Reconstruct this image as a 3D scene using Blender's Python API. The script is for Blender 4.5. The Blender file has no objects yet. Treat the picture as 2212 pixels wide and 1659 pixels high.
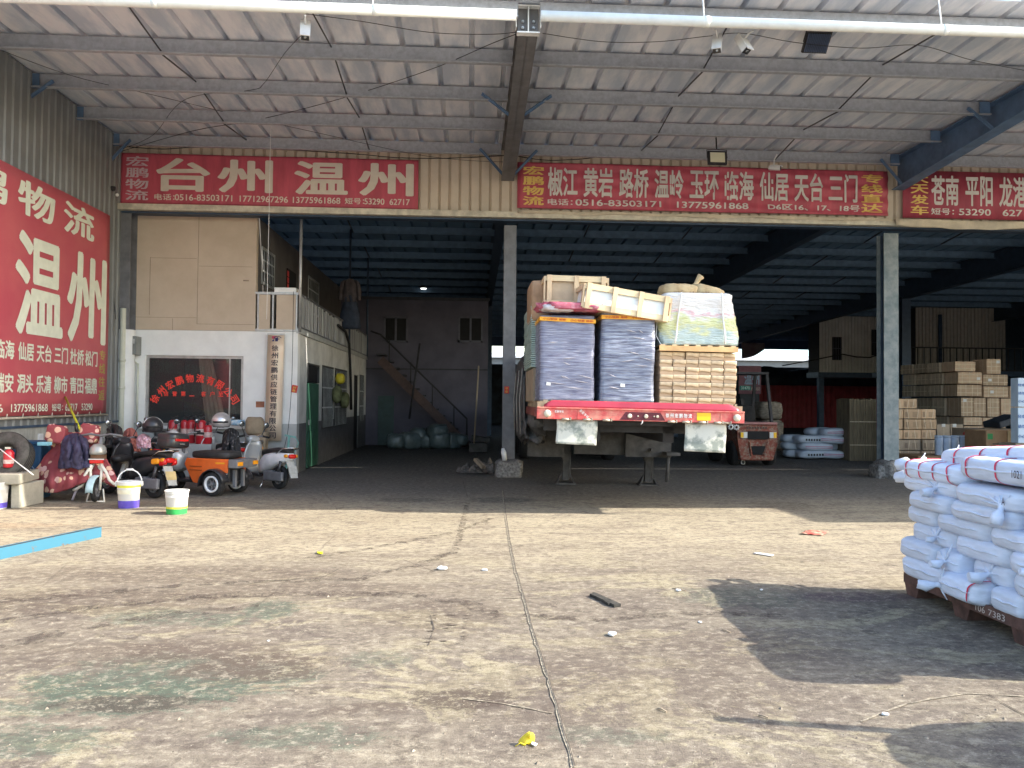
import bpy, math, random
from mathutils import Vector, Matrix, Euler, noise
random.seed(7)
SC = bpy.context.scene
COL = SC.collection
R = math.radians

# ---------------------------------------------------------------- camera, sky, sun, exposure
EYE = 1.4
PITCH, YAW, ROLL = R(1.25), R(3.0), R(0.5)
FPX, CX, CY = 1661.0, 1106.0, 829.5
FW = Vector((math.sin(YAW)*math.cos(PITCH), math.cos(YAW)*math.cos(PITCH), math.sin(PITCH)))
_r = Vector((math.cos(YAW), -math.sin(YAW), 0)); _u = _r.cross(FW)
RT = _r*math.cos(ROLL) + _u*math.sin(ROLL)
UP = _u*math.cos(ROLL) - _r*math.sin(ROLL)
cam = bpy.data.cameras.new('camera'); cam.sensor_width = 36; cam.lens = 36*FPX/2212
cam.clip_start = 0.05; cam.clip_end = 2000
co = bpy.data.objects.new('camera', cam); COL.objects.link(co)
mw = Matrix((RT, UP, -FW)).transposed().to_4x4(); mw.translation = (0, 0, EYE)
co.matrix_world = mw; SC.camera = co

SUN = Vector((1.45, -0.25, 1.0)).normalized()
world = bpy.data.worlds.new('World'); SC.world = world; world.use_nodes = True
wn = world.node_tree.nodes; wl = world.node_tree.links
bg = wn['Background']; sky = wn.new('ShaderNodeTexSky'); sky.sky_type = 'NISHITA'
sky.sun_disc = False; sky.sun_elevation = math.asin(SUN.z)
sky.sun_rotation = math.atan2(SUN.x, SUN.y); sky.air_density = 1.2; sky.dust_density = 2.0
wl.new(sky.outputs[0], bg.inputs[0]); bg.inputs[1].default_value = 0.15
sl = bpy.data.lights.new('sun', 'SUN'); sl.energy = 3.3; sl.angle = R(0.5); sl.color = (1.0, 0.93, 0.82)
so = bpy.data.objects.new('sun', sl); COL.objects.link(so)
so.rotation_euler = SUN.to_track_quat('Z', 'Y').to_euler(); so.location = (10, -5, 15)
SC.view_settings.view_transform = 'Standard'; SC.view_settings.look = 'None'
SC.view_settings.exposure = 1.92; SC.view_settings.gamma = 1.0
SC.cycles.max_bounces = 8; SC.cycles.diffuse_bounces = 5; SC.cycles.use_denoising = True

# ---------------------------------------------------------------- surveying: photo point -> place in the yard
def ray(u, v): return FW + RT*((u-CX)/FPX) + UP*((CY-v)/FPX)
def G(u, v, z=0.0):
    d = ray(u, v); t = (z-EYE)/d.z; return Vector((d.x*t, d.y*t, z))
def PY(u, v, y):
    d = ray(u, v); t = y/d.y; return Vector((d.x*t, y, EYE+d.z*t))
def PX(u, v, x):
    d = ray(u, v); t = x/d.x; return Vector((x, d.y*t, EYE+d.z*t))

# ---------------------------------------------------------------- materials
def S(r, g, b):
    f = lambda c: (c/255/12.92) if c/255 <= 0.04045 else ((c/255+0.055)/1.055)**2.4
    return (f(r), f(g), f(b))
MATS = {}
def M(name, col, rough=0.6, metal=0.0, var=0.18, scale=6.0, bump=0.0, bscale=30.0, col2=None, spec=0.4, stretch=(1, 1, 1), off=(0, 0, 0), rnd=0.0, lo=0.35, hi=0.65):
    if name in MATS: return MATS[name]
    m = bpy.data.materials.new(name); m.use_nodes = True; n = m.node_tree.nodes; l = m.node_tree.links
    b = n['Principled BSDF']; b.inputs['Roughness'].default_value = rough; b.inputs['Metallic'].default_value = metal
    b.inputs['Specular IOR Level'].default_value = spec
    tc = n.new('ShaderNodeTexCoord'); mp = n.new('ShaderNodeMapping'); mp.inputs['Scale'].default_value = stretch; mp.inputs['Location'].default_value = off
    l.new(tc.outputs['Object'], mp.inputs[0])
    nz = n.new('ShaderNodeTexNoise'); nz.inputs['Scale'].default_value = scale; nz.inputs['Detail'].default_value = 6; nz.inputs['Roughness'].default_value = 0.62
    l.new(mp.outputs[0], nz.inputs['Vector'])
    rp = n.new('ShaderNodeMapRange'); rp.inputs[1].default_value = lo; rp.inputs[2].default_value = hi
    l.new(nz.outputs['Fac'], rp.inputs[0])
    mx = n.new('ShaderNodeMix'); mx.data_type = 'RGBA'
    a = tuple(min(1, c*(1-var)) for c in col); c2 = col2 if col2 else tuple(min(1, c*(1+var)) for c in col)
    if col2: a = col
    mx.inputs[6].default_value = (*a, 1); mx.inputs[7].default_value = (*c2, 1)
    l.new(rp.outputs[0], mx.inputs[0]); l.new(mx.outputs[2], b.inputs['Base Color'])
    if rnd:   # copies of one thing differ a little in tone
        oi = n.new('ShaderNodeObjectInfo'); rr = n.new('ShaderNodeMapRange'); rr.inputs[3].default_value = 1-rnd; rr.inputs[4].default_value = 1+rnd; l.new(oi.outputs['Random'], rr.inputs[0])
        hs = n.new('ShaderNodeHueSaturation'); l.new(rr.outputs[0], hs.inputs['Value']); l.new(mx.outputs[2], hs.inputs['Color']); l.new(hs.outputs[0], b.inputs['Base Color'])
    if bump:
        bn = n.new('ShaderNodeTexNoise'); bn.inputs['Scale'].default_value = bscale; bn.inputs['Detail'].default_value = 5
        l.new(mp.outputs[0], bn.inputs['Vector'])
        bp = n.new('ShaderNodeBump'); bp.inputs['Strength'].default_value = bump; bp.inputs['Distance'].default_value = 0.02
        l.new(bn.outputs['Fac'], bp.inputs['Height']); l.new(bp.outputs[0], b.inputs['Normal'])
    MATS[name] = m
    return m
def emis(name, col, s):
    m = M(name, col); b = m.node_tree.nodes['Principled BSDF']
    b.inputs['Emission Color'].default_value = (*col, 1); b.inputs['Emission Strength'].default_value = s
    return m
def glass(name, col, rough=0.05, alpha=0.35):
    m = bpy.data.materials.new(name); m.use_nodes = True; b = m.node_tree.nodes['Principled BSDF']
    b.inputs['Base Color'].default_value = (*col, 1); b.inputs['Roughness'].default_value = rough
    b.inputs['Alpha'].default_value = alpha; b.inputs['Specular IOR Level'].default_value = 0.8
    MATS[name] = m; return m

# ---------------------------------------------------------------- mesh builder
class MB:
    def __init__(s): s.v = []; s.f = []; s.sm = []
    def add(s, vs, fs, smooth=False):
        o = len(s.v); s.v += [tuple(p) for p in vs]
        for f in fs: s.f.append(tuple(i+o for i in f)); s.sm.append(smooth)
        return s
    def bx(s, x0, x1, y0, y1, z0, z1):
        vs = [(x, y, z) for x in (x0, x1) for y in (y0, y1) for z in (z0, z1)]
        return s.add(vs, [(0, 1, 3, 2), (4, 6, 7, 5), (0, 4, 5, 1), (2, 3, 7, 6), (0, 2, 6, 4), (1, 5, 7, 3)])
    def box(s, c, d, rot=None):
        m = rot.to_matrix() if isinstance(rot, Euler) else (rot or Matrix.Identity(3)); c = Vector(c)
        vs = [c + m @ Vector((x*d[0]/2, y*d[1]/2, z*d[2]/2)) for x in (-1, 1) for y in (-1, 1) for z in (-1, 1)]
        return s.add(vs, [(0, 1, 3, 2), (4, 6, 7, 5), (0, 4, 5, 1), (2, 3, 7, 6), (0, 2, 6, 4), (1, 5, 7, 3)])
    def bar(s, p, q, w, h=None, up=(0, 0, 1)):
        p, q = Vector(p), Vector(q); h = h or w; d = (q-p); L = d.length; d.normalize()
        upv = Vector(up)
        if abs(d.dot(upv)) > 0.98: upv = Vector((0, 1, 0))
        x = d.cross(upv).normalized(); z = x.cross(d)
        return s.box((p+q)/2, (w, L, h), Matrix((x, d, z)).transposed())
    def rings(s, rs, closed=True, smooth=True, cap=True):
        n = len(rs[0]); vs = [p for r in rs for p in r]; fs = []
        for i in range(len(rs)-1):
            for j in range(n if closed else n-1):
                k = (j+1) % n; fs.append((i*n+j, i*n+k, (i+1)*n+k, (i+1)*n+j))
        s.add(vs, fs, smooth)
        if cap and closed:
            o = len(s.v)-len(vs)
            s.f.append(tuple(o+j for j in reversed(range(n)))); s.sm.append(False)
            s.f.append(tuple(o+(len(rs)-1)*n+j for j in range(n))); s.sm.append(False)
        return s
    def tube(s, pts, r, n=8, cap=True, smooth=True):
        pts = [Vector(p) for p in pts]; rs = []; rr = r if isinstance(r, (list, tuple)) else [r]*len(pts)
        ref = None
        for i, p in enumerate(pts):
            d = (pts[min(i+1, len(pts)-1)]-pts[max(i-1, 0)]).normalized()
            if ref is None: ref = Vector((0, 0, 1)) if abs(d.z) < 0.9 else Vector((1, 0, 0))
            x = d.cross(ref).normalized(); ref = x.cross(d).normalized()
            rs.append([p + (x*math.cos(2*math.pi*j/n)+ref*math.sin(2*math.pi*j/n))*rr[i] for j in range(n)])
        return s.rings(rs, True, smooth, cap)
    def cyl(s, p, q, r, r2=None, n=16): return s.tube([p, q], [r, r if r2 is None else r2], n)
    def lathe(s, prof, c=(0, 0, 0), n=24, axis=None, cap=True):
        m = Vector(axis).normalized().to_track_quat('Z', 'Y').to_matrix() if axis else Matrix.Identity(3); c = Vector(c)
        rs = [[c + m @ Vector((r*math.cos(2*math.pi*j/n), r*math.sin(2*math.pi*j/n), z)) for j in range(n)] for r, z in prof]
        return s.rings(rs, True, True, cap)
    def prism(s, poly, f0, f1):
        n = len(poly); a = [f0(*p) for p in poly]; b = [f1(*p) for p in poly]
        return s.add(a+b, [tuple(reversed(range(n))), tuple(range(n, 2*n))]+[(i, (i+1) % n, n+(i+1) % n, n+i) for i in range(n)])
    def bag(s, c, d, rot=None, nu=20, nv=12, pw=0.55, amp=0.05, fr=3.0, seed=0, flat=0.0, pwz=None):
        """soft stuffed body: superellipsoid with wrinkles"""
        m = rot.to_matrix() if isinstance(rot, Euler) else (rot or Matrix.Identity(3)); c = Vector(c); pz = pwz or pw
        sg = lambda x, p: math.copysign(abs(x)**p, x); rs = []
        for i in range(1, nv):
            t = -math.pi/2+math.pi*i/nv; ring = []
            for j in range(nu):
                a = 2*math.pi*j/nu
                q = Vector((sg(math.cos(t), pz)*sg(math.cos(a), pw)*d[0]/2, sg(math.cos(t), pz)*sg(math.sin(a), pw)*d[1]/2, sg(math.sin(t), pz)*d[2]/2))
                k = 1+amp*noise.noise(q*fr/max(d)*2+Vector((seed*3.1, seed*1.7, 0)))+amp*0.5*noise.noise(q*fr*2.7/max(d)*2+Vector((0, seed, seed*2.3)))
                q = Vector((q.x*k, q.y*k, q.z*k))
                if flat and q.z < -d[2]/2*flat: q.z = -d[2]/2*flat
                ring.append(c+m @ q)
            rs.append(ring)
        return s.rings(rs, True, True, True)
    def sheet(s, fn, nu, nv, smooth=True):
        vs = [fn(i/nu, j/nv) for i in range(nu+1) for j in range(nv+1)]
        return s.add(vs, [(i*(nv+1)+j, (i+1)*(nv+1)+j, (i+1)*(nv+1)+j+1, i*(nv+1)+j+1) for i in range(nu) for j in range(nv)], smooth)
    def build(s, name, mat, parent=None, bevel=0.0, solid=0.0, sub=0, loc=None, segs=2):
        me = bpy.data.meshes.new(name); me.from_pydata(s.v, [], s.f); me.update()
        me.polygons.foreach_set('use_smooth', s.sm)
        if isinstance(mat, str): mat = MATS[mat]
        me.materials.append(mat)
        o = bpy.data.objects.new(name, me); COL.objects.link(o)
        if parent: o.parent = parent
        if loc: o.location = loc
        if solid:
            md = o.modifiers.new('solid', 'SOLIDIFY'); md.thickness = solid; md.offset = 0
        if bevel:
            md = o.modifiers.new('bevel', 'BEVEL'); md.width = bevel; md.segments = segs; md.limit_method = 'ANGLE'; md.angle_limit = R(40)
        if sub:
            md = o.modifiers.new('sub', 'SUBSURF'); md.levels = sub; md.render_levels = sub
        return o
def tag(o, label, cat, group=None, kind=None):
    o['label'] = label; o['category'] = cat
    if group: o['group'] = group
    if kind: o['kind'] = kind
    return o
def struct(o, label=None):
    o['kind'] = 'structure'
    if label: o['label'] = label
    return o
def thing(name, label, cat, loc=(0, 0, 0), rz=0.0, group=None, rot=None):
    o = bpy.data.objects.new(name, None); COL.objects.link(o); o.location = loc
    o.rotation_euler = rot if rot else (0, 0, rz); o.empty_display_size = 0.2
    return tag(o, label, cat, group)
def children(o): return [c for c in bpy.data.objects if c.parent == o]
def dup(root, loc, rz=None, label=None, group=None, rot=None, scale=None):
    c = root.copy(); COL.objects.link(c); c.location = loc
    if rz is not None: c.rotation_euler = (0, 0, rz)
    if rot is not None: c.rotation_euler = rot
    if scale is not None: c.scale = scale
    if label: c['label'] = label
    if group: c['group'] = group
    def rec(a, b):
        for k in KIDS.setdefault(a.name, children(a)):
            d = k.copy(); COL.objects.link(d); d.parent = b; rec(k, d)
    rec(root, c)
    return c
KIDS = {}
ORD = ['first', 'second', 'third', 'fourth', 'fifth', 'sixth', 'seventh', 'eighth', 'ninth', 'tenth', 'eleventh', 'twelfth']

# ---------------------------------------------------------------- lettering (built-in font), laid on a plane
_TX = {}
def glyphs(t, bold):
    k = (t, bold)
    if k not in _TX:
        c = bpy.data.curves.new('lettering', 'FONT'); c.body = t; c.offset = bold; c.resolution_u = 3
        o = bpy.data.objects.new('lettering', c); COL.objects.link(o)
        me = bpy.data.meshes.new_from_object(o.evaluated_get(bpy.context.evaluated_depsgraph_get()))
        vs = [tuple(v.co) for v in me.vertices]; fs = [tuple(p.vertices) for p in me.polygons]
        bpy.data.objects.remove(o); bpy.data.curves.remove(c); bpy.data.meshes.remove(me)
        xs = [v[0] for v in vs]; ys = [v[1] for v in vs]
        x0, x1, y0, y1 = min(xs), max(xs), min(ys), max(ys)
        _TX[k] = ([((v[0]-x0)/max(1e-6, x1-x0), (v[1]-y0)/max(1e-6, y1-y0)) for v in vs], fs)
    return _TX[k]
def write(mb, t, fn, bold=0.02):
    """fn maps (0..1, 0..1) of the text's box to a place; bold = the glyphs laid over themselves, each copy a hair higher"""
    vs, fs = glyphs(t, 0.0)
    n = (Vector(fn(1, 0))-Vector(fn(0, 0))).cross(Vector(fn(0, 1))-Vector(fn(0, 0))).normalized()
    W = (Vector(fn(1, 0))-Vector(fn(0, 0))).length; Hh = (Vector(fn(0, 1))-Vector(fn(0, 0))).length
    k = bold*.95/max(1, len(t))*(1 if len(t) < 4 else 2); ky = bold*.8
    offs = [(k*math.cos(R(q*45+22)), ky*math.sin(R(q*45+22))) for q in range(8)] if bold >= .028 else [(-k*.8, -ky*.8), (k*.8, ky*.8), (-k*.8, ky*.8), (k*.8, -ky*.8)] if bold >= .015 else [(0, 0)]
    for i, (ox, oy) in enumerate(offs):
        sx, sy = 1-2*k, 1-2*ky
        mb.add([Vector(fn(.5+(a-.5)*sx+ox, .5+(b-.5)*sy+oy))+n*(i*.0004) for a, b in vs], fs)
    return mb
def on_y(x0, x1, z0, z1, y): return lambda a, b: (x0+(x1-x0)*a, y, z0+(z1-z0)*b)
def wput(mb, t, fn2, r, bold=0.02):
    """r = (u0, v0, u1, v1) box in the sheet's own coordinates, fn2 maps them to a place"""
    return write(mb, t, lambda a, b: fn2(r[0]+(r[2]-r[0])*a, r[3]+(r[1]-r[3])*b), bold)
# ================================================================ THE SETTING: ground
def ground_material():
    m = bpy.data.materials.new('yard_concrete'); m.use_nodes = True; n = m.node_tree.nodes; l = m.node_tree.links
    b = n['Principled BSDF']; b.inputs['Roughness'].default_value = 0.85; b.inputs['Specular IOR Level'].default_value = 0.25
    tc = n.new('ShaderNodeTexCoord')
    def nz(scale, st=(1, 1, 1), det=8, rough=0.65, dist=0.0, off=(0, 0, 0)):
        mp = n.new('ShaderNodeMapping'); mp.inputs['Scale'].default_value = st; mp.inputs['Location'].default_value = off
        l.new(tc.outputs['Object'], mp.inputs[0])
        t = n.new('ShaderNodeTexNoise'); t.inputs['Scale'].default_value = scale; t.inputs['Detail'].default_value = det
        t.inputs['Roughness'].default_value = rough; t.inputs['Distortion'].default_value = dist
        l.new(mp.outputs[0], t.inputs['Vector']); return t.outputs['Fac']
    def rng(x, a, c, lo=0.0, hi=1.0):
        r = n.new('ShaderNodeMapRange'); r.inputs[1].default_value = a; r.inputs[2].default_value = c; r.inputs[3].default_value = lo; r.inputs[4].default_value = hi
        r.interpolation_type = 'SMOOTHSTEP'; l.new(x, r.inputs[0]); return r.outputs[0]
    def mth(op, x, y):
        k = n.new('ShaderNodeMath'); k.operation = op
        for i, q in enumerate((x, y)):
            if isinstance(q, (int, float)): k.inputs[i].default_value = q
            else: l.new(q, k.inputs[i])
        return k.outputs[0]
    def mix(f, a, c, blend='MIX'):
        k = n.new('ShaderNodeMix'); k.data_type = 'RGBA'; k.blend_type = blend
        if isinstance(f, float): k.inputs[0].default_value = f
        else: l.new(f, k.inputs[0])
        for i, q in ((6, a), (7, c)):
            if isinstance(q, tuple): k.inputs[i].default_value = (*q, 1)
            else: l.new(q, k.inputs[i])
        return k.outputs[2]
    sp = n.new('ShaderNodeSeparateXYZ'); l.new(tc.outputs['Object'], sp.inputs[0])
    x, y = sp.outputs[0], sp.outputs[1]
    big = nz(0.5, (0.8, 1.1, 1), 8, 0.65, 0.5)
    mid = nz(1.7, (0.75, 1.2, 1), 9, 0.70, 0.5, (4, 2, 0))
    fine = nz(15, (0.9, 1.1, 1), 10, 0.82)
    blot = nz(4.0, (0.8, 1.15, 1), 10, 0.80, 0.5, (6, 1, 0))
    grain = nz(120, (1, 1, 1), 3, 0.7)
    streak = nz(1.6, (0.30, 1.5, 1), 10, 0.78, 0.8, (1, 7, 0))
    tan, pale, brown = (0.280, 0.240, 0.172), (0.352, 0.308, 0.220), (0.128, 0.106, 0.089)
    col = mix(rng(mid, 0.35, 0.65), tan, pale)
    # worn, dirtier concrete nearer the gate: boundary wanders with the large noise
    near = rng(mth('ADD', y, mth('MULTIPLY', big, 6.0)), 11.4, 8.0)
    near = mth('MULTIPLY', near, rng(mid, 0.30, 0.62, 1.0, 0.62))
    col = mix(near, col, brown)
    col = mix(mth('MULTIPLY', rng(blot, 0.50, 0.60), 0.60), col, (0.135, 0.110, 0.090))
    col = mix(mth('MULTIPLY', rng(blot, 0.47, 0.38), 0.45), col, (0.30, 0.262, 0.195))
    yel = mth('MULTIPLY', rng(nz(1.0, (0.7, 1.25, 1), 10, 0.78, 0.8, (9, 3, 0)), 0.515, 0.555), 0.85)
    col = mix(mth('MULTIPLY', yel, near), col, (0.325, 0.285, 0.185))
    col = mix(mth('MULTIPLY', rng(streak, 0.50, 0.64), 0.62), col, (0.145, 0.118, 0.092))
    flk = nz(6.5, (0.9, 1.1, 1), 12, 0.86, 0.3, (2, 9, 0))
    col = mix(mth('MULTIPLY', mth('MULTIPLY', rng(flk, 0.535, 0.585), mth('ADD', near, 0.15)), 0.75), col, (0.060, 0.047, 0.038))
    brk = rng(nz(9, (0.9, 1.1, 1), 10, 0.85, 0, (5, 5, 0)), 0.44, 0.50, 0.15, 1.0)
    # trodden dirt under the roof, painted darker and greyer for the shade
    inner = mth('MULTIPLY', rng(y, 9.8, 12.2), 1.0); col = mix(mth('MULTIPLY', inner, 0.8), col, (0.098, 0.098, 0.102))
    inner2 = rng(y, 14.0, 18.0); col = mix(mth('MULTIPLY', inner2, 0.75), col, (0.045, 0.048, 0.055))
    # stains, each at its own place
    def spot(px, py, rx, ry, soft=0.55, amt=1.0, wob=1.1):
        dx = mth('DIVIDE', mth('SUBTRACT', x, px), rx); dy = mth('DIVIDE', mth('SUBTRACT', y, py), ry)
        d = mth('SQRT', mth('ADD', mth('MULTIPLY', dx, dx), mth('MULTIPLY', dy, dy)), 0.0)
        d = mth('ADD', d, mth('MULTIPLY', mth('SUBTRACT', blot, 0.5), wob*2.6)); d = mth('ADD', d, mth('MULTIPLY', mth('SUBTRACT', fine, 0.5), wob*1.8))
        return mth('MULTIPLY', mth('MULTIPLY', rng(d, 1.0, 1.0-soft), brk), amt)
    green, oil, dbrown = (0.060, 0.085, 0.062), (0.050, 0.036, 0.030), (0.085, 0.062, 0.048)
    for (u, v, ru, rv, c, a) in [
        (330, 1470, 0.62, 0.42, green, .8), (240, 1505, 0.55, .25, green, .7), (590, 1455, .28, .2, green, .7), (585, 1315, .2, .25, green, .75), (330, 1330, .35, .2, green, .55),
        (640, 1590, .4, .12, green, .6), (60, 1600, .3, .15, green, .7), (480, 1340, .2, .15, green, .6), (820, 1425, .2, .15, green, .4), (1290, 1590, .3, .1, green, .4),
        (560, 1440, .4, .22, dbrown, .85), (270, 1520, .35, .10, oil, .75), (420, 1400, .5, .2, dbrown, .6), (985, 1510, .28, .14, oil, .8), (820, 1530, .3, .08, dbrown, .6),
        (380, 1240, 1.6, .35, dbrown, .55), (120, 1300, 1.4, .35, dbrown, .65), (650, 1275, 1.3, .25, dbrown, .5), (940, 1330, .5, .4, dbrown, .5), (200, 1415, .8, .25, dbrown, .45),
        (850, 1120, 1.3, .35, (0.24, 0.2, 0.14), .5), (800, 1160, .6, .35, (0.22, .18, .13), .5), (1850, 1290, .5, .16, (0.10, 0.06, 0.07), .7), (1600, 1290, .5, .3, green, .4),
        (1300, 1500, 1.0, .4, dbrown, .4), (1500, 1400, .9, .4, dbrown, .4), (1080, 1080, .5, .35, (0.06, 0.06, 0.06), .7), (885, 1080, .5, .25, (.05, .05, .05), .6), (1690, 1092, .5, .5, (.10, .08, .06), .5), (30, 1135, .6, .2, (.33, .21, .12), .3)]:
        p = G(u, v); col = mix(spot(p.x, p.y, ru, rv, 0.16, a), col, c)
    # pits, specks and hairline cracks
    col = mix(mth('MULTIPLY', rng(fine, 0.51, 0.57), 0.55), col, (0.085, 0.068, 0.054))
    col = mix(mth('MULTIPLY', rng(fine, 0.475, 0.41), 0.50), col, (0.40, 0.355, 0.27))
    col = mix(mth('MULTIPLY', rng(grain, 0.54, 0.66), 0.60), col, (0.085, 0.07, 0.055))
    speck = nz(55, (1, 1, 1), 2, 0.5, 0, (3, 3, 0)); col = mix(mth('MULTIPLY', rng(speck, 0.755, 0.78), 0.7), col, (0.50, 0.46, 0.38))
    vo = n.new('ShaderNodeTexVoronoi'); vo.feature = 'DISTANCE_TO_EDGE'; vo.inputs['Scale'].default_value = 0.33
    mp = n.new('ShaderNodeMapping'); mp.inputs['Location'].default_value = (1.2, 0.4, 0); l.new(tc.outputs['Object'], mp.inputs[0])
    wv = n.new('ShaderNodeMix'); wv.data_type = 'VECTOR'; wv.inputs[0].default_value = 0.06
    nc = n.new('ShaderNodeTexNoise'); nc.inputs['Scale'].default_value = 2.5; nc.inputs['Detail'].default_value = 8; l.new(tc.outputs['Object'], nc.inputs['Vector'])
    l.new(mp.outputs[0], wv.inputs[4]); l.new(nc.outputs['Color'], wv.inputs[5]); l.new(wv.outputs[1], vo.inputs['Vector'])
    crack = mth('MULTIPLY', rng(vo.outputs['Distance'], 0.003, 0.0006), rng(big, 0.42, 0.58)); col = mix(mth('MULTIPLY', crack, 0.35), col, (0.07, 0.055, 0.045))
    l.new(col, b.inputs['Base Color'])
    h = mth('ADD', mth('MULTIPLY', fine, 0.7), mth('MULTIPLY', grain, 0.35))
    bp = n.new('ShaderNodeBump'); bp.inputs['Strength'].default_value = 0.7; bp.inputs['Distance'].default_value = 0.02
    l.new(h, bp.inputs['Height']); l.new(bp.outputs[0], b.inputs['Normal'])
    return m
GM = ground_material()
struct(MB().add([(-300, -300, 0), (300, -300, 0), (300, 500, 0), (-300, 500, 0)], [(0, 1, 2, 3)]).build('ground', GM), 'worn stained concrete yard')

# expansion joint: crumbled pale edge with a dark slit
M('joint_pale', (0.23, 0.20, 0.15), 0.9, var=0.5, scale=40, bump=0.5, bscale=60); M('joint_dark', (0.07, 0.058, 0.048), 0.95)
def strip(mb, pts, w, z, jag=0.4, seed=0, step=0.02):
    P = [G(*p) for p in pts]; out = []
    for a, b in zip(P, P[1:]):
        k = max(2, int((b-a).length/step))
        out += [a.lerp(b, i/k) for i in range(k)]
    out.append(P[-1]); A, B = [], []
    for i, p in enumerate(out):
        d = (out[min(i+1, len(out)-1)]-out[max(i-1, 0)]).normalized(); nx = Vector((-d.y, d.x, 0))
        off = 0.006*noise.noise(Vector((i*step*4, seed, 0)))
        wl = w*(1+jag*2*noise.noise(Vector((i*step*9, seed+5, 0)))); wr = w*(1+jag*2*noise.noise(Vector((i*step*9, seed+9, 3))))
        A.append(p+nx*(off+wl/2)+Vector((0, 0, z))); B.append(p+nx*(off-wr/2)+Vector((0, 0, z)))
    n = len(A); mb.add(A+B, [(i, i+1, n+i+1, n+i) for i in range(n-1)])
J = [(1085, 1060), (1090, 1105), (1099, 1165), (1112, 1230), (1130, 1290), (1150, 1365), (1178, 1450), (1205, 1540), (1240, 1659)]
a = MB(); strip(a, J, 0.017, 0.004, 0.6, 1); struct(a.build('ground_joint', 'joint_pale'))
a = MB(); strip(a, [(p[0]+2.2, p[1]) for p in J], 0.005, 0.008, 0.35, 1); struct(a.build('ground_joint', 'joint_dark'))
a = MB()
for L in ([(1015, 1292), (1060, 1291), (1130, 1293), (1200, 1290)], [(1000, 1510), (1090, 1522), (1195, 1541)], [(1860, 1560), (1960, 1520), (2090, 1499), (2212, 1506)]): strip(a, L, 0.009, 0.004, 0.9, 3)
struct(a.build('ground_crack', 'joint_pale'))
a = MB()
for L in ([(2135, 1500), (2165, 1520), (2212, 1545)], [(690, 1252), (740, 1225), (860, 1205), (940, 1236)], [(0, 1318), (190, 1290), (400, 1275), (700, 1245)], [(1000, 1040), (1010, 1075)], [(930, 1330), (938, 1360), (925, 1395)]): strip(a, L, 0.005, 0.004, 0.9, 4)
struct(a.build('ground_crack', 'joint_dark'))
# tyre marks: rows of tread blocks pressed in dark dirt
M('tread_dirt', (0.105, 0.083, 0.066), 0.95, var=0.5, scale=25)
a = MB()
def tread(p, q, w, n, seed):
    P, Q = G(*p), G(*q); d = (Q-P); nx = Vector((-d.y, d.x, 0)).normalized()
    for i in range(n):
        for sd in (-1, 1):
            t = (i+random.uniform(-.2, .2))/n; c = P+d*t+nx*sd*w*0.27; l2 = w*random.uniform(.12, .40); hh = d.length/n*random.uniform(.10, .34)
            if noise.noise(Vector((i*0.4, seed, sd))) < -0.02: continue
            e = d.normalized()*hh/2+nx*sd*0.012; g = nx*l2/2
            a.add([c-g-e*0.8+Vector((0, 0, .005)), c+g-e+Vector((0, 0, .005)), c+g*0.9+e+Vector((0, 0, .005)), c-g*1.1+e*0.7+Vector((0, 0, .005))], [(0, 1, 2, 3)])
tread((955, 1330), (940, 1395), 0.17, 9, 1); tread((995, 1330), (985, 1390), 0.15, 8, 2); tread((40, 1325), (560, 1278), 0.12, 46, 3); tread((560, 1278), (880, 1290), 0.10, 26, 4)
struct(a.build('tyre_marks', 'tread_dirt'))
def track_mat():
    m = M('track_dirt', (.075, .058, .047), .95, var=.3); n = m.node_tree.nodes; l = m.node_tree.links; tc = n.new('ShaderNodeTexCoord')
    z = n.new('ShaderNodeTexNoise'); z.inputs['Scale'].default_value = 7; z.inputs['Detail'].default_value = 10; z.inputs['Roughness'].default_value = .85; l.new(tc.outputs['Object'], z.inputs['Vector'])
    r = n.new('ShaderNodeMapRange'); r.inputs[1].default_value = .47; r.inputs[2].default_value = .60; r.inputs[4].default_value = .8; l.new(z.outputs['Fac'], r.inputs[0]); l.new(r.outputs[0], n['Principled BSDF'].inputs['Alpha'])
track_mat()
a = MB()
for L, w in (([(0, 1300), (200, 1283), (420, 1262), (600, 1256), (770, 1252), (900, 1222), (985, 1190)], .10), ([(0, 1345), (200, 1312), (430, 1290), (640, 1283), (870, 1284), (1010, 1302), (1075, 1335)], .12), ([(0, 1400), (150, 1362), (350, 1330), (560, 1310)], .14), ([(640, 1210), (800, 1185), (985, 1150), (1060, 1120)], .08), ([(1130, 1330), (1300, 1340), (1500, 1325), (1700, 1330)], .10), ([(1010, 1085), (1000, 1130), (985, 1190)], .07)): strip(a, L, w, .0035, .5, len(L))
struct(a.build('tyre_marks', 'track_dirt'))

# ================================================================ WAREHOUSE (canopy in front, dark hall behind)
F = 14.3
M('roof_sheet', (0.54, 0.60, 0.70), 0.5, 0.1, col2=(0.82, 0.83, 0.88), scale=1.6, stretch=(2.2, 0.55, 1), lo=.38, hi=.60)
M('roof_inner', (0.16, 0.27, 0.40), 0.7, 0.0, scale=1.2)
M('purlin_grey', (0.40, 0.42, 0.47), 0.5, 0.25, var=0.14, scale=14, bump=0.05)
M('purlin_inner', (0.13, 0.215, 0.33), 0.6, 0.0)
M('steel_blue', (0.12, 0.20, 0.33), 0.5, 0.2, var=0.2, scale=4)
M('steel_grey', (0.17, 0.17, 0.18), 0.5, 0.2, var=0.18, scale=5)
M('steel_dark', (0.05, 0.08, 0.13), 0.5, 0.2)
M('clad_cream', (0.61, 0.53, 0.435), 0.5, 0.05, var=0.08, scale=2)
M('clad_grey', (0.19, 0.20, 0.205), 0.55, 0.1, var=0.12, scale=2)
M('flash_cream', (0.57, 0.52, 0.42), 0.5, 0.1, var=0.25, scale=5)
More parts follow.
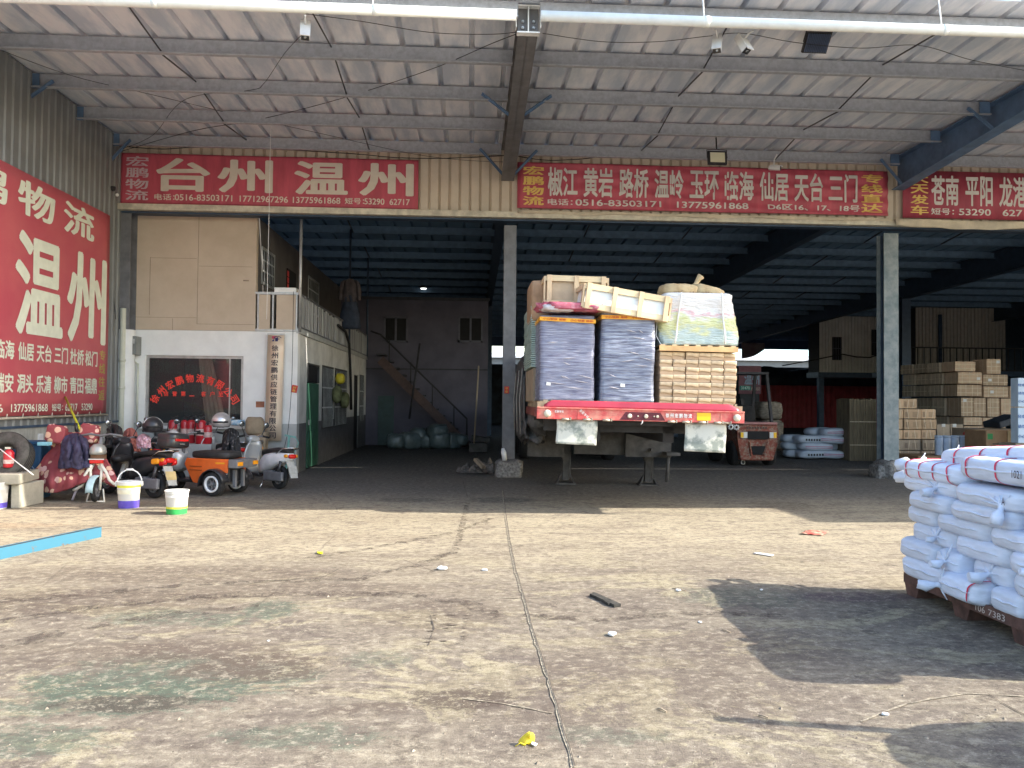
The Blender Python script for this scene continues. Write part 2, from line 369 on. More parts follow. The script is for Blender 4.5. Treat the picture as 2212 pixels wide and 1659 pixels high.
M('pipe_white', (0.82, 0.84, 0.82), 0.35, 0.0, var=0.06, scale=6)
M('bolt_steel', (0.5, 0.5, 0.5), 0.35, 0.8)
M('patina', (0.15, 0.19, 0.205), 0.6, 0.1, col2=(0.27, 0.295, 0.30), scale=7, bump=0.15)
M('black_cable', (0.02, 0.02, 0.022), 0.6)
M('concrete_block', (0.20, 0.19, 0.18), 0.9, var=0.5, scale=22, bump=0.9, bscale=25)
WH = thing('warehouse', 'open steel-framed logistics warehouse with grey canopy roof and cream cladding', 'warehouse', (0.63, F, 0))
W0 = Vector((0.63, F, 0))
def wb(mb, name, mat, parent=None, **k):
    """mesh written in yard coordinates, parented to the warehouse"""
    o = mb.build(name, mat, parent or WH, **k)
    o.location = -W0 if (parent is None) else (0, 0, 0)
    return o
COLX = [-6.62, 0.63, 8.12, 15.7, 23.2]
def sheet_roof(x0, x1, y0, z0, y1, z1, per=0.46):
    mb = MB(); pts = []; x = x0
    while x < x1:
        pts += [(x, 0), (x+per*.82, 0), (x+per*.85, .075), (x+per*.96, .075)]; x += per
    n = len(pts); ys = [(y0, z0), (y1, z1)]
    mb.add([(px, y, z+pz) for (y, z) in ys for px, pz in pts], [(i, i+1, n+i+1, n+i) for i in range(n-1)])
    return mb
ZP = 5.90
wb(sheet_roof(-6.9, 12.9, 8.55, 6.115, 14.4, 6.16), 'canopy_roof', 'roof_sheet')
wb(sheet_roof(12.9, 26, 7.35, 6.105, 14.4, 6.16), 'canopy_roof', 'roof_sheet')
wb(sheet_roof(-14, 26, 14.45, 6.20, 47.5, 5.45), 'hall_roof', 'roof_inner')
def purlin(y, zb, h, x0, x1, mat, flip=1):
    mb = MB(); mb.bx(x0, x1, y-.004, y+.004, zb, zb+h); mb.bx(x0, x1, y+.004, y+.06, zb+h-.006, zb+h); mb.bx(x0, x1, y-.06, y-.004, zb, zb+.006)
    mb.bx(x0, x1, y-.066, y-.06, zb, zb+.018)
    wb(mb, 'purlin', mat)
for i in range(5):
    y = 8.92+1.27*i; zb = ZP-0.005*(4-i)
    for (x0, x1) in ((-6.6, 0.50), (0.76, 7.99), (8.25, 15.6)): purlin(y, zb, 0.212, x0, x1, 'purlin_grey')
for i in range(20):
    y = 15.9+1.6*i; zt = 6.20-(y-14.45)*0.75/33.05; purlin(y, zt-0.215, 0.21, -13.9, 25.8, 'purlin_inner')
# rafters: tapered I-beams
def rafter(x, near, mat):
    mb = MB(); w = 0.12
    st = [(9.1, 5.79), (14.25, 5.50)] if near else [(14.5, 5.45), (47, 4.85)]
    tp = (lambda y: 6.09) if near else (lambda y: 6.18-(y-14.45)*0.75/33.05)
    for (y0, z0), (y1, z1) in zip(st, st[1:]):
        for (zl, zh) in (((z0, z1), (z0+.014, z1+.014)), ((tp(y0)-.014, tp(y1)-.014), (tp(y0), tp(y1)))):
            mb.add([(x-w, y0, zl[0]), (x+w, y0, zl[0]), (x-w, y0, zh[0]), (x+w, y0, zh[0]), (x-w, y1, zl[1]), (x+w, y1, zl[1]), (x-w, y1, zh[1]), (x+w, y1, zh[1])],
                   [(0, 1, 3, 2), (4, 6, 7, 5), (0, 4, 5, 1), (2, 3, 7, 6), (0, 2, 6, 4), (1, 5, 7, 3)])
        mb.add([(x-.006, y0, z0), (x+.006, y0, z0), (x-.006, y0, tp(y0)), (x+.006, y0, tp(y0)), (x-.006, y1, z1), (x+.006, y1, z1), (x-.006, y1, tp(y1)), (x+.006, y1, tp(y1))],
               [(0, 1, 3, 2), (4, 6, 7, 5), (0, 4, 5, 1), (2, 3, 7, 6), (0, 2, 6, 4), (1, 5, 7, 3)])
    r = wb(mb, 'rafter', mat)
    if near:
        e = MB(); e.bx(x-.125, x+.125, 9.075, 9.095, 5.785, 6.095); e.build('end_plate', 'steel_grey', r)
        e = MB(); e.bx(x-.135, x+.135, 9.0, 9.09, 6.085, 6.10); e.bx(x-.135, x+.135, 9.0, 9.09, 5.765, 5.78); e.bx(x-.006, x+.006, 9.0, 9.072, 5.78, 6.085); e.bx(x-.15, x-.14, 8.98, 9.09, 5.82, 6.05); e.bx(x+.14, x+.15, 8.98, 9.09, 5.82, 6.05)
        e.build('end_stub', M('galv_white', (0.82, .84, .85), .4, .05), r)
        for sx in (-1, 1):
            for sz in (0, 1):
                b = MB(); b.cyl((x+sx*.065, 9.075, 5.85+sz*.075), (x+sx*.065, 9.05, 5.85+sz*.075), .017, n=6); b.cyl((x+sx*.065, 9.05, 5.85+sz*.075), (x+sx*.065, 9.035, 5.85+sz*.075), .009, n=8); b.build('bolt', 'bolt_steel', r)
    return r
for i, x in enumerate(COLX):
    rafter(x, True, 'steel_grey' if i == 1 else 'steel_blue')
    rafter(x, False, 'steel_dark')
# fly braces from rafter foot to purlin
def brace(x, y, s, zb=5.62, L=0.42):
    mb = MB(); p = Vector((x+s*.10, y, zb)); q = Vector((x+s*(.10+L), y-.03, 5.98)); mb.bar(p, q, .05, .006); mb.bar(p+Vector((0, .025, 0)), q+Vector((0, .025, 0)), .006, .05)
    wb(mb, 'fly_brace', 'steel_blue')
for x in COLX[:4]:
    for (y, z) in ((11.4, 5.68), (13.92, 5.53)):
        for s in (-1, 1):
            if x < -6 and s < 0: continue
            brace(x, y, s, z)
# sag rods between purlins
M('rod_dark', (0.09, 0.09, 0.10), 0.5, 0.5)
for xs in ((-4.1, -1.9), (3.1, 5.6), (10.6, 13.1)):
    for k, x in enumerate(xs):
        for i in range(4):
            y0 = 8.92+1.27*i; y1 = y0+1.27
            a = MB(); a.cyl((x, y0, 5.90 if (i+k) % 2 else 6.06), (x, y1, 6.06 if (i+k) % 2 else 5.93), .011, n=6); wb(a, 'sag_rod', 'rod_dark')
for xs in ((-3.2,), (3.0, 5.7), (10.8, 13)):
    for x in xs:
        for i in range(16):
            y0 = 15.9+1.6*i; z = 6.20-(y0-14.45)*0.75/33.05
            if (i % 2): continue
            a = MB(); a.cyl((x, y0, z-.05), (x, y0+1.6, z-.24), .02, n=5); wb(a, 'sag_rod', 'rod_dark')
# cleats where purlins meet the side rafters
for x, s in ((-6.62, 1), (8.12, -1), (8.12, 1)):
    for i in range(1, 5):
        a = MB(); a.bx(x+s*.13, x+s*.30, 8.90+1.27*i-.012, 8.90+1.27*i-.006, 5.88, 6.10); wb(a, 'purlin_cleat', 'steel_blue')
# rainwater pipe along the canopy edge
for (x0, x1) in ((-7.5, 0.455), (0.735, 10.0)):
    a = MB(); a.cyl((x0, 8.50, 5.715), (x1, 8.50, 5.715), .058, n=20)
    for k in range(3):
        xx = x0+(x1-x0)*(0.2+.3*k); a.cyl((xx, 8.50, 5.715), (xx+.06, 8.50, 5.715), .062, n=20); a.cyl((xx, 8.50, 5.76), (xx, 8.56, 6.11), .008, n=6)
    wb(a, 'rain_pipe', 'pipe_white')
# front cladding above the openings
def ribs(x0, x1, y, z0, z1, per=0.19, d=0.022, mat='clad_cream', parent=None, name='cladding'):
    mb = MB(); pts = []; x = x0
    while x < x1:
        pts += [(x, 0), (x+per*.72, 0), (x+per*.78, d), (x+per*.86, -.006), (x+per*.92, d)]; x += per
    n = len(pts)
    mb.add([(min(px, x1), y+py, z) for z in (z0, z1) for px, py in pts], [(i, n+i, n+i+1, i+1) for i in range(n-1)])
    return mb
wb(ribs(-6.5, 26, F+.03, 4.88, 6.14), 'cladding', 'clad_cream')
a = MB(); a.bx(-6.5, 26, F+.08, F+.12, 4.88, 6.15); wb(a, 'cladding_back', 'steel_dark')
a = MB(); a.bx(-6.75, 26, F-.10, F+.10, 4.80, 4.885); a.bx(-6.75, 26, F-.13, F-.10, 4.80, 4.91); wb(a, 'lintel_flashing', 'flash_cream')
a = MB(); a.bx(-6.4, 26, F-.02, F+.20, 4.765, 4.797); wb(a, 'lintel_beam', 'steel_dark')
# columns
def hcol(x, y, z1, mat, w=.23, d=.26, name='column', z0=0):
    a = MB(); a.bx(x-w/2, x+w/2, y, y+.014, z0, z1); a.bx(x-w/2, x+w/2, y+d, y+d+.014, z0, z1); a.bx(x-.005, x+.005, y+.014, y+d, z0, z1)
    return wb(a, name, mat)
hcol(0.70, F+.08, 4.70, 'steel_grey'); hcol(8.06, F+.08, 4.70, 'patina', .29); hcol(-6.35, F+.02, 4.80, 'steel_grey', .22, .26, 'column', 2.645)
for x in COLX[3:]: hcol(x, F+.08, 4.7, 'steel_blue')
for x, ys in ((0.63, (30.5, 46.3)), (8.12, (30.5, 46.3)), (15.7, (27, 46.3)), (23.2, (30.5, 46.3)), (-6.6, (46.3,))):
    for y in ys: hcol(x, y, 5.3, 'steel_dark', .32, .3)
a = MB(); a.bx(7.99, 8.02, F+.30, F+.42, 0, 4.7); wb(a, 'column_stiffener', 'steel_dark')
# concrete feet
def rock(c, d, seed, name, parent=None):
    mb = MB(); mb.bag((0, 0, 0), d, None, 22, 14, 0.35, 0.16, 4, seed); mb.v = [(p[0]+c[0], p[1]+c[1], max(0, p[2]+c[2])) for p in mb.v]; return wb(mb, name, 'concrete_block')
rock((0.70, 14.3, .12), (.50, .55, .36), 1, 'column_foot'); rock((8.06, 14.32, .10), (.55, .6, .46), 2, 'column_foot'); rock((7.80, 14.3, .08), (.3, .4, .34), 6, 'column_foot')
a = MB(); a.tube([(0.62, 14.2, .3), (0.60, 14.18, .45), (.585, 14.2, .52)], [.045, .05, .03], 10); wb(a, 'column_pipe', 'galv_white')
# side wall on the left (profiled grey sheet above a low rendered wall)
XW = -6.42
mb = MB(); pts = []; y = 4.0
while y < F+.02:
    pts += [(y, 0), (y+.11, 0), (y+.13, .02), (y+.16, .02), (y+.18, 0)]; y += .18
n = len(pts); mb.add([(XW+px, py, z) for z in (.95, 6.1) for py, px in pts], [(i, i+1, n+i+1, n+i) for i in range(n-1)])
wb(mb, 'side_cladding', 'clad_grey')
M('render_grey', (0.34, 0.34, 0.31), .85, var=.3, scale=4, bump=.15, stretch=(1, 1, .35))
a = MB(); a.bx(XW-.2, XW+.03, 4, F-.02, 0, .95); wb(a, 'low_wall', 'render_grey')
a = MB(); a.bx(XW+.03, XW+.05, 4, F-.02, .95, .985); wb(a, 'wall_trim', 'steel_dark')
# flat patch of front wall left of the office and its round cornered pier
M('white_paint', (0.76, 0.76, 0.745), .75, col2=(.85, .85, .83), var=.08, scale=3, bump=.10, bscale=18)
# hall side wall far left and the rear
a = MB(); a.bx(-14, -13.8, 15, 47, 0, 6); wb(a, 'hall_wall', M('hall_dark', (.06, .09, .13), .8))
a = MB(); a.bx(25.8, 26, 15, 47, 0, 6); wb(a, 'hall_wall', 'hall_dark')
a = MB(); a.bx(-14, 26, 47.3, 47.5, 4.78, 5.5); wb(a, 'rear_fascia', 'steel_dark')
# ================================================================ OFFICE BUILDING (left bay)
OF = 14.62
M('board_beige', (0.50, 0.405, 0.31), .7, col2=(.57, .47, .37), scale=2.2, bump=.05)
M('board_seam', (0.26, 0.20, 0.15), .8)
M('dado_grey', (0.42, 0.43, 0.42), .75, var=.12, scale=4, bump=.1)
M('side_wall', (0.58, 0.58, 0.56), .8, var=.18, scale=2, bump=.1)
M('dark_board', (0.095, 0.088, 0.085), .8, var=.2, scale=2)
M('alu', (0.45, 0.45, 0.44), .4, .6); M('dark_frame', (0.05, 0.05, 0.05), .5)
M('door_green', (0.035, 0.12, 0.075), .45, var=.2, scale=3); M('black_void', (0.012, 0.012, 0.014), .8)
M('wood_old', (0.30, 0.24, 0.17), .8, var=.3, scale=9, stretch=(1, 1, .2))
M('red_paper', (0.62, 0.06, 0.05), .7, var=.12); M('gold', (0.70, 0.48, 0.10), .6)
def off(mb, name, mat, parent=None, **k):
    o = mb.build(name, mat, parent or OB, **k)
    o.location = -OB.location if parent is None else (0, 0, 0)
    return o
XC = -3.27
OB = thing('office_building', 'two-storey office built into the left bay, white below and beige boards above', 'building', (-4.9, OF, 0))
WZ0, WZ1, WX0, WX1 = 0.88, 2.19, -6.06, -4.27
a = MB(); a.bx(-6.45, WX0, OF, OF+.2, .93, 2.66); a.bx(WX1, XC, OF, OF+.2, .93, 2.66); a.bx(WX0, WX1, OF, OF+.2, WZ1, 2.66)
off(a, 'front_wall', 'white_paint')
for r_ in ((-6.45, WX0, .93), (WX1, XC+.003, .93), (WX0, WX1, WZ0)): off(MB().bx(r_[0], r_[1], OF-.003, OF+.2, 0, r_[2]), 'dado', 'dado_grey')
# side wall in pieces round its openings
SY = [(15.45, 16.65, 0, 2.12), (17.05, 18.35, .75, 2.12), (18.6, 20.3, .75, 2.12), (21.6, 22.4, 0, 2.1), (22.7, 23.5, .75, 2.1)]
a = MB(); d = MB(); y = OF+.2
for (y0, y1, z0, z1) in SY+[(25.5, 25.5, 0, 0)]:
    a.bx(XC-.2, XC, y, y0, .93, 2.66); d.bx(XC-.2, XC+.003, y, y0, 0, .93)
    if y1 > y0:
        a.bx(XC-.2, XC, y0, y1, z1, 2.66)
        if z0: d.bx(XC-.2, XC+.003, y0, y1, 0, z0)
    y = y1
off(a, 'side_wall', 'side_wall'); off(d, 'dado', M('dado_dark', (.12, .12, .125), .8, var=.2))
a = MB(); a.bx(-6.4, XC-.25, OF+2.9, OF+3, 0, 2.6); a.bx(XC-1.5, XC-1.4, 15.5, 25, 0, 2.6); off(a, 'inner_wall', 'black_void')
a = MB(); a.bx(-6.4, XC-.02, OF+.02, 25.5, 2.655, 2.72); off(a, 'floor_slab', 'side_wall')
# shop window: frame, pane, lettering, painted-in reflection
w = MB(); fy = OF+.04
for (x0, x1, z0, z1) in ((WX0, WX0+.05, WZ0, WZ1), (WX1-.05, WX1, WZ0, WZ1), (WX0+.05, WX1-.05, WZ1-.05, WZ1), (WX0+.05, WX1-.05, WZ0, WZ0+.05), (WX1-.27, WX1-.25, WZ0+.05, WZ1-.05)):
    w.bx(x0, x1, fy, fy+.05, z0, z1)
win = off(w, 'window', 'alu')
pm = glass('window_glass', (.05, .055, .055), .03, .38)
o = MB().bx(WX0+.05, WX1-.05, fy+.02, fy+.026, WZ0+.05, WZ1-.05).build('pane', pm, win)
o = MB().bx(WX0-.05, WX1+.05, OF-.09, OF, WZ0-.05, WZ0).build('sill', 'white_paint', win)
lt = MB(); cx, cz, rad = -5.17, .88, .86
s = '徐州宏鹏物流有限公司'
for i, ch in enumerate(s):
    th = R(58-116*i/9); c = Vector((cx+rad*1.0*math.sin(-th), fy+.012, cz+.05+rad*math.cos(th)*.98)); h = .085
    ex = Vector((math.cos(th), 0, math.sin(th))); ez = Vector((-math.sin(th), 0, math.cos(th)))
    write(lt, ch, lambda a, b: c+ex*(a-.5)*h*1.75+ez*(b-.5)*h*1.9, .03)
for i, ch in enumerate('信誉第一客户至上'):
    x = -5.74+i*.157+(0.06 if i > 3 else 0)
    write(lt, ch, on_y(x, x+.09, 1.43, 1.43+(.018 if ch == '一' else .095), fy+.012), .03)
lt.build('lettering', M('vinyl_red', (.95, .075, .05), .45, var=.05), win)
M('curtain', (.60, .50, .39), .8, var=.2, scale=10, stretch=(6, 1, .3))
cu = MB(); cu.sheet(lambda a, b: (-5.15+(.15-.15*b)+a*(.26+.14*(1-b)), OF+.16+.03*math.sin(a*30), WZ0+.05+b*1.22), 24, 6); cu.build('curtain', 'curtain', win)  # tan sheet behind the glass stands in for a reflection
# upper storey: beige boards with seams
a = MB(); a.bx(-6.45, -4.06, OF-.01, OF+.12, 2.665, 4.86); off(a, 'board_wall', 'board_beige')
for (u0, v0, u1, v1) in ((325, 555, 425, 557), (425, 555, 427, 700), (430, 573, 545, 575), (322, 555, 324, 680), (292, 453, 294, 480), (292, 683, 424, 685), (425, 698, 550, 700), (428, 453, 430, 555), (372, 688, 374, 713)):
    p, q = PY(u0, v1, OF-.012), PY(u1, v0, OF-.012); zz = min(p.z, q.z)
    off(MB().bx(p.x, max(q.x, p.x+.007) if u1-u0 > 5 else p.x+.007, OF-.0125, OF-.008, zz, max(p.z, q.z) if v1-v0 > 5 else zz+.006), 'board_seam', 'board_seam')
off(MB().bx(PY(526, 600, OF).x, PY(538, 600, OF).x, OF-.014, OF-.009, PY(1, 599, OF).z, PY(1, 596, OF).z), 'torn_patch', 'board_seam')
a = MB(); a.bx(-4.16, -4.06, OF+.12, 25.4, 2.72, 4.83); off(a, 'upper_side_wall', 'dark_board')
# upper window with bars, door with gilt paper, second window
XU = -4.06
def barred(y0, y1, z0, z1, n, x=XU, void=True, bars='alu', nm='barred_window', hb=2):
    g = MB()
    for i in range(n): yy = y0+(y1-y0)*(i+.5)/n; g.bx(x+.03, x+.038, yy-.006, yy+.006, z0, z1)
    for k in range(hb): zz = z0+(z1-z0)*(k+1)/(hb+1); g.bx(x+.025, x+.03, y0, y1, zz-.015, zz+.015)
    o = off(g, nm, bars)
    MB().bx(x+.002, x+.008, y0, y1, z0, z1).build('dark_pane', 'black_void', o)
    f = MB()
    for (a0, a1, b0, b1) in ((y0-.05, y0, z0, z1), (y1, y1+.05, z0, z1), (y0-.05, y1+.05, z1, z1+.05), (y0-.05, y1+.05, z0-.05, z0)): f.bx(x+.002, x+.024, a0, a1, b0, b1)
    f.build('frame', 'alu' if nm == 'barred_window' else 'dark_frame', o); return o
barred(15.0, 15.85, 3.66, 4.28, 7)
ud = off(MB().bx(XU+.004, XU+.03, 16.95, 17.75, 2.72, 4.25), 'upper_door', 'black_void')
b = MB()
for i in range(9): b.bx(XU+.032, XU+.036, 16.9, 17.05, 2.95+i*.14, 3.07+i*.14)
b.bx(XU+.032, XU+.036, 16.95, 17.75, 2.75, 3.15); b.build('red_banner', 'red_paper', ud)
b = MB(); b.prism([(17.2, 3.0), (17.5, 3.0), (17.35, 3.7)], lambda y, z: (XU+.037, y, z), lambda y, z: (XU+.04, y, z)); b.build('gilt_paper', 'gold', ud)
barred(19.2, 20.4, 3.6, 4.4, 8)
# balcony: corner panels, post, slatted rail running back
ZB = 3.40
for (u0, u1) in ((557, 583), (597, 640)):
    p, q = PY(u0, 700, OF), PY(u1, 700, OF); off(MB().bx(p.x, q.x, OF-.012, OF+.01, 2.70, ZB-.05), 'balcony_panel', 'board_beige')
a = MB(); a.bx(-4.06, XC+.01, OF-.03, OF+.03, ZB-.045, ZB); a.bx(-4.06, XC+.01, OF-.02, OF+.02, 2.665, 2.70)
for u in (558, 590, 641): x = PY(u, 680, OF).x; a.bx(x-.014, x+.014, OF-.024, OF+.022, 2.7, ZB-.045)
off(a, 'balcony_frame', 'alu')
a = MB(); a.bx(-3.72, XC-.05, OF, OF+.25, ZB+.001, ZB+.09); off(a, 'ledge_cloth', 'white_paint')
a = MB(); a.cyl((XC+.03, OF+.0, 2.66), (XC+.03, OF+.0, 4.80), .028, n=12); off(a, 'balcony_post', 'alu')
a = MB(); a.bx(XC-.02, XC+.02, OF+.04, 25.4, ZB-.04, ZB); a.bx(XC-.02, XC+.02, OF+.04, 25.4, 2.73, 2.77); off(a, 'balcony_rail', 'steel_grey')
M('slat_grey', (.36, .36, .36), .6, var=.45, scale=2.3, stretch=(1, 3, .1)); a = MB(); y = OF+.1; k = 0
while y < 25.2:
    ww = random.choice((.05, .08, .14, .07)); a.bx(XC-.012+random.uniform(-.006, .006), XC+.012, y, y+ww, 2.77, ZB-.03-random.choice((0, 0, .05))); y += ww+random.choice((.06, .10, .16)); k += 1
off(a, 'balcony_slats', 'slat_grey')
a = MB(); a.bx(XC-.03, XC+.035, OF-.005, 25.4, 2.63, 2.73); off(a, 'slab_edge', 'dado_grey')
for (x, y) in ((-3.0, 20.5), (-3.0, 24)):
    a = MB(); a.cyl((XC+.02, y, 2.7), (XC+.02, y, 5.9), .03, n=8); off(a, 'balcony_post', 'steel_dark')
# ground-floor side: green door leaf, transom, barred windows, further door
gd = off(MB().bx(XC-.03, XC+.012, 15.5, 16.62, .02, 1.72), 'green_door', 'door_green', bevel=.004)
MB().bx(XC+.012, XC+.02, 15.62, 16.5, .15, .75).bx(XC+.012, XC+.02, 15.62, 16.5, .9, 1.6).build('door_panels', 'door_green', gd)
MB().bx(XC+.012, XC+.04, 15.58, 15.64, .88, .98).build('handle', 'alu', gd)
tr = off(MB().bx(XC-.03, XC-.02, 15.45, 16.65, 1.74, 2.12), 'transom', 'black_void')
b = MB(); b.bx(XC-.02, XC+.015, 15.45, 16.65, 2.08, 2.12); b.bx(XC-.02, XC+.015, 15.45, 15.5, 1.74, 2.08); b.bx(XC-.02, XC+.015, 16.6, 16.65, 1.74, 2.08); b.build('frame', 'dark_frame', tr)
barred(17.05, 18.35, .77, 2.1, 9, XC-.02, nm='side_window'); barred(18.6, 20.3, .77, 2.1, 9, XC-.02, nm='side_window')
sd = off(MB().bx(XC-.06, XC-.02, 21.62, 22.38, 0, 2.08), 'side_door', 'black_void'); barred(22.7, 23.5, .77, 2.08, 4, XC-.02, nm='side_window')
# round-cornered white pier beside the office, drain pipe, meter box
a = MB(); a.cyl((-6.35, OF-.16, 0), (-6.35, OF-.16, 2.64), .155, n=24); off(a, 'pier', 'white_paint')
dp = MB(); X0 = PY(264, 800, OF-.3).x
dp.cyl((X0, OF-.30, .0), (X0, OF-.30, 3.02), .05, n=16)
for z in (.75, 1.55, 2.05): dp.cyl((X0, OF-.30, z), (X0, OF-.30, z+.05), .06, n=16)
o = off(dp, 'drain_pipe', M('pvc_cream', (.60, .60, .50), .5, var=.08, scale=5))
b = MB(); x1 = PY(300, 770, OF).x; b.tube([(X0, OF-.28, 1.98), (X0+.1, OF-.2, 2.0), (x1-.05, OF-.03, 2.06), (x1, OF-.03, 2.02)], .012, 6); b.cyl((x1, OF-.03, 2.03), (x1, OF-.03, .9), .018, n=8); b.build('side_pipe', 'pvc_cream', o)
p = PY(277, 726, OF-.2); q = PY(295, 766, OF-.2)
mbx = off(MB().bx(p.x, q.x, OF-.22, OF-.001, q.z, p.z), 'meter_box', M('meter_grey', (.20, .21, .20), .5)); MB().bx(p.x+.03, q.x-.03, OF-.225, OF-.221, q.z+.2, p.z-.05).build('window', 'dado_grey', mbx)
# small recess with brick colour, cable down the front, red notes
p = PY(553, 867, OF); q = PY(571, 880, OF); off(MB().bx(p.x, q.x, OF-.006, OF, q.z, p.z), 'brick_patch', M('brick_bare', (.36, .15, .09), .85, var=.3))
def note(name, label, u0, v0, u1, v1, y, tilt, txt):
    c = PY((u0+u1)/2, (v0+v1)/2, y); w = abs(PY(u1, v0, y).x-PY(u0, v0, y).x)*.9; h = abs(PY(u0, v0, y).z-PY(u0, v1, y).z)
    m = Matrix.Rotation(tilt, 3, 'Y'); a = MB(); a.box(c, (w, .006, h), m); o = a.build(name, 'red_paper'); tag(o, label, 'notice', 'red paper notices')
    t = MB()
    for i, ch in enumerate(txt):
        write(t, ch, lambda A, B: c+m @ Vector(((A-.5)*w*.6, -.005, h*(.42-.84*(i+1)/len(txt))+B*h*.84/len(txt)*.85)), .02)
    t.build('lettering', 'gold', o)
note('paper_notice', 'red paper notice pasted on the white office corner beside the cable', 629, 832, 643, 848, OF-.01, R(10), '封条')
note('paper_notice', 'red paper notice pasted on the middle grey column', 1089, 835, 1100, 850, F+.075, 0, '平安')

# ================================================================ SIGNS
M('sign_red', (0.49, 0.085, 0.125), .45, var=.16, scale=2.2, stretch=(2.5, 1, .5)); M('sign_red_fade', (0.48, 0.08, 0.11), .5, col2=(.54, .125, .135), scale=.9)
M('letter_cream', (0.68, 0.62, 0.54), .55, var=.05); M('letter_white', (0.70, 0.67, 0.64), .55, var=.05); M('letter_yellow', (0.80, 0.56, 0.16), .55, var=.06); M('letter_lilac', (.60, .47, .52), .55, var=.05)
SYP = F-.04
def sgn(label, quad, sub, name='banner_sign'):
    """quad: photo corners TL, BR -> an upright board; rippled when it is cloth"""
    p = PY(*quad[0], SYP); q = PY(*quad[1], SYP); x0, x1 = p.x, q.x
    z1 = (PY(quad[0][0], quad[0][1], SYP).z); z0 = q.z
    th = thing(name, label, 'sign', ((x0+x1)/2, SYP, z0), group='red shop signs over the gates')
    w, h = x1-x0, z1-z0
    rp = (lambda x, z: .012*math.sin(z*26+x*1.4+2*math.sin(x*.9))*min(1, max(0, (x+w/2)/1.5))) if sub else (lambda x, z: .005*math.sin(x*2.3+z*3)+.003*math.sin(x*7.1-z*5))
    f = lambda a, b, dy=0: (-w/2+w*a, -dy+rp(-w/2+w*a, h*b), h*b)
    mb = MB(); mb.sheet(lambda a, b: f(a, b), 60, 24); bo = mb.build('panel', 'sign_red', th, solid=.012 if not sub else .004)
    return th, f, w, h
def fit(f, x0, z0, x1, z1, dy=.012): return lambda a, b: f(x0+(x1-x0)*a, z0+(z1-z0)*b, dy)
def col_text(mb, f, s, x0, x1, top, bot, gap=.12, bold=.02):
    n = len(s); st = (top-bot)/n
    for i, ch in enumerate(s): write(mb, ch, fit(f, x0, top-st*(i+1)+st*gap/2, x1, top-st*i-st*gap/2), bold)
# sign 1 (fractions of the board, read off the photo)
t, f, w, h = sgn('red sign with two very large white place names at the left gate', ((258, 330), (903, 452.5)), False)
a = MB(); col_text(a, f, '宏鹏物流', .022, .098, .95, .05); a.build('lettering', 'letter_lilac', t)
a = MB()
for ch, x0, x1 in (('台', .122, .302), ('州', .325, .510), ('温', .580, .762), ('州', .795, .985)): write(a, ch, fit(f, x0, .25, x1, .92), .035)
for s, x0, x1 in (('电话：', .118, .185), ('0516-83503171', .185, .376), ('17712967296', .400, .561), ('13775961868', .577, .737), ('短号：', .752, .818), ('53290', .818, .886), ('62717', .903, .972)): write(a, s, fit(f, x0, .075, x1, .20), .02)
a.build('lettering', 'letter_cream', t)
# sign 2 (cloth, rippled)
t, f, w, h = sgn('rippled red cloth sign listing nine towns above the trailer gate', ((1118, 350), (1918, 466.5)), True)
a = MB(); col_text(a, f, '宏鹏物流', .014, .070, .93, .05, bold=.03); col_text(a, f, '专线直达', .925, .985, .93, .05, bold=.03); a.build('lettering', 'letter_yellow', t)
a = MB()
for i, s in enumerate(('椒江', '黄岩', '路桥', '温岭', '玉环', '临海', '仙居', '天台', '三门')):
    x = .080+i*.0945; write(a, s, fit(f, x, .27, x+.079, .91), .03)
for s, x0, x1 in (('电话：', .080, .146), ('0516-83503171', .153, .382), ('13775961868', .424, .617), ('D6区16、17、18号', .670, .922)): write(a, s, fit(f, x0, .075, x1, .215), .022)
a.build('lettering', 'letter_white', t)
# sign 3 (runs out of the frame)
p = PY(1950, 368, SYP); q = PY(1950, 470, SYP)
t = thing('banner_sign', 'red sign with yellow characters at its start, cut off by the right edge', 'sign', (p.x, SYP, q.z), group='red shop signs over the gates'); w, h = 7.2, p.z-q.z
f = lambda a, b, dy=0: (w*a, -dy, h*b)
MB().sheet(lambda a, b: f(a, b), 2, 2).build('panel', 'sign_red', t, solid=.012)
a = MB(); col_text(a, f, '天天发车', .020, .070, .95, .05, bold=.03); a.build('lettering', 'letter_yellow', t)
a = MB()
for i, s in enumerate(('苍南', '平阳', '龙港')): write(a, s, fit(f, .077+i*.094, .27, .077+i*.094+.076, .91), .03)
for s, x0, x1 in (('短号：', .077, .140), ('53290', .153, .242), ('62717', .274, .366)): write(a, s, fit(f, x0, .075, x1, .215), .022)
a.build('lettering', 'letter_white', t)
# torn cloth hanging below the third sign and the loose hem of the second
M('cloth_cream', (.58, .50, .38), .8, var=.15, scale=4, bump=.1)
p = PY(1930, 468, SYP-.06)
a = MB(); a.sheet(lambda s, k: (p.x+s*6.6, SYP-.12-.03*math.sin(s*19+k*2), 4.92-k*(.12+.05*math.sin(s*7)+.03*noise.noise(Vector((s*12, 0, 0))))), 60, 5)
tag(a.build('hanging_cloth', 'cloth_cream', solid=.006), 'torn cream cloth strip hanging below the right-hand red sign', 'cloth')
p, q = PY(1118, 460, SYP-.05), PY(1930, 470, SYP-.05)
a = MB(); a.sheet(lambda s, k: (p.x+s*(q.x-p.x), SYP-.11-.02*math.sin(s*30+k), 4.93-k*(.055+.04*noise.noise(Vector((s*9, 2, 0))))), 60, 4)
tag(a.build('hanging_cloth', 'cloth_cream', solid=.006), 'loose cream hem hanging below the rippled red cloth sign', 'cloth')

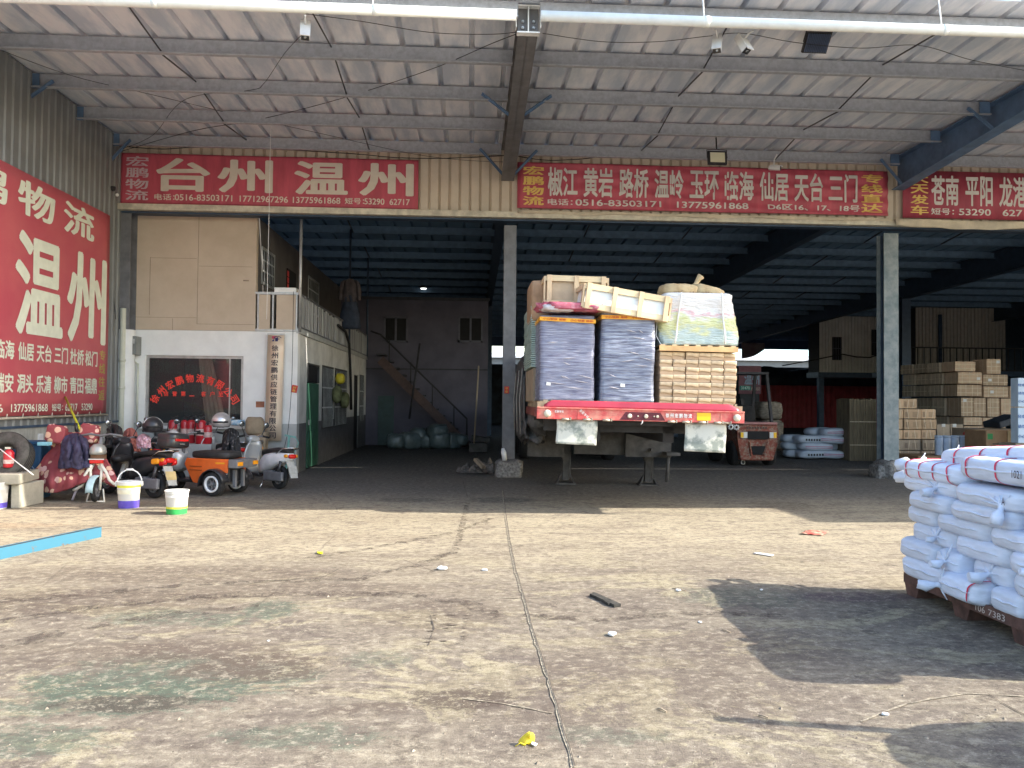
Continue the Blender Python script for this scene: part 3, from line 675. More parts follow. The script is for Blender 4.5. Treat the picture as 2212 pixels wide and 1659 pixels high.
# big banner on the left side wall
XB = XW+.035
yn = 8.6; zt, zb = 4.60, 1.09
_tp = PX(238, 466, XB); _bt = PX(230, 892, XB); zt, zb, yf = _tp.z, _bt.z, min(_tp.y, F-.25)
t = thing('wall_banner', 'huge red tarpaulin banner covering the grey side wall on the left', 'banner', (XB, (yn+yf)/2, zb))
def fb(a, b, dy=0):
    yy = yn+(yf-yn)*a; return (dy+.006*math.sin(yy*2.2+b*5), yy-(yn+yf)/2, (zt-zb)*b)
MB().sheet(lambda a, b: fb(a, b), 30, 14).build('tarpaulin', 'sign_red_fade', t, solid=.004)
def fbp(u, v):
    d = PX(u, v, XB); return ((d.y-yn)/(yf-yn), (d.z-zb)/(zt-zb))
def bchar(mb, s, u0, v0, u1, v1, bold=.03):
    """box by its near-top and far-bottom corners in the photo"""
    A = fbp(u0, v0); B = fbp(u1, v1); write(mb, s, lambda a, b: fb(A[0]+(B[0]-A[0])*a, B[1]+(A[1]-B[1])*b, .009), bold)
a = MB()
step = fbp(137, 423)[0]-fbp(38, 398)[0]
for i, ch in enumerate('宏鹏物流'):
    x = fbp(38, 398)[0]+(i-2)*step; write(a, ch, lambda A, B: fb(x+step*.80*A, fbp(119, 491)[1]+(fbp(45, 383)[1]-fbp(119, 491)[1])*B, .009), .03)
zlo = fbp(130, 735)[1]; zhi = fbp(60, 500)[1]; xa, xb2 = fbp(30, 600)[0], fbp(137, 600)[0]; xc, xd = fbp(145, 600)[0], fbp(229, 600)[0]
write(a, '温', lambda A, B: fb(xa+(xb2-xa)*A, zlo+(zhi-zlo)*B, .009), .032); write(a, '州', lambda A, B: fb(xc+(xd-xc)*A, zlo+(zhi-zlo)*B, .009), .032)
x0 = xa-(xb2-xa)*1.75; write(a, '州', lambda A, B: fb(x0+(xb2-xa)*A, zlo+(zhi-zlo)*B, .009), .032)
rows = (('临海', '仙居', '天台', '三门', '杜桥', '松门'), ('瑞安', '洞头', '乐清', '柳市', '青田', '福鼎'))
ux = [(-12, 28), (36, 70), (76, 109), (115, 145), (150, 180), (183, 209)]
for r, (va, vb) in enumerate(((748, 785), (812, 850))):
    zA, zB = fbp(120, va)[1], fbp(120, vb)[1]
    for (u0, u1), s in zip(ux, rows[r]):
        A0, A1 = fbp(u0, 800)[0], fbp(u1, 800)[0]; write(a, s, lambda A, B: fb(A0+(A1-A0)*A, zB+(zA-zB)*B, .009), .03)
zA, zB = fbp(120, 872)[1], fbp(120, 888)[1]
for s, u0, u1 in (('0516-83503171', -120, -50), ('6', -8, 6), ('13775961868', 23, 101), ('短号：', 110, 134), ('62717', 139, 166), ('53290', 175, 199)):
    A0, A1 = fbp(u0, 880)[0], fbp(u1, 880)[0]
    if A0 > 0: write(a, s, lambda A, B: fb(A0+(A1-A0)*A, zB+(zA-zB)*B, .009), .02)
a.build('lettering', M('letter_pale', (.74, .77, .64), .6, var=.06), t)
a = MB(); zz = [fbp(210, v)[1] for v in (752, 868)]; A0, A1 = fbp(213, 800)[0], fbp(226, 800)[0]
for i, ch in enumerate('专线往返'):
    st = (zz[0]-zz[1])/4; write(a, ch, lambda A, B: fb(A0+(A1-A0)*A, zz[0]-st*(i+1)+st*.12+st*.76*B, .009), .02)
a.build('lettering', M('letter_olive', (.42, .36, .10), .6), t)
a = MB(); a.cyl((.02, -(yf-yn)/2, -.03), (.02, (yf-yn)/2, -.03), .018, n=8)
for i in range(14): y = -(yf-yn)/2+i*.38; a.bar((.03, y, -.03), (.012, y+.05, .03), .012)
a.build('hem_rail', M('rail_pale', (.55, .50, .40), .5, .2), t)

# brass name board standing by the office corner
p, q = PY(578, 720, OF-.06), PY(612, 952, OF-.06); xl = PY(574, 950, OF-.06).x
t = thing('name_board', 'tall narrow brass board with black characters and a small crest on the office corner', 'sign', ((p.x+q.x)/2, OF-.06, q.z)); w, h = q.x-p.x, p.z-q.z
f = lambda a, b, dy=0: (-w/2+w*a-.03*(1-b), -dy, h*b)
M('brass', (.66, .47, .34), .38, .15, col2=(.70, .60, .46), scale=1.6, spec=.5)
MB().sheet(lambda a, b: f(a, b), 2, 6).build('plate', 'brass', t, solid=.02)
b = MB()
for a0 in (0, .975): b.sheet(lambda s, k: f(a0+.025*s, k, .014), 1, 4)
b.sheet(lambda s, k: f(s, .985+.015*k, .015), 1, 1); b.build('frame', 'alu', t)
a = MB(); col_text(a, lambda x, z, dy=0: f(x, z, .014), '徐州宏鹏供应链管理有限公司', .27, .66, .895, .015, gap=.18, bold=.02); a.build('lettering', M('letter_ink', (.018, .012, .03), .5), t)
a = MB(); g = lambda x, z: f(x, z, .015)
a.add([g(.27, .975), g(.58, .975), g(.36, .945), g(.27, .955)], [(0, 1, 2, 3)]); a.build('crest', M('crest_red', (.45, .06, .10), .5), t)
a = MB(); a.add([g(.27, .925), g(.40, .925), g(.40, .948), g(.30, .936)], [(0, 1, 2, 3)]); a.add([g(.46, .925), g(.62, .925), g(.62, .966), g(.46, .955)], [(0, 1, 2, 3)]); a.build('crest', M('crest_navy', (.03, .03, .12), .5), t)
a = MB(); pts = [f(.60+.20*math.cos(k*.55-.2)+.0, .958+.013*math.sin(k*.55-.2), .017) for k in range(11)]; a.tube(pts, .006, 6); a.build('crest', 'crest_navy', t)
# ================================================================ FLATBED TRAILER
M('trailer_red', (.58, .085, .085), .5, .05, col2=(.66, .30, .22), scale=7, bump=.12, lo=.42, hi=.7); M('trailer_lip', (.36, .035, .06), .4, .1, var=.12, scale=3)
M('chassis_black', (.035, .035, .04), .6, .2, var=.35, scale=6); M('chassis_grey', (.075, .072, .07), .7, .2, var=.3, scale=7, bump=.2)
M('plank_deck', (.30, .23, .15), .8, var=.3, scale=5, stretch=(3, .3, 1)); M('rubber', (.022, .022, .023), .85, var=.3, scale=20, bump=.2)
M('flap_pale', (.20, .225, .20), .7, col2=(.52, .52, .46), scale=5, bump=.1, lo=.42, hi=.52); M('lamp_clear', (.55, .50, .40), .25, var=.1); M('reflector_yellow', (.85, .50, .02), .35, var=.08)  # dark blotches of the flap colour paint in the front beam's shadow
TR = thing('flatbed_trailer', 'parked flatbed semi-trailer with battered red front beam and two landing legs', 'trailer', (2.055, 9.33, 0), rot=(0, R(0.9), R(-1.5)))
a = MB(); a.bx(-1.275, 1.275, 0, .07, 1.165, 1.300); a.bx(-1.275, 1.275, -.018, .0, 1.295, 1.312); a.bx(-1.275, -1.06, -.006, 0, 1.170, 1.293); a.bx(1.13, 1.275, -.006, 0, 1.170, 1.293); a.bx(-.78, -.77, -.008, 0, 1.17, 1.295); a.bx(.98, .99, -.008, 0, 1.17, 1.295)
a.build('front_beam', 'trailer_red', TR, bevel=.006)
a = MB(); n = 24
a.sheet(lambda s, k: (-1.19+2.42*s, .006+.022*k+.006*noise.noise(Vector((s*9, 0, 0))), 1.310+.085*k*min(1, (s*20+.3), ((1-s)*16+.2))), 48, 4)
a.build('front_lip', 'trailer_lip', TR, solid=.012)
a = MB(); a.bx(-1.27, 1.27, .055, 13, 1.30, 1.375); a.build('deck', 'plank_deck', TR)
a = MB()
for i in range(26): a.bx(-1.2+i*.095, -1.2+i*.095+random.choice((.03, .06)), .06, .12, 1.372, 1.40)
a.build('deck_edge', 'wood_old', TR)
for s in (-1, 1): MB().bx(s*1.275-.02, s*1.275+.02, .072, 13, 1.19, 1.298).build('side_rail', M('rail_dark_red', (.20, .06, .05), .6, var=.3), TR)
r = MB().prism([(-.26, 1.176), (.30, 1.176), (.24, 1.272), (-.19, 1.272)], lambda x, z: (x, -.0035, z), lambda x, z: (x, -.002, z)).build('lamp_recess', M('recess_red', (.12, .02, .03), .6), TR)
for x, rr in ((-.14, .028), (-.04, .010), (.06, .026), (.16, .009), (.20, .018)): MB().lathe([(rr, 0), (rr, .012), (rr*.7, .02)], (x, -.004, 1.225), 14, (0, -1, 0)).build('lamp', 'lamp_clear', r)
for x in (-1.15, 1.18):
    o = MB().lathe([(.045, 0), (.045, .015), (.03, .03), (.012, .034)], (x, -.007, 1.232), 18, (0, -1, 0)).build('marker_lamp', 'lamp_clear', TR)
MB().bx(.69, .86, -.006, -.0, 1.19, 1.285).build('reflector', 'reflector_yellow', TR)
a = MB()
for i, ch in enumerate('徐州宏鹏物流'): write(a, ch, on_y(.30+i*.056, .345+i*.056, 1.215, 1.27, -.010), .03)
for i, ch in enumerate('宏鹏物流'): write(a, ch, on_y(-1.06+i*.028, -1.036+i*.028, 1.245, 1.275, -.010), .02)
for i, ch in enumerate('货运专线'):
    c = Vector((-.74+i*.027, -.011, 1.275-i*.024)); m = Matrix.Rotation(R(40), 3, 'Y'); write(a, ch, lambda p, q: c+m @ Vector(((p-.5)*.030, 0, (q-.5)*.034)), .02)
a.build('lettering', 'letter_white', TR)
for x in (-.92, -.66, -.42, .38, .56, .76, .95, 1.05):
    a = MB(); a.cyl((x-.05, -.006, 1.168), (x+.04, -.006, 1.166), .014, n=8); a.bx(x+.05, x+.065, -.02, .01, 1.155, 1.19); a.build('tie_hook', M('hook_steel', (.42, .36, .28), .5, .5, var=.3), TR)
a = MB(); a.tube([(.02, -.01, 1.17), (.012, -.012, 1.14), (.0, -.012, 1.125)], .006, 6); a.build('pin', 'letter_white', TR)
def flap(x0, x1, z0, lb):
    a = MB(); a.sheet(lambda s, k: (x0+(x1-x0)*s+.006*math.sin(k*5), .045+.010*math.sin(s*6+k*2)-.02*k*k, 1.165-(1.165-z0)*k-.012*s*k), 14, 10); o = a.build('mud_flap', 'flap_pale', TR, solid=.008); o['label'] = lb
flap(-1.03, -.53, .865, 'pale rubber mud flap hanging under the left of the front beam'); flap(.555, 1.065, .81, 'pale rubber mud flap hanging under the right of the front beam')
# chassis and gear
a = MB(); a.bx(-1.15, 1.15, .6, .68, 1.0, 1.29)
for s in (-1, 1): a.bx(s*.48-.07, s*.48+.07, .6, 13, .88, 1.29)
for y in (2, 4, 6, 8, 10, 12): a.bx(-1.2, 1.2, y, y+.08, 1.1, 1.29)
a.bx(-.98, .98, .28, .6, 1.10, 1.16); a.build('chassis', 'chassis_black', TR)
a = MB(); a.bx(-1.22, -.62, 3.28, 3.33, .47, 1.12); a.bx(.40, 1.16, 3.30, 3.35, .50, 1.12); a.bx(-.44, .58, 3.40, 3.45, .52, .95); a.bx(-1.22, 1.2, 3.24, 3.28, .98, 1.0); a.build('gear_plate', 'chassis_grey', TR)
for x, z in ((-1.02, .86), (.80, .83), (1.0, .86)): MB().cyl((x, 3.27, z), (x, 3.285, z), .045).build('plate_hole', 'black_void', TR)
for x in (-.56, .83):
    a = MB(); a.bx(x-.075, x+.075, 3.5, 3.64, .42, 1.2); a.bx(x-.05, x+.05, 3.52, 3.62, .07, .45); a.bx(x+.055, x+.075, 3.49, 3.50, .1, 1.1)
    o = a.build('landing_leg', 'chassis_grey', TR, bevel=.008)
    a = MB(); a.bx(x-.17, x+.17, 3.42, 3.72, .0, .03)
    for s in (-1, 1): a.add([(x+s*.15, 3.45, .03), (x+s*.15, 3.69, .03), (x+s*.07, 3.54, .19), (x+s*.07, 3.60, .19), (x+s*.135, 3.45, .03), (x+s*.135, 3.69, .03), (x+s*.055, 3.54, .19), (x+s*.055, 3.60, .19)], [(0, 1, 3, 2), (4, 6, 7, 5), (0, 2, 6, 4), (1, 5, 7, 3), (2, 3, 7, 6), (0, 4, 5, 1)])
    a.build('foot', 'chassis_grey', o)
a = MB(); a.cyl((-.56, 3.57, .80), (.83, 3.57, .80), .025); a.bx(.80, .86, 3.2, 3.3, .6, .65); a.build('crank_shaft', 'chassis_grey', TR)
a = MB(); a.bx(1.02, 1.24, 3.0, 3.5, .55, .60); a.cyl((1.05, 3.1, .12), (1.07, 3.1, .56), .03); a.build('tool_rack', 'chassis_grey', TR)
for y in (9.2, 10.5, 11.8):
    MB().cyl((-1.1, y, .5), (1.1, y, .5), .07).build('axle', 'chassis_black', TR)
    for s in (-1, 1): MB().lathe([(.28, -.14), (.46, -.14), (.5, -.09), (.5, .09), (.46, .14), (.28, .14), (.25, .02)], (s*1.0, y, .5), 28, (1, 0, 0)).build('wheel', 'rubber', TR)
# grey tarpaulin bunched along its left side
M('tarp_grey', (.10, .10, .10), .7, var=.35, scale=9, bump=.4, bscale=14)
tp = thing('covered_load', 'lumpy load under a crumpled dark grey tarpaulin along the left side of the trailer', 'covered load', (1.02, 14.9, .72))
MB().bag((0, 0, .72), (.40, 6.4, 1.44), None, 36, 44, .35, .20, 16, 5).build('tarpaulin', 'tarp_grey', tp)
for i in range(7): MB().tube([(-.21, -2.6+i*.85, 1.2), (-.25, -2.58+i*.85, .7), (-.23, -2.55+i*.85, .15)], .012, 6).build('rope', 'strap_cord' if 'strap_cord' in MATS else M('strap_cord', (.3, .28, .25), .8), tp)

# ================================================================ CARGO
M('wrap_grey', (.10, .10, .17), .36, 0, col2=(.40, .43, .55), scale=4.5, bump=.7, bscale=8, stretch=(.8, .8, 13), spec=.7, lo=.36, hi=.72)  # lighter second colour of both wraps paints highlight lines on the film
M('wrap_grey_b', (.085, .095, .16), .34, 0, col2=(.42, .47, .57), scale=4.0, bump=.7, bscale=7, stretch=(.9, .8, 11), off=(3.3, 1.2, 7.7), spec=.7, lo=.38, hi=.74)
M('wood_crate', (.70, .56, .35), .7, var=.14, scale=6, stretch=(.4, 1, 3)); M('wood_crate_b', (.64, .48, .30), .7, var=.16, scale=6, stretch=(1, 1, .4)); M('tape_orange', (.85, .34, .02), .35, col2=(.90, .48, .03), scale=12); M('paper_white', (.75, .75, .74), .7, var=.04)
M('tape_ink', (.55, .07, .02), .5)
def wrapped(x0, x1, z0, z1, y0, dep, lean, lab, lx, lz, tilt, seed):
    t = thing('wrapped_load', lab, 'pallet load', ((x0+x1)/2, y0, z0), group='grey stretch-wrapped loads'); w, h = x1-x0, z1-z0
    mb = MB(); N = 36; rs = []; per = []
    for (ax, ay, bx_, by_, k) in ((-1, 0, 1, 0, 14), (1, 0, 1, 1, 8), (1, 1, -1, 1, 10), (-1, 1, -1, 0, 8)):
        for i in range(k): per.append((ax+(bx_-ax)*i/k, ay+(by_-ay)*i/k))
    for j in range(N+1):
        z = h*j/N; ring = []
        for (px, py) in per:
            e = min(1, min(1-abs(px), .12)/.12+.0) if py in (0, 1) else 1
            c = .985 if (abs(px) == 1 and py in (0, 1)) else 1.0
            wob = .006*noise.noise(Vector((px*3+seed, z*18, py)))+.004*noise.noise(Vector((px*7, z*45+px*6, seed)))
            sx = w/2*(1+.012*math.sin(z*9+seed))*c+wob; ring.append((px*sx+lean*z/h, py*dep-(wob*1.5 if py == 0 else 0)+(.01*(1-c)*66 if py == 0 else 0), z))
        rs.append(ring)
    mb.rings(rs); mb.build('wrapped_body', 'wrap_grey' if seed == 1 else 'wrap_grey_b', t, bevel=.0)
    rn = random.Random(seed)
    for k in range(9):
        f_ = MB(); z = rn.uniform(.15, .85)*h; x = rn.uniform(-.38, .2)*w; L_ = rn.uniform(.06, .26); sl = rn.uniform(-.06, .03)
        f_.sheet(lambda s_, q: (lean*z/h+x+L_*s_, -.012-.006*math.sin(q*3.1), z+sl*s_+.012*(q-.5)*(1-abs(2*s_-1))), 8, 3); f_.build('film_fold', 'film_clear' if 'film_clear' in MATS else M('film_clear', (.62, .58, .60), .25, var=.15, scale=9, bump=.5, spec=.8), t)  # pale slivers painting bright highlights onto the wrap
    b = MB(); m = Matrix.Rotation(tilt, 3, 'Y'); b.box((lean, dep/2, h-.055), (w+.02, dep+.03, .048), m); b.build('tape_band', 'tape_orange', t)
    q = MB()
    for k in range(2): write(q, '小心轻放 易碎', lambda A, B: Vector((lean, -.018, h-.055))+m @ Vector((-w/2+.03+k*w*.5+A*w*.42, 0, -.014+B*.028)), .015)
    q.build('lettering', 'tape_ink', t)
    b = MB(); b.box((lx, -.014, lz), (.055, .004, .04), Matrix.Rotation(R(6), 3, 'Y')); b.build('paper_label', 'paper_white', t)
    b = MB()
    for zz in (.0,): b.bx(-w/2, w/2, 0, dep, -.012, -.001)
    b.build('base_board', 'wood_old', t); return t
wrapped(.845, 1.525, 1.405, 2.465, 9.50, .95, 0, 'tall grey shrink-wrapped load with orange tape, left one on the red trailer', -.235, .21, R(2.5), 1)
wrapped(1.595, 2.27, 1.395, 2.505, 9.48, .95, .02, 'tall grey shrink-wrapped load with orange tape, right one beside the gap', -.06, .21, R(.6), 2)
# crates
def crate(lab, loc, rot, L, D, H, panels, ends, pm):
    t = thing('wooden_crate', lab, 'crate', loc, rot=rot, group='wooden crates on the trailer')
    a = MB(); b = .06; th = .02
    for y in (0, D-th):
        a.bx(0, L, y, y+th, 0, b); a.bx(0, L, y, y+th, H-b, H)
    a.bx(0, L, 0, D, -.012, -.001); a.build('long_boards', 'wood_crate', t)
    for i in range(panels+1):
        x = .02+(L-.10)*i/panels
        for y in (-.022, D+.002): MB().bx(x, x+.06, y, y+th, -.02, H+.015).build('batten', 'wood_crate_b', t, bevel=.003)
    for x in (-.02, L+.0):
        a = MB()
        for y in (0, D-.07): a.bx(x, x+th, y, y+.07, 0, H)
        a.bx(x, x+th, .07, D-.07, 0, b); a.bx(x, x+th, .07, D-.07, H-b, H); a.build('end_frame', 'wood_crate_b', t)
    a = MB(); a.bx(.015, L-.015, .03, D-.03, .01, H-.01); a.build('contents', pm, t)
    a = MB()
    for i in range(4): a.bx(.02, L-.02, .01+i*D*.25, .01+i*D*.25+.1, H, H+.016)
    a.build('top_boards', 'wood_crate', t); return t
M('foam_white', (.74, .78, .80), .4, var=.06, scale=3); M('card_panel', (.50, .38, .25), .8, var=.1)
p = PY(1258, 662, 9.36)
crate('long open-slatted wooden crate with white panels, tilted across the wrapped loads', (p.x, 9.34, p.z), (0, R(8.0), R(5)), 1.10, .62, .285, 3, 2, 'foam_white')
p = PY(1178, 657, 9.75)
crate('cardboard-panelled wooden crate behind the tilted crate, upper left of the trailer load', (p.x, 9.8, p.z), (0, R(1), 0), .80, .9, .37, 2, 2, 'card_panel')
# brown wrapped box, green sheets at the left edge
p, q = PY(1155, 610, 10.3), PY(1182, 662, 10.3)
tag(MB().bag(((p.x+q.x)/2, 10.6, (p.z+q.z)/2-.1), (q.x-p.x+.12, .9, p.z-q.z+.25), None, 20, 14, .25, .03, 3, 5).build('brown_bale', M('card_brown', (.36, .23, .14), .8, var=.2, scale=4)), 'brown paper-wrapped bale at the top left corner of the load', 'bale')
p, q = PY(1148, 655, 10.2), PY(1166, 792, 10.2); a = MB()
for i in range(30): zz = q.z+(p.z-q.z)*i/30; a.bx(p.x+.005*math.sin(i*1.3), q.x+.02, 10.2, 11.6, zz, zz+(p.z-q.z)/30*.62)
tag(a.build('sheet_stack', M('sheet_green', (.30, .42, .38), .6, col2=(.45, .55, .50), scale=4)), 'stack of thin pale green sheets on the left edge of the trailer', 'sheets')
p, q = PY(1152, 795, 10.2), PY(1172, 868, 10.2)
tag(MB().bx(p.x, q.x, 10.2, 11.6, 1.39, q.z+.65-.2).build('wooden_box', 'wood_old', bevel=.01), 'weathered brown box under the pale green sheets', 'box')
# pinkish flattened sacks under the crates
M('sack_pink', (.46, .10, .15), .45, col2=(.70, .42, .46), scale=7, bump=.3, spec=.6, lo=.5, hi=.75)
p = PY(1235, 667, 9.5)
tag(MB().bag((p.x-.02, 9.62, p.z+.02), (.80, .55, .11), Euler((0, R(1), 0)), 40, 18, .45, .22, 7, 3).build('plastic_sack', 'sack_pink'), 'flattened dark pink plastic sack squeezed under the wooden crates', 'sack')
tag(MB().bag((p.x-.17, 9.50, p.z+.0), (.42, .3, .09), Euler((0, 0, R(8))), 26, 12, .5, .2, 6, 9).build('plastic_film', 'film_clear'), 'crumpled clear plastic film on the pink sack', 'plastic film')
# cartons, six columns by seven rows
M('carton', (.56, .39, .25), .85, var=.12, scale=5, rnd=.16); M('carton_lid', (.72, .56, .37), .85, var=.14, scale=9, rnd=.14)
CW, CH, CD = .163, .0945, .55
def mk_carton():
    t = thing('small_carton', 'small brown carton', 'carton', (0, 0, 0), group='small cartons stacked on the trailer')
    MB().bx(-CW/2+.002, CW/2-.002, 0, CD, .001, CH-.001).build('body', 'carton', t)
    a = MB(); a.sheet(lambda s, k: (-CW/2+CW*s, -.004-.010*math.sin(k*1.6)-.006*math.sin(s*3.14)*(1-k), CH-.001-.052*(1-k)+(.008*math.sin(s*5) if k < .1 else 0)), 8, 3); a.build('lid', 'carton_lid', t, solid=.003)
    return t
C0 = mk_carton(); x0, z0 = 2.36, 1.375; first = True
for r in range(7):
    for c in range(6):
        lab = f'small brown carton, {ORD[6-r]} row from the top, {ORD[c]} from the left in the trailer stack'
        loc = (x0+CW*(c+.5)+random.uniform(-.004, .004)-.0, 9.56+random.uniform(-.012, .012), z0+CH*r-.0025*c)
        ro = (random.uniform(-.01, .01), R(.9)+random.uniform(-.012, .012), random.uniform(-.02, .02)); sc = (random.uniform(.97, .995), 1, random.uniform(.96, .995))
        if first: o = C0; o.location = loc; o.rotation_euler = ro; o['label'] = lab; first = False
        else: o = dup(C0, loc, rot=ro, label=lab, scale=sc)
# pallet, bundle, sacks above the cartons
zt = z0+CH*7+.005
pl = thing('wooden_pallet', 'light wooden pallet between the cartons and the wrapped bundle', 'pallet', (2.85, 9.5, zt), rot=(0, R(.8), 0))
a = MB(); a.bx(-.50, .49, 0, .95, 0, .018)
a.build('base', 'wood_crate', pl)
MB().bx(-.51, .49, -.012, .012, -.004, .062).build('front_board', M('wood_orange', (.58, .36, .17), .75, var=.18, scale=5), pl)
for i in range(7): MB().bx(-.49+i*.15, -.43+i*.15, .02, .95, .062, .078).build('slat', 'wood_crate_b', pl)
def bundle_mat():
    m = M('film_bundle', (.7, .7, .7), .3, spec=.7, bump=.9, bscale=16, stretch=(.8, .8, 3.2)); n = m.node_tree.nodes; l = m.node_tree.links
    tc = n.new('ShaderNodeTexCoord'); sp = n.new('ShaderNodeSeparateXYZ'); l.new(tc.outputs['Object'], sp.inputs[0])
    nz = n.new('ShaderNodeTexNoise'); nz.inputs['Scale'].default_value = 5; nz.inputs['Detail'].default_value = 7; mp = n.new('ShaderNodeMapping'); mp.inputs['Scale'].default_value = (.7, .7, 2.2); l.new(tc.outputs['Object'], mp.inputs[0]); l.new(mp.outputs[0], nz.inputs['Vector'])
    ma = n.new('ShaderNodeMath'); ma.operation = 'MULTIPLY_ADD'; ma.inputs[1].default_value = .55; l.new(nz.outputs['Fac'], ma.inputs[0]); l.new(sp.outputs[2], ma.inputs[2])
    mr = n.new('ShaderNodeMapRange'); mr.inputs[1].default_value = .16; mr.inputs[2].default_value = .98; l.new(ma.outputs[0], mr.inputs[0])
    cr = n.new('ShaderNodeValToRGB'); e = cr.color_ramp.elements
    cols = [(0, (.40, .42, .40)), (.18, (.36, .46, .44)), (.34, (.45, .54, .52)), (.42, (.60, .60, .30)), (.50, (.62, .66, .36)), (.56, (.70, .70, .68)), (.62, (.66, .40, .42)), (.66, (.74, .74, .72)), (.78, (.70, .66, .62)), (.9, (.76, .76, .76))]
    e[0].position, e[0].color = 0, (*cols[0][1], 1); e[1].position, e[1].color = .95, (*cols[-1][1], 1)
    for p, c in cols[1:-1]: k = e.new(p); k.color = (*c, 1)
    l.new(mr.outputs[0], cr.inputs[0]); l.new(cr.outputs[0], n['Principled BSDF'].inputs['Base Color']); return m
bundle_mat(); bz = zt+.08
bt = thing('wrapped_bundle', 'film-wrapped bundle of mixed bright plastic bags on the pallet above the cartons', 'bundle', (2.86, 9.98, bz))
mb = MB(); rs = []
for j in range(30):
    z = .66*j/29; wl = .49+.02*math.sin(z*7)+.0*(z/.66)**2+.025*noise.noise(Vector((0, z*9, 1))); wr = .50+.03*math.sin(z*6+1)-.03*(z/.66)**2+.03*noise.noise(Vector((4, z*10, 1)))
    if j == 29: wl, wr = wl*.93, wr*.9
    ring = []
    for i in range(56):
        t = 2*math.pi*i/56; cx_, sy_ = math.cos(t), math.sin(t); q = lambda v: math.copysign(abs(v)**.2, v)
        k = 1+.022*noise.noise(Vector((cx_*3, sy_*3, z*12)))+.014*noise.noise(Vector((cx_*8, sy_*8, z*30)))
        ring.append(((wr if cx_ > 0 else wl)*q(cx_)*k, .44*q(sy_)*k, z))
    rs.append(ring)
mb.rings(rs); mb.build('wrapped_body', 'film_bundle', bt)
for (x0_, x1_) in ((-.24, -.32), (.27, .32)):
    a = MB(); P = [(x0_+(x1_-x0_)*(1-k/10)+.0, -.47-.012*math.sin(k*.9), .02+.64*k/10) for k in range(11)]; a.tube(P, .011, 6); a.build('strap', M('strap_white', (.78, .78, .76), .5), bt)
a = MB(); a.tube([(-.44, -.3, .45), (-.52, -.35, .3), (-.54, -.38, .12), (-.47, -.42, -.02), (-.36, -.46, -.04)], .006, 6); a.build('loose_cord', 'strap_white', bt)
M('sack_tan', (.42, .30, .16), .8, col2=(.58, .46, .27), scale=5, bump=.35, bscale=25)
def tansack(lab, c, d, rot, seed, txt, neck):
    t = thing('woven_sack', lab, 'sack', c, rot=rot, group='tan sacks on top of the load')
    MB().bag((0, 0, 0), d, None, 26, 16, .6, .07, 3.5, seed).build('body', 'sack_tan', t)
    if neck:
        a = MB(); a.tube([(d[0]*.36, -.05, .03), (d[0]*.44, -.05, .10), (d[0]*.50, -.05, .16), (d[0]*.56, -.05, .20)], [.05, .028, .035, .05], 10); a.build('tied_neck', 'sack_tan', t)
    a = MB()
    for i, ch in enumerate(txt):
        f = (len(txt)-1-i+.5)/len(txt)-.5; write(a, ch, lambda A, B: Vector((f*d[0]*.62-(A-.5)*.040, -d[1]*.505+abs(f)*.05, -.045-(B-.5)*.045)), .02)
    a.build('lettering', M('sack_ink', (.22, .14, .09), .8), t); return t
tansack('tan woven sack with a tied neck on top of the wrapped bundle', (2.66, 9.82, bz+.72), (.50, .42, .165), (0, R(2), 0), 2, 'PLASTIC', True)
tansack('tan woven sack drooping at the right end of the wrapped bundle', (3.03, 9.84, bz+.705), (.44, .42, .16), (0, R(13), 0), 4, 'HECHANG', False)
# boxes farther back on the deck
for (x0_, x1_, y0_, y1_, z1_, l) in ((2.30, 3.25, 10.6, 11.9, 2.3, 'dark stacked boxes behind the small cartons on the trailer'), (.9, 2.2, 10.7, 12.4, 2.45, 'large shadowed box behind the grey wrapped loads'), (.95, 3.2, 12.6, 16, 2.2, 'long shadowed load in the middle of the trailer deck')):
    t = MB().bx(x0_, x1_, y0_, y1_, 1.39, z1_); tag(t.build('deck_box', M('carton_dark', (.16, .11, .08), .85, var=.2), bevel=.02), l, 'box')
a = MB()
# ================================================================ INSIDE THE HALL: rear office, stair, balcony things
M('rear_wall', (.10, .095, .125), .85, var=.15, scale=1.5); M('rear_dark', (.05, .052, .06), .8)
RY = 24.0
p, q = PY(741, 646, RY), PY(1052, 962, RY); RB = thing('rear_building', 'dim two-storey rendered block with two small windows at the back of the hall', 'building', ((p.x+q.x)/2, RY, 0))
def rel(mb, name, mat, par): o = mb.build(name, mat, par); o.location = -par.location; return o
rel(MB().bx(p.x-1.2, q.x, RY, RY+6, 0, p.z), 'wall', 'rear_wall', RB)
rel(MB().bx(p.x-1.2, q.x+.05, RY-.05, RY+6.05, p.z+.003, p.z+.09), 'roof_edge', 'rear_dark', RB)
rel(MB().bx(p.x, q.x, RY-.03, RY-.003, PY(900, 799, RY).z, PY(900, 796, RY).z), 'ledge', 'rear_dark', RB)
for (u0, u1) in ((829, 881), (990, 1043)):
    a_, b_ = PY(u0, 683, RY), PY(u1, 740, RY); f = MB(); x0, x1, z0, z1 = a_.x, b_.x, b_.z, a_.z
    for r in ((x0, x0+.06, z0, z1), (x1-.06, x1, z0, z1), (x0, x1, z1-.06, z1), (x0, x1, z0, z0+.06), ((x0+x1)/2-.03, (x0+x1)/2+.03, z0, z1)): f.bx(r[0], r[1], RY-.03, RY-.002, r[2], r[3])
    o = rel(f, 'window', M('frame_dim', (.10, .10, .13), .5), RB); MB().bx(x0, x1, RY-.004, RY-.003, z0, z1).build('pane', 'black_void', o)
a_, b_ = PY(817, 855, RY), PY(850, 962, RY); o = rel(MB().bx(a_.x, b_.x, RY-.02, RY-.002, 0, a_.z), 'door', M('door_dim', (.03, .06, .06), .5), RB)
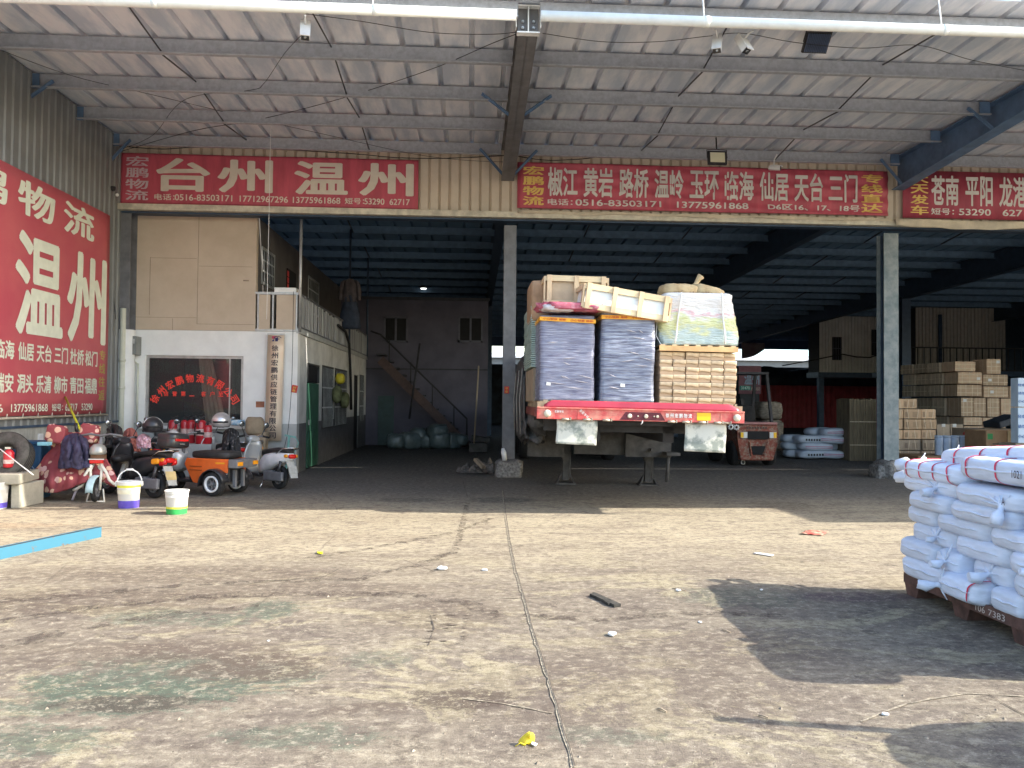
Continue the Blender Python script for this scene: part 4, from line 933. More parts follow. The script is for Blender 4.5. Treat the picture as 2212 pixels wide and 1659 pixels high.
# stair with handrail along the rear block
SYY = 23.2; A_, B_ = PY(822, 770, SYY), PY(1008, 955, SYY); st = thing('steel_stair', 'dark steel staircase running down from the balcony along the rear wall', 'stair', (B_.x, SYY, 0))
n = 14; a = MB()
for i in range(n):
    t = i/(n-1); x = A_.x+(B_.x-A_.x)*t; z = 2.66*(1-t)+.12; a.bx(x-.13, x+.13, SYY, SYY+.8, z-.04, z)
rel(a, 'treads', 'rear_dark', st)
a = MB(); a.bar((A_.x, SYY-.03, 2.6), (B_.x, SYY-.03, .05), .03, .26); rel(a, 'stringer', M('stringer_brown', (.08, .05, .045), .7), st)
a = MB(); a.tube([(A_.x-.3, SYY-.03, 3.45), (A_.x, SYY-.03, 3.35), (B_.x, SYY-.03, .85), (B_.x, SYY-.03, .1)], .03, 6)
for t in (.1, .35, .6, .85): x = A_.x+(B_.x-A_.x)*t; z = 2.66*(1-t); a.cyl((x, SYY-.03, z), (x, SYY-.03, z+.8), .018, n=6)
rel(a, 'handrail', 'black_cable', st)
p, q = PY(907, 742, 22.8), PY(884, 905, 22.8); tag(MB().cyl(p, q, .03).build('leaning_pole', 'chassis_black'), 'long dark pole leaning across the stair in front of the rear block', 'pole')
# heap of pale plastic bags on the floor
M('bag_pale', (.07, .10, .105), .35, col2=(.15, .19, .195), scale=6, bump=.5, spec=.7)
BG = [(855, 962, .5), (885, 955, .6), (920, 962, .55), (950, 950, .62), (975, 962, .55), (905, 940, .5), (945, 932, .5), (990, 950, .4)]
WHR = ['far left of the floor row', 'second from left, upright', 'in the middle of the floor row', 'right of centre, tall', 'right of the floor row', 'top left of the heap', 'topmost of the heap', 'far right, small']
for i, (u, v, s) in enumerate(BG):
    c = PY(u, v, 22.2+.2*(i % 3)); tag(MB().bag((c.x, c.y, max(.22, c.z)), (s*1.05, .6, s*.85), Euler((0, 0, i*.6)), 20, 12, .6, .12, 4, i).build('plastic_bag', 'bag_pale'), 'pale plastic bag at the stair foot, '+WHR[i], 'plastic bag', 'bags heaped below the stair')
p = PY(1037, 948, 21); tag(MB().box((p.x, 21, p.z), (.5, .4, .14), Euler((0, R(8), 0))).bx(p.x-.3, p.x+.2, 20.8, 21.2, 0, p.z-.1).build('machine_part', 'chassis_grey', bevel=.02), 'dark machine part standing behind the middle column', 'machinery')
for (u0, u1, v, y, l) in ((1024, 1034, 920, 20.5, 'thin pale pole leaning just left of the middle column'),): p, q = PY(u1, 790, y), PY(u0, 958, y); tag(MB().cyl(p, q, .022).build('leaning_pole', 'wood_old'), l, 'pole')
# washing on the balcony
hg = thing('hung_clothes', 'pale jacket and dark dress on a hanger by the balcony', 'clothes', PY(757, 600, 19.6)); s = 19.6/1661
def gar(st, ph): return [[(w*math.cos(2*math.pi*k/20)*(1+.07*math.sin(k*3.1+z*9+ph)), .10*math.sin(2*math.pi*k/20)*(1+.25*math.sin(k*2.3+z*7+ph)), z) for k in range(20)] for z, w in st]
MB().rings(gar(((-.45, .12), (-.55, .15), (-.7, .19), (-.95, .24), (-1.2, .27), (-1.3, .25)), 1)).build('dress', M('cloth_navy', (.03, .04, .065), .8, var=.3), hg)
a = MB(); a.rings(gar(((-.03, .04), (-.07, .14), (-.12, .19), (-.3, .17), (-.5, .175), (-.62, .18)), 4))
for s_ in (-1, 1): a.tube([(s_*.12, -.02, -.09), (s_*.19, -.02, -.15), (s_*.23, -.02, -.35), (s_*.225, -.03, -.58)], [.05, .06, .055, .045], 10)
a.build('jacket', M('cloth_khaki', (.09, .075, .08), .85, var=.3), hg)
a = MB(); a.tube([(0, 0, 0), (0, 0, .2), (0, 0, 1.2)], .008, 5); a.build('hanger', 'black_cable', hg)
M('helmet_yellow', (.55, .45, .03), .45, var=.2); M('net_olive', (.16, .17, .08), .9, var=.4)
for u, v, m, l, nm in ((735, 818, 'helmet_yellow', 'yellow hard hat hung on the barred side window of the office', 'hard_hat'), (728, 852, 'net_olive', 'olive cloth bag hung below the yellow hard hat', 'cloth_bag'), (745, 864, 'net_olive', 'grey-green bag hung right of the olive one on the bars', 'cloth_bag')):
    c = PX(u, v, XC+.12); tag(MB().bag(c, (.22, .30, .26 if nm == 'hard_hat' else .4), None, 16, 12, .8, .15, 4, u).build(nm, m), l, nm.replace('_', ' '))
p = PX(808, 803, XC+.1); tag(MB().cyl(p, p+Vector((.75, .1, .03)), .03).build('tube_lamp', 'letter_white'), 'white tube lamp sticking out from the office side wall', 'lamp')
p = PX(745, 715, XC+.05); a = MB(); a.tube([p+Vector((0, -1.0, .05)), p+Vector((.02, 0, -.02)), p+Vector((.05, .4, -.3)), p+Vector((.02, .9, -1.2)), p+Vector((0, 1.2, -2.0))], .035, 8); tag(a.build('black_hose', 'black_cable'), 'thick black hose hanging from the balcony down the office side wall', 'hose')
# pendant lamps under the hall roof
for u, v, y, l in ((1317, 566, 30, 'small pendant hall lamp above the trailer load'), (1797, 579, 27, 'small pendant hall lamp right of the trailer, under the dark roof'), (915, 622, 30, 'small pendant hall lamp left of the middle column')):
    c = PY(u, v, y); t = thing('pendant_lamp', l, 'lamp', c); MB().lathe([(.04, .16), (.06, .10), (.17, .02), (.18, 0)], (0, 0, 0), 14).build('shade', 'chassis_grey', t); MB().lathe([(.12, -.02), (.10, -.05)], (0, 0, 0), 12).build('bulb', emis('lamp_glow', (.75, .78, .75), 1.2), t); MB().cyl((0, 0, .16), (0, 0, 1.2), .012, n=5).build('rod', 'black_cable', t)

# ================================================================ BACK OF THE HALL, RIGHT
M('container_red', (.34, .05, .06), .6, var=.2, scale=2); M('container_blue', (.03, .05, .09), .6, var=.3); M('dark_tarp', (.025, .035, .05), .7, var=.4, scale=2)
def corrbox(x0, x1, y0, y1, z0, z1, per=.28, d=.05):
    mb = MB(); mb.bx(x0, x1, y0+d, y1, z0, z1); x = x0; pts = []
    while x < x1: pts += [(x, 0), (x+per*.4, 0), (x+per*.5, d*.9), (x+per*.9, d*.9)]; x += per
    n = len(pts); mb.add([(min(px, x1), y0+py, z) for z in (z0, z1) for px, py in pts], [(i, i+1, n+i+1, n+i) for i in range(n-1)]); return mb
CY_ = 43.0
p, q = PY(1640, 832, CY_), PY(1850, 832, CY_)
tag(corrbox(p.x, q.x+2.5, CY_, CY_+2.4, 0, p.z).build('shipping_container', 'container_red'), 'dark red ribbed shipping container at the back of the hall', 'container')
p2 = PY(1598, 790, CY_); tag(corrbox(p2.x-1.2, p.x-.05, CY_+.3, CY_+2.5, 0, p2.z).build('shipping_container', 'container_blue'), 'dark blue container left of the red one at the back', 'container')
a = MB(); a.sheet(lambda s, k: (p.x-.1+s*(q.x-p.x+2.5), CY_+.1+k*1.5, p.z+.08+(.9+.25*noise.noise(Vector((s*5, 1, 0))))*min(1, k*3)+.06*noise.noise(Vector((s*20, k*5, 2)))), 40, 6); tag(a.build('tarpaulin', 'dark_tarp', solid=.02), 'dark blue tarpaulin covering goods on top of the red container', 'tarpaulin')
a = MB(); a.bx(-13.8, 25.7, 46.7, 46.8, 0, 3.62); tag(a.build('rear_fence', 'dark_tarp'), 'dark sheet fence closing the back of the hall below the bright gap', 'fence')
# bright gap: neighbour's eave and roof outside
OY = 62
nb = thing('neighbour_shed', 'long pale shed roof seen through the bright gap at the back', 'building', (10, OY, 0))
z0 = PY(1700, 780, OY).z; z1 = PY(1700, 769, OY).z
MB().bx(-40, 45, 0, 8, 0, z0).build('wall', 'clad_grey', nb); MB().bx(-40, 45, -.4, 8.4, z0+.003, z0+.16).bx(-40, 45, -.2, 8.2, z0+.165, z1).build('roof', M('roof_pale', (.7, .72, .73), .5, var=.1), nb)
a = MB(); a.sheet(lambda s, k: (3+s*30, 2+k*5, z1+.003+1.1*k*min(1, s*4)), 20, 2); a.build('roof_slope', M('roof_teal', (.45, .62, .58), .5, var=.1), nb)
# faded banner hung in the gap and the company's banner by the forklift
M('banner_faded', (.30, .18, .20), .7, col2=(.40, .30, .31), scale=2)
p, q = PY(1602, 740, 44), PY(1652, 768, 44); a = MB(); a.sheet(lambda s, k: (p.x+s*(q.x-p.x), 44+.03*math.sin(s*9), p.z-(p.z-q.z)*k*(1.25-.75*s*s)), 12, 6); tag(a.build('faded_banner', 'banner_faded', solid=.01), 'torn faded pink banner hanging in the bright gap at the back', 'banner')
p, q = PY(1596, 790, 26), PY(1644, 851, 26); t = thing('small_sign', 'small faded sign with two large characters behind the forklift', 'sign', ((p.x+q.x)/2, 26, q.z)); w, h = q.x-p.x, p.z-q.z
MB().bx(-w/2, w/2, 0, .03, 0, h).build('panel', M('sign_dull', (.22, .10, .13), .7, var=.15), t)
a = MB(); write(a, '温州', on_y(-w*.26, w*.42, h*.32, h*.75, -.006), .03); a.build('lettering', M('letter_blue', (.30, .42, .56), .6), t)
a = MB(); write(a, '13775961868', on_y(-w*.40, w*.45, h*.12, h*.25, -.006), .015); a.build('lettering', M('letter_tan', (.5, .42, .36), .6), t)
a = MB(); a.bx(-w/2+.05, w/2-.05, .03, .06, -2.2, -.0); a.build('support', 'rear_dark', t)
p, q = PY(1598, 833, 25), PY(1622, 843, 25); t = thing('number_plate', 'small green plate with pale numerals under the faded sign', 'plate', ((p.x+q.x)/2, 25, q.z)); w, h = q.x-p.x, p.z-q.z
MB().bx(-w/2, w/2, 0, .02, 0, h).build('panel', M('plate_green', (.02, .20, .17), .5), t); a = MB(); write(a, '31470', on_y(-w*.38, w*.4, h*.18, h*.82, -.005), .02); a.build('lettering', M('letter_mint', (.55, .75, .7), .5), t)
# upstairs office with ribbed pale cladding, railings
UY = 36
UB = thing('upper_office', 'raised office clad in pale ribbed sheet with dark barred windows, right rear', 'building', (PY(1865, 740, UY).x, UY, 0))
M('clad_pale', (.66, .64, .60), .6, var=.1, scale=1.5)
p, q = PY(1770, 690, UY), PY(1962, 806, UY)
def relr(mb, name, mat): return rel(mb, name, mat, UB)
relr(ribs(p.x, q.x, UY, q.z, 5.6, .16, .03), 'wall', 'clad_pale'); relr(MB().bx(p.x, q.x, UY+.05, UY+1.2, q.z, 5.58), 'inner_wall', 'rear_dark')
relr(MB().bx(p.x-.1, q.x, UY-.1, UY+1.2, q.z-.25, q.z-.003), 'floor_beam', 'steel_dark')
for x in (p.x+.2, q.x-.2): relr(MB().bx(x-.12, x+.12, UY+.2, UY+.44, 0, q.z-.25), 'post', 'steel_dark')
for (u0, u1, v0, v1) in ((1797, 1817, 728, 778), (1882, 1898, 712, 768)):
    a_, b_ = PY(u0, v0, UY), PY(u1, v1, UY); o = relr(MB().bx(a_.x, b_.x, UY-.05, UY-.03, b_.z, a_.z), 'window', 'black_void'); g = MB()
    for i in range(4): x = a_.x+(b_.x-a_.x)*(i+.5)/4; g.bx(x-.012, x+.012, UY-.08, UY-.065, b_.z, a_.z)
    g.bx(a_.x, b_.x, UY-.09, UY-.08, (a_.z+b_.z)/2-.02, (a_.z+b_.z)/2+.02); g.build('bars', 'frame_dim', o)
p, q = PY(1978, 665, 33), PY(2172, 800, 33)
relr(ribs(p.x, q.x, 33, q.z-.6, 5.7, .16, .03), 'wall', M('clad_dim', (.44, .41, .37), .6, var=.1)); relr(MB().bx(p.x, q.x, 33.06, 35.9, q.z-.6, 5.68), 'inner_wall', 'rear_dark')
a_, b_ = PY(2028, 680, 33), PY(2038, 760, 33); relr(MB().cyl((a_.x, 32.9, b_.z-.5), (a_.x, 32.9, a_.z), .08), 'flue', 'steel_dark')
p, q = PY(1968, 749, 30), PY(2300, 752, 30); a = MB(); zt_, zb_ = p.z, PY(1968, 800, 30).z
a.bx(p.x, q.x, 30, 30.05, zt_-.05, zt_); a.bx(p.x, q.x, 30, 30.05, zb_, zb_+.05); x = p.x
while x < q.x: a.bx(x, x+.035, 30.01, 30.04, zb_+.05, zt_-.05); x += .27
rl = thing('balcony_railing', 'black steel railing in front of the raised office, above the carton pile', 'railing', (p.x, 30, zb_)); rel(a, 'bars', 'black_cable', rl); rel(MB().bx(p.x, q.x, 30, 33, zb_-.2, zb_-.003), 'platform', 'steel_dark', rl)
a = MB()
p = PY(1770, 777, 35.8); q = PY(1860, 700, 35.8); pts = [PY(u, v, 35.7) for u, v in ((1690, 790), (1770, 775), (1820, 765), (1850, 771), (1880, 772), (1925, 757))]; a.tube(pts, .03, 6); tag(a.build('hanging_cable', 'black_cable'), 'black cable sagging across the raised office wall', 'cable')

# ================================================================ CARTON PILES, RIGHT BAY
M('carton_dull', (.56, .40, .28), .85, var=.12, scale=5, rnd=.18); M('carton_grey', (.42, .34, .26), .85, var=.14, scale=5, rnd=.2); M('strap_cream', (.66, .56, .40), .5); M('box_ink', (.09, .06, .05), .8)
def px(cx, cy): return (1865.3+cx*.1567, 713.2+cy*.1567)
def carton(lab, r, Y, dep, nv, nh, slant=0, grp='large strapped cartons', label=None, mat='carton_dull', ink=False):
    p = PY(*px(r[0], r[1]), Y); q = PY(*px(r[2], r[3]), Y); w, h = q.x-p.x-.012, p.z-q.z-.012
    t = thing('strapped_carton', lab, 'carton', ((p.x+q.x)/2, Y+random.uniform(-.03, .03), q.z), group=grp)
    MB().bx(-w/2, w/2, 0, dep, 0, h).build('body', mat, t, bevel=.008)
    if nv or nh:
        a = MB()
        for i in range(nv):
            x = -w/2+w*(i+.6)/(nv+.2)+random.uniform(-.02, .02); sl = slant*random.choice((-1, 1)); a.add([(x-.008, -.004, 0), (x+.008, -.004, 0), (x+.008+sl, -.004, h), (x-.008+sl, -.004, h)], [(0, 1, 2, 3)])
        for i in range(nh): z = h*(i+.7)/(nh+.4); a.bx(-w/2-.003, w/2+.003, -.006, -.004, z-.008, z+.008)
        for i in range(nv): y = dep*(i+.5)/nv; a.bx(-w/2-.005, -w/2-.003, y-.008, y+.008, 0, h)
        a.build('straps', 'strap_cream', t)
    if label:
        x = (label[0]-.5)*w; z = label[1]*h; MB().bx(x-.05, x+.05, -.008, -.006, z-.04, z+.04).build('paper_label', 'paper_white', t)
    if ink:
        a = MB()
        for k in range(5): a.bx(-w*.42, -w*.25, -.003, -.0015, h*(.2+.11*k), h*(.25+.11*k)); a.bx(0, w*.3, -.003, -.0015, h*(.2+.11*k), h*(.23+.11*k))
        a.build('printing', 'box_ink', t)
    return t
Bp = [((1260, 425, 1545, 570), 3, 2, None, 'top of the pile, left'), ((1690, 390, 1890, 605), 2, 3, (.8, .8), 'standing alone on top, right'), ((1300, 572, 1635, 740), 3, 3, (.85, .45), 'second course, left'), ((1650, 605, 1995, 765), 4, 2, (.27, .5), 'second course, right'),
      ((1288, 745, 1632, 912), 4, 2, None, 'third course, left'), ((1655, 768, 2000, 930), 3, 3, (.33, .5), 'third course, right'), ((2005, 770, 2200, 935), 2, 2, (.3, .8), 'third course, far right'),
      ((1335, 925, 1508, 1188), 3, 3, (.3, .85), 'tall, first in the upright course'), ((1518, 928, 1692, 1190), 3, 2, None, 'tall, second in the upright course'), ((1700, 932, 1872, 1195), 3, 3, None, 'tall, third in the upright course'), ((1888, 935, 2060, 1200), 2, 2, None, 'tall, fourth in the upright course'), ((2066, 935, 2240, 1200), 2, 2, None, 'tall, last in the upright course'),
      ((1378, 1195, 1640, 1310), 4, 1, None, 'low course under the tall ones, left'), ((1650, 1200, 1960, 1320), 4, 1, None, 'low course under the tall ones, right'), ((1385, 1315, 1660, 1460), 2, 0, None, 'bottom course, left'), ((1665, 1325, 1960, 1480), 2, 0, None, 'bottom course, right')]
for r, nv, nh, lb, l in Bp: carton('strapped carton '+l+' in the far right pile', r, 21.0, .62, nv, nh, 0, 'large strapped cartons', lb)
KR = ['behind', 'two rows behind', 'at the back of']
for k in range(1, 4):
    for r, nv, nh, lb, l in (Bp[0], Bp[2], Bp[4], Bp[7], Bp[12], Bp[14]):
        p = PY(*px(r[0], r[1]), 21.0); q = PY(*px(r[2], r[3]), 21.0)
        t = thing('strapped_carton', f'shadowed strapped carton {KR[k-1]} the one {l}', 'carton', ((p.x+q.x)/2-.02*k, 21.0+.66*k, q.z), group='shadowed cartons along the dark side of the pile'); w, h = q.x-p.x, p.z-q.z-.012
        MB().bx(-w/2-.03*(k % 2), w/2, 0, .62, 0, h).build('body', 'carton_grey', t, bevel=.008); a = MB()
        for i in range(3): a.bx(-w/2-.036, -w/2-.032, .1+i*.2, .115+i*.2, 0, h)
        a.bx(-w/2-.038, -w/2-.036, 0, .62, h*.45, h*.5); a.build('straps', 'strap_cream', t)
# bottom plinth under that pile so that nothing hovers
for r, l in (((1385, 1465, 1960, 1700), 'under the strapped carton pile'),):
    p, q = PY(*px(r[0], r[1]), 21), PY(*px(r[2], r[1]), 21); t = thing('wooden_pallet', 'dark pallet stack under the strapped carton pile', 'pallet', ((p.x+q.x)/2, 21.1, 0)); w = q.x-p.x
    for k in range(3): MB().bx(-w/2, w/2+2.5, 0, 2.5, k*(p.z/3)+.003, (k+1)*(p.z/3)-.05).build('deck', 'wood_old', t)
Ap = []
YA = 17.6
cols = ((452, 548), (552, 800), (805, 1008))
for ri, (y0, y1) in enumerate(((940, 1080), (1082, 1220), (1222, 1365), (1367, 1502), (1505, 1655), (1657, 1790))):
    for ci, (x0_, x1_) in enumerate(cols):
        if ri == 0 and ci == 2: continue
        if ri == 0 and ci == 1: x1_ = 748
        p = PY(*px(x0_, y1), YA)
        if p.z < -.02: continue
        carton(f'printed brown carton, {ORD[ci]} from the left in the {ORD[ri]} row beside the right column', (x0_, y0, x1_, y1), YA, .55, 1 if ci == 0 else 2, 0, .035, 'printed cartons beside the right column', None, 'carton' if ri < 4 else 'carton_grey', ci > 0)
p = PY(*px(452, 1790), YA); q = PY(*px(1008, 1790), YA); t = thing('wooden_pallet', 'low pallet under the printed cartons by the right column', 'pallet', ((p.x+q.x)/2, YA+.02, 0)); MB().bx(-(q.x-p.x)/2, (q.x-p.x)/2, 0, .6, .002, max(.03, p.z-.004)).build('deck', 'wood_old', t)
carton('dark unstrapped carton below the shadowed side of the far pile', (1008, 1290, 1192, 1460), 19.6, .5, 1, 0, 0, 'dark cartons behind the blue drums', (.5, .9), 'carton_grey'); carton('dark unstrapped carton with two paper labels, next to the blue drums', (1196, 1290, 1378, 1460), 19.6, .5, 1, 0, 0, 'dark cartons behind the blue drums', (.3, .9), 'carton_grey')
p = PY(*px(1008, 1460), 19.6); q = PY(*px(1378, 1460), 19.6); tag(MB().bx(p.x, q.x, 19.55, 20.1, 0, p.z-.004).build('plinth_box', 'carton_grey', bevel=.01), 'large dark box under the two dark cartons', 'box')
# long low box, drums, round bundle, big carton, printed white box
YD = 16.2
p, q = PY(*px(752, 1735), YD), PY(*px(1690, 1890), YD); tag(MB().bx(p.x, q.x+.6, YD, YD+.9, max(0, q.z), p.z).bx(p.x+.1, q.x, YD+.1, YD+.8, 0, max(0, q.z)).build('long_carton', M('carton_orange', (.38, .24, .13), .85, var=.15, scale=2), bevel=.012), 'long flat brown carton carrying the blue drums', 'carton')
zt = p.z
M('drum_blue', (.46, .55, .70), .45, var=.10, scale=5)
for i, (c0, c1) in enumerate(((985, 1090), (1095, 1200), (1205, 1312), (1318, 1430))):
    a_, b_ = PY(*px(c0, 1450), YD+.35), PY(*px(c1, 1650), YD+.35); r = (b_.x-a_.x)/2; h = a_.z-zt-.002
    t = thing('paint_drum', f'pale blue plastic drum, {ORD[i]} from the left in the row of four', 'drum', ((a_.x+b_.x)/2, YD+.35, zt+.002), group='pale blue drums in a row')
    MB().lathe([(r*.86, 0), (r*.88, .01), (r*.93, h*.55), (r*.97, h*.60), (r*.97, h*.66), (r*.94, h*.68), (r*.96, h*.9)], (0, 0, 0), 22).build('body', 'drum_blue', t)
    MB().lathe([(r*1.0, h*.9), (r*1.0, h*.985), (r*.95, h)], (0, 0, 0), 22).build('lid', 'drum_blue', t)
p = PY(*px(1545, 1530), YD+.4); tag(MB().bag((p.x, YD+.4, zt+.17), (.46, .4, .34), None, 22, 14, .75, .06, 3, 4).build('wrapped_roll', M('roll_blue', (.20, .27, .36), .5, var=.15)), 'round blue-grey wrapped bundle right of the drums', 'bundle')
p = PY(*px(1440, 1430), YD+.5); tag(MB().bag(p, (.2, .15, .12), None, 14, 10, .8, .2, 4, 4).build('red_rag', M('rag_red', (.5, .06, .06), .8)), 'small red rag on top of the round bundle', 'rag')
p, q = PY(*px(1690, 1385), 15.4), PY(*px(1985, 1800), 15.4); t = thing('large_carton', 'big brown carton with green mark and small printing beside the white bales', 'carton', ((p.x+q.x)/2, 15.4, 0)); w = q.x-p.x
MB().bx(-w/2, w/2+.42, 0, .7, 0, p.z).build('body', M('carton_brown', (.33, .20, .11), .85, var=.12), t, bevel=.012); MB().bx(-w/2+.03, -w/2+.14, -.004, -.001, p.z-.18, p.z-.06).build('green_mark', M('mark_green', (.05, .25, .08), .7), t)
a = MB(); [a.bx(-w*.2, w*.25, -.003, -.001, p.z-.28-.09*k, p.z-.26-.09*k) for k in range(6)]; a.build('printing', 'box_ink', t)
MB().bx(w/2+.003, w/2+.42, -.012, -.002, .3, p.z+.0).build('pale_panel', M('card_pale', (.58, .46, .28), .8), t)
for nm, r, l in (('foam_box', (2098, 655, 2500, 1060), 'white and pale blue printed carton, upper one of two at the right edge'), ('foam_box', (2098, 1065, 2500, 1560), 'white and pale blue printed carton, lower one of two at the right edge')):
    p, q = PY(*px(r[0], r[1]), 14.9), PY(*px(r[2], r[3]), 14.9); t = thing('printed_carton', l, 'carton', ((p.x+q.x)/2, 14.9, q.z), group='white printed cartons'); w, h = q.x-p.x, p.z-q.z
    MB().bx(-w/2+.05, w/2, 0, .22, .002, h-.003).build('body', M('card_white', (.60, .72, .86), .7, var=.06), t, bevel=.01); a = MB()
    for k, s in enumerate(('轻拿轻放', '请勿倒置', '小心易碎')): write(a, s, on_y(-w/2+.04, w*.1, h*(.70-.28*k), h*(.80-.28*k), -.004), .02)
    a.build('printing', M('print_blue', (.10, .20, .45), .6), t)
tag(MB().bx(PY(*px(2098, 1560), 14.9).x, PY(*px(2500, 1560), 14.9).x, 14.9, 15.7, 0, PY(*px(2098, 1560), 14.9).z-.003).build('plinth_box', 'carton_grey'), 'plain dark box under the white printed cartons', 'box')
p = PY(*px(1760, 1310), 17.5); q = PY(*px(2110, 1230), 17.5); tag(MB().bar(p, (q.x, 17.6, q.z+.05), .5, .16).build('dark_bale', 'dark_tarp', bevel=.03), 'dark green folded tarpaulin lying on the cartons by the right edge', 'tarpaulin')
tag(MB().bx(p.x-.5, q.x+.6, 17.3, 18.2, 0, p.z-.09).build('plinth_box', 'carton_grey'), 'plain carton carrying the folded dark green tarpaulin', 'box')
# bundle of dark strapped boards on end
p, q = PY(1836, 860, 18.4), PY(1893, 985, 18.4); t = thing('board_bundle', 'upright bundle of dark brown boards left of the right column', 'boards', ((p.x+q.x)/2, 18.4, 0)); w = q.x-p.x; a = MB(); x = -w/2
while x < w/2: ww = random.uniform(.025, .05); a.bx(x, x+ww-.008, random.uniform(0, .02), .7, .0, p.z-random.uniform(0, .04)); x += ww
a.build('boards', M('board_dark', (.10, .08, .055), .85, col2=(.20, .16, .10), scale=14, stretch=(4, 1, .2)), t)
a = MB(); [a.bx(-w/2-.004, w/2+.004, -.01, -.004, p.z*f_, p.z*f_+.012) for f_ in (.25, .62)]; a.build('straps', 'strap_cream', t)
# bales of waste cardboard
M('waste_card', (.16, .13, .10), .9, col2=(.32, .28, .23), scale=9, bump=.8, bscale=14, stretch=(1, 1, 2.5))
for (u0, v0, u1, v1, l) in ((1648, 908, 1692, 975, 'baled waste cardboard, lower bale behind the forklift'), (1645, 868, 1690, 906, 'baled waste cardboard, rounded upper bale behind the forklift')):
    p, q = PY(u0, v0, 20.5), PY(u1, v1, 20.5); tag(MB().bag(((p.x+q.x)/2, 20.9, (p.z+max(.05, q.z))/2), (q.x-p.x+.05, .9, (p.z-max(.05, q.z))*1.03), None, 26, 20, .35, .12, 5, u0+v0).build('waste_bale', 'waste_card'), l, 'bale', 'bales of waste cardboard')
# white woven sacks
M('sack_blue', (.40, .46, .55), .6, col2=(.48, .53, .60), scale=5, bump=.2, bscale=40); M('sack_stripe', (.42, .07, .15), .6)
SK = [(1752, 975, 62, 0, 1), (1790, 972, 60, 0, 1), (1718, 976, 50, 0, 0), (1760, 955, 74, 1, 1), (1803, 955, 58, 1, 0), (1715, 956, 56, 1, 0), (1745, 935, 60, 2, 1), (1792, 936, 72, 2, 1), (1712, 934, 50, 2, 0), (1768, 917, 60, 3, 0), (1797, 916, 56, 3, 1)]
for i, (u, v, w, row, br) in enumerate(SK):
    c = PY(u, v, 18.9+(.0 if br else .35)); w_ = w*18.9/1661; t = thing('woven_sack', f'pale woven sack, {["bottom","second","third","top"][row]} layer, {["left","middle","right"][min(2,max(0,int((u-1700)/38)))]}, {"front" if br else "set back"} in the sack heap', 'sack', (c.x, c.y, .13+row*.185), rot=(0, random.uniform(-.06, .06), random.uniform(-.15, .15)), group='pale sacks heaped by the boards')
    MB().bag((0, 0, 0), (w_*1.05, .45, .215), None, 24, 12, .6, .05, 3, i).build('body', 'sack_blue', t)
    if i in (3, 7, 1, 10):
        a = MB(); a.bx(-w_*.42, w_*.42, -.229, -.222, .005, .018); a.bx(-w_*.42, w_*.42, -.229, -.222, -.03, -.022); a.build('stripe', 'sack_stripe', t)
    if i in (0, 6):
        a = MB(); [a.bx(-w_*.25+k*w_*.1, -w_*.19+k*w_*.1, -.23, -.222, -.03, .02) for k in range(6)]; a.build('printing', 'chassis_black', t)
# forklift from behind
FK = thing('forklift', 'worn orange-red forklift seen from behind beside the trailer', 'forklift', (G(1615, 1003).x, 16.6, 0)); s = 16.6/1661
M('forklift_red', (.22, .055, .035), .6, .15, col2=(.27, .20, .15), scale=18, bump=.3, lo=.45, hi=.62)
a = MB(); prof = [(.46, .93), (.47, .70), (.44, .45), (.36, .14)]; w0 = .47
pts = [(-.46, .93), (-.47, .72), (-.45, .50), (-.37, .13), (.37, .13), (.45, .50), (.47, .72), (.46, .93)]
a.prism(pts, lambda x, z: (x*.99, -.0 if .4 < z < .8 else .05, z), lambda x, z: (x, .75, z)); a.build('counterweight', 'forklift_red', FK, bevel=.03)
MB().bx(-.23, .23, -.012, .02, .60, .78).build('grille_opening', 'black_void', FK); MB().prism([(-.17, .45), (.17, .45), (.10, .26), (-.10, .26)], lambda x, z: (x, -.008+.1*(.45-z), z), lambda x, z: (x, .05, z)).build('tow_opening', 'black_void', FK)
for sx in (-1, 1):
    l_ = MB().bx(min(sx*.25, sx*.40), max(sx*.25, sx*.40), -.025, .0, .63, .76).build('tail_light', 'paper_white', FK); MB().bx(min(sx*.335, sx*.40), max(sx*.335, sx*.40), -.03, -.026, .635, .755).build('amber_lens', 'reflector_yellow', l_)
    MB().bar((sx*.2, -.01, .56), (sx*.14, .02, .24), .03).build('rib', 'forklift_red', FK)
MB().bx(-.42, .42, -.02, .70, .93, .975).build('hood_edge', M('forklift_pink', (.38, .18, .17), .6), FK)
a = MB(); [a.bx(-.25+k*.06, -.21+k*.06, .03, .048, .83, .87) for k in range(8)]; a.build('worn_lettering', 'box_ink', FK)
for sx in (-1, 1):
    a = MB(); a.bar((sx*.42, .3, .95), (sx*.40, .55, 2.05), .06); a.bar((sx*.40, 1.55, .6), (sx*.40, 1.25, 2.05), .06); a.build('guard_post', 'chassis_black', FK)
    MB().lathe([(.12, -.09), (.26, -.09), (.28, -.05), (.28, .05), (.26, .09), (.12, .09)], (sx*.40, .45, .28), 22, (1, 0, 0)).build('wheel', 'rubber', FK); MB().lathe([(.14, -.1), (.32, -.1), (.34, -.06), (.34, .06), (.32, .1), (.14, .1)], (sx*.45, 1.6, .34), 22, (1, 0, 0)).build('wheel', 'rubber', FK)
a = MB(); a.bx(-.43, .43, .5, 1.3, 2.05, 2.10); a.build('guard_roof', 'chassis_black', FK); a = MB(); a.bx(-.4, .4, .75, 1.5, .35, .9); a.build('body', 'forklift_red', FK); MB().bag((0, .85, 1.1), (.5, .16, .5), None, 14, 10, .5).build('seat', 'rubber', FK)
for sx in (-1, 1): MB().bx(sx*.28-.04, sx*.28+.04, 1.75, 1.85, .1, 1.5).build('mast', 'chassis_black', FK)
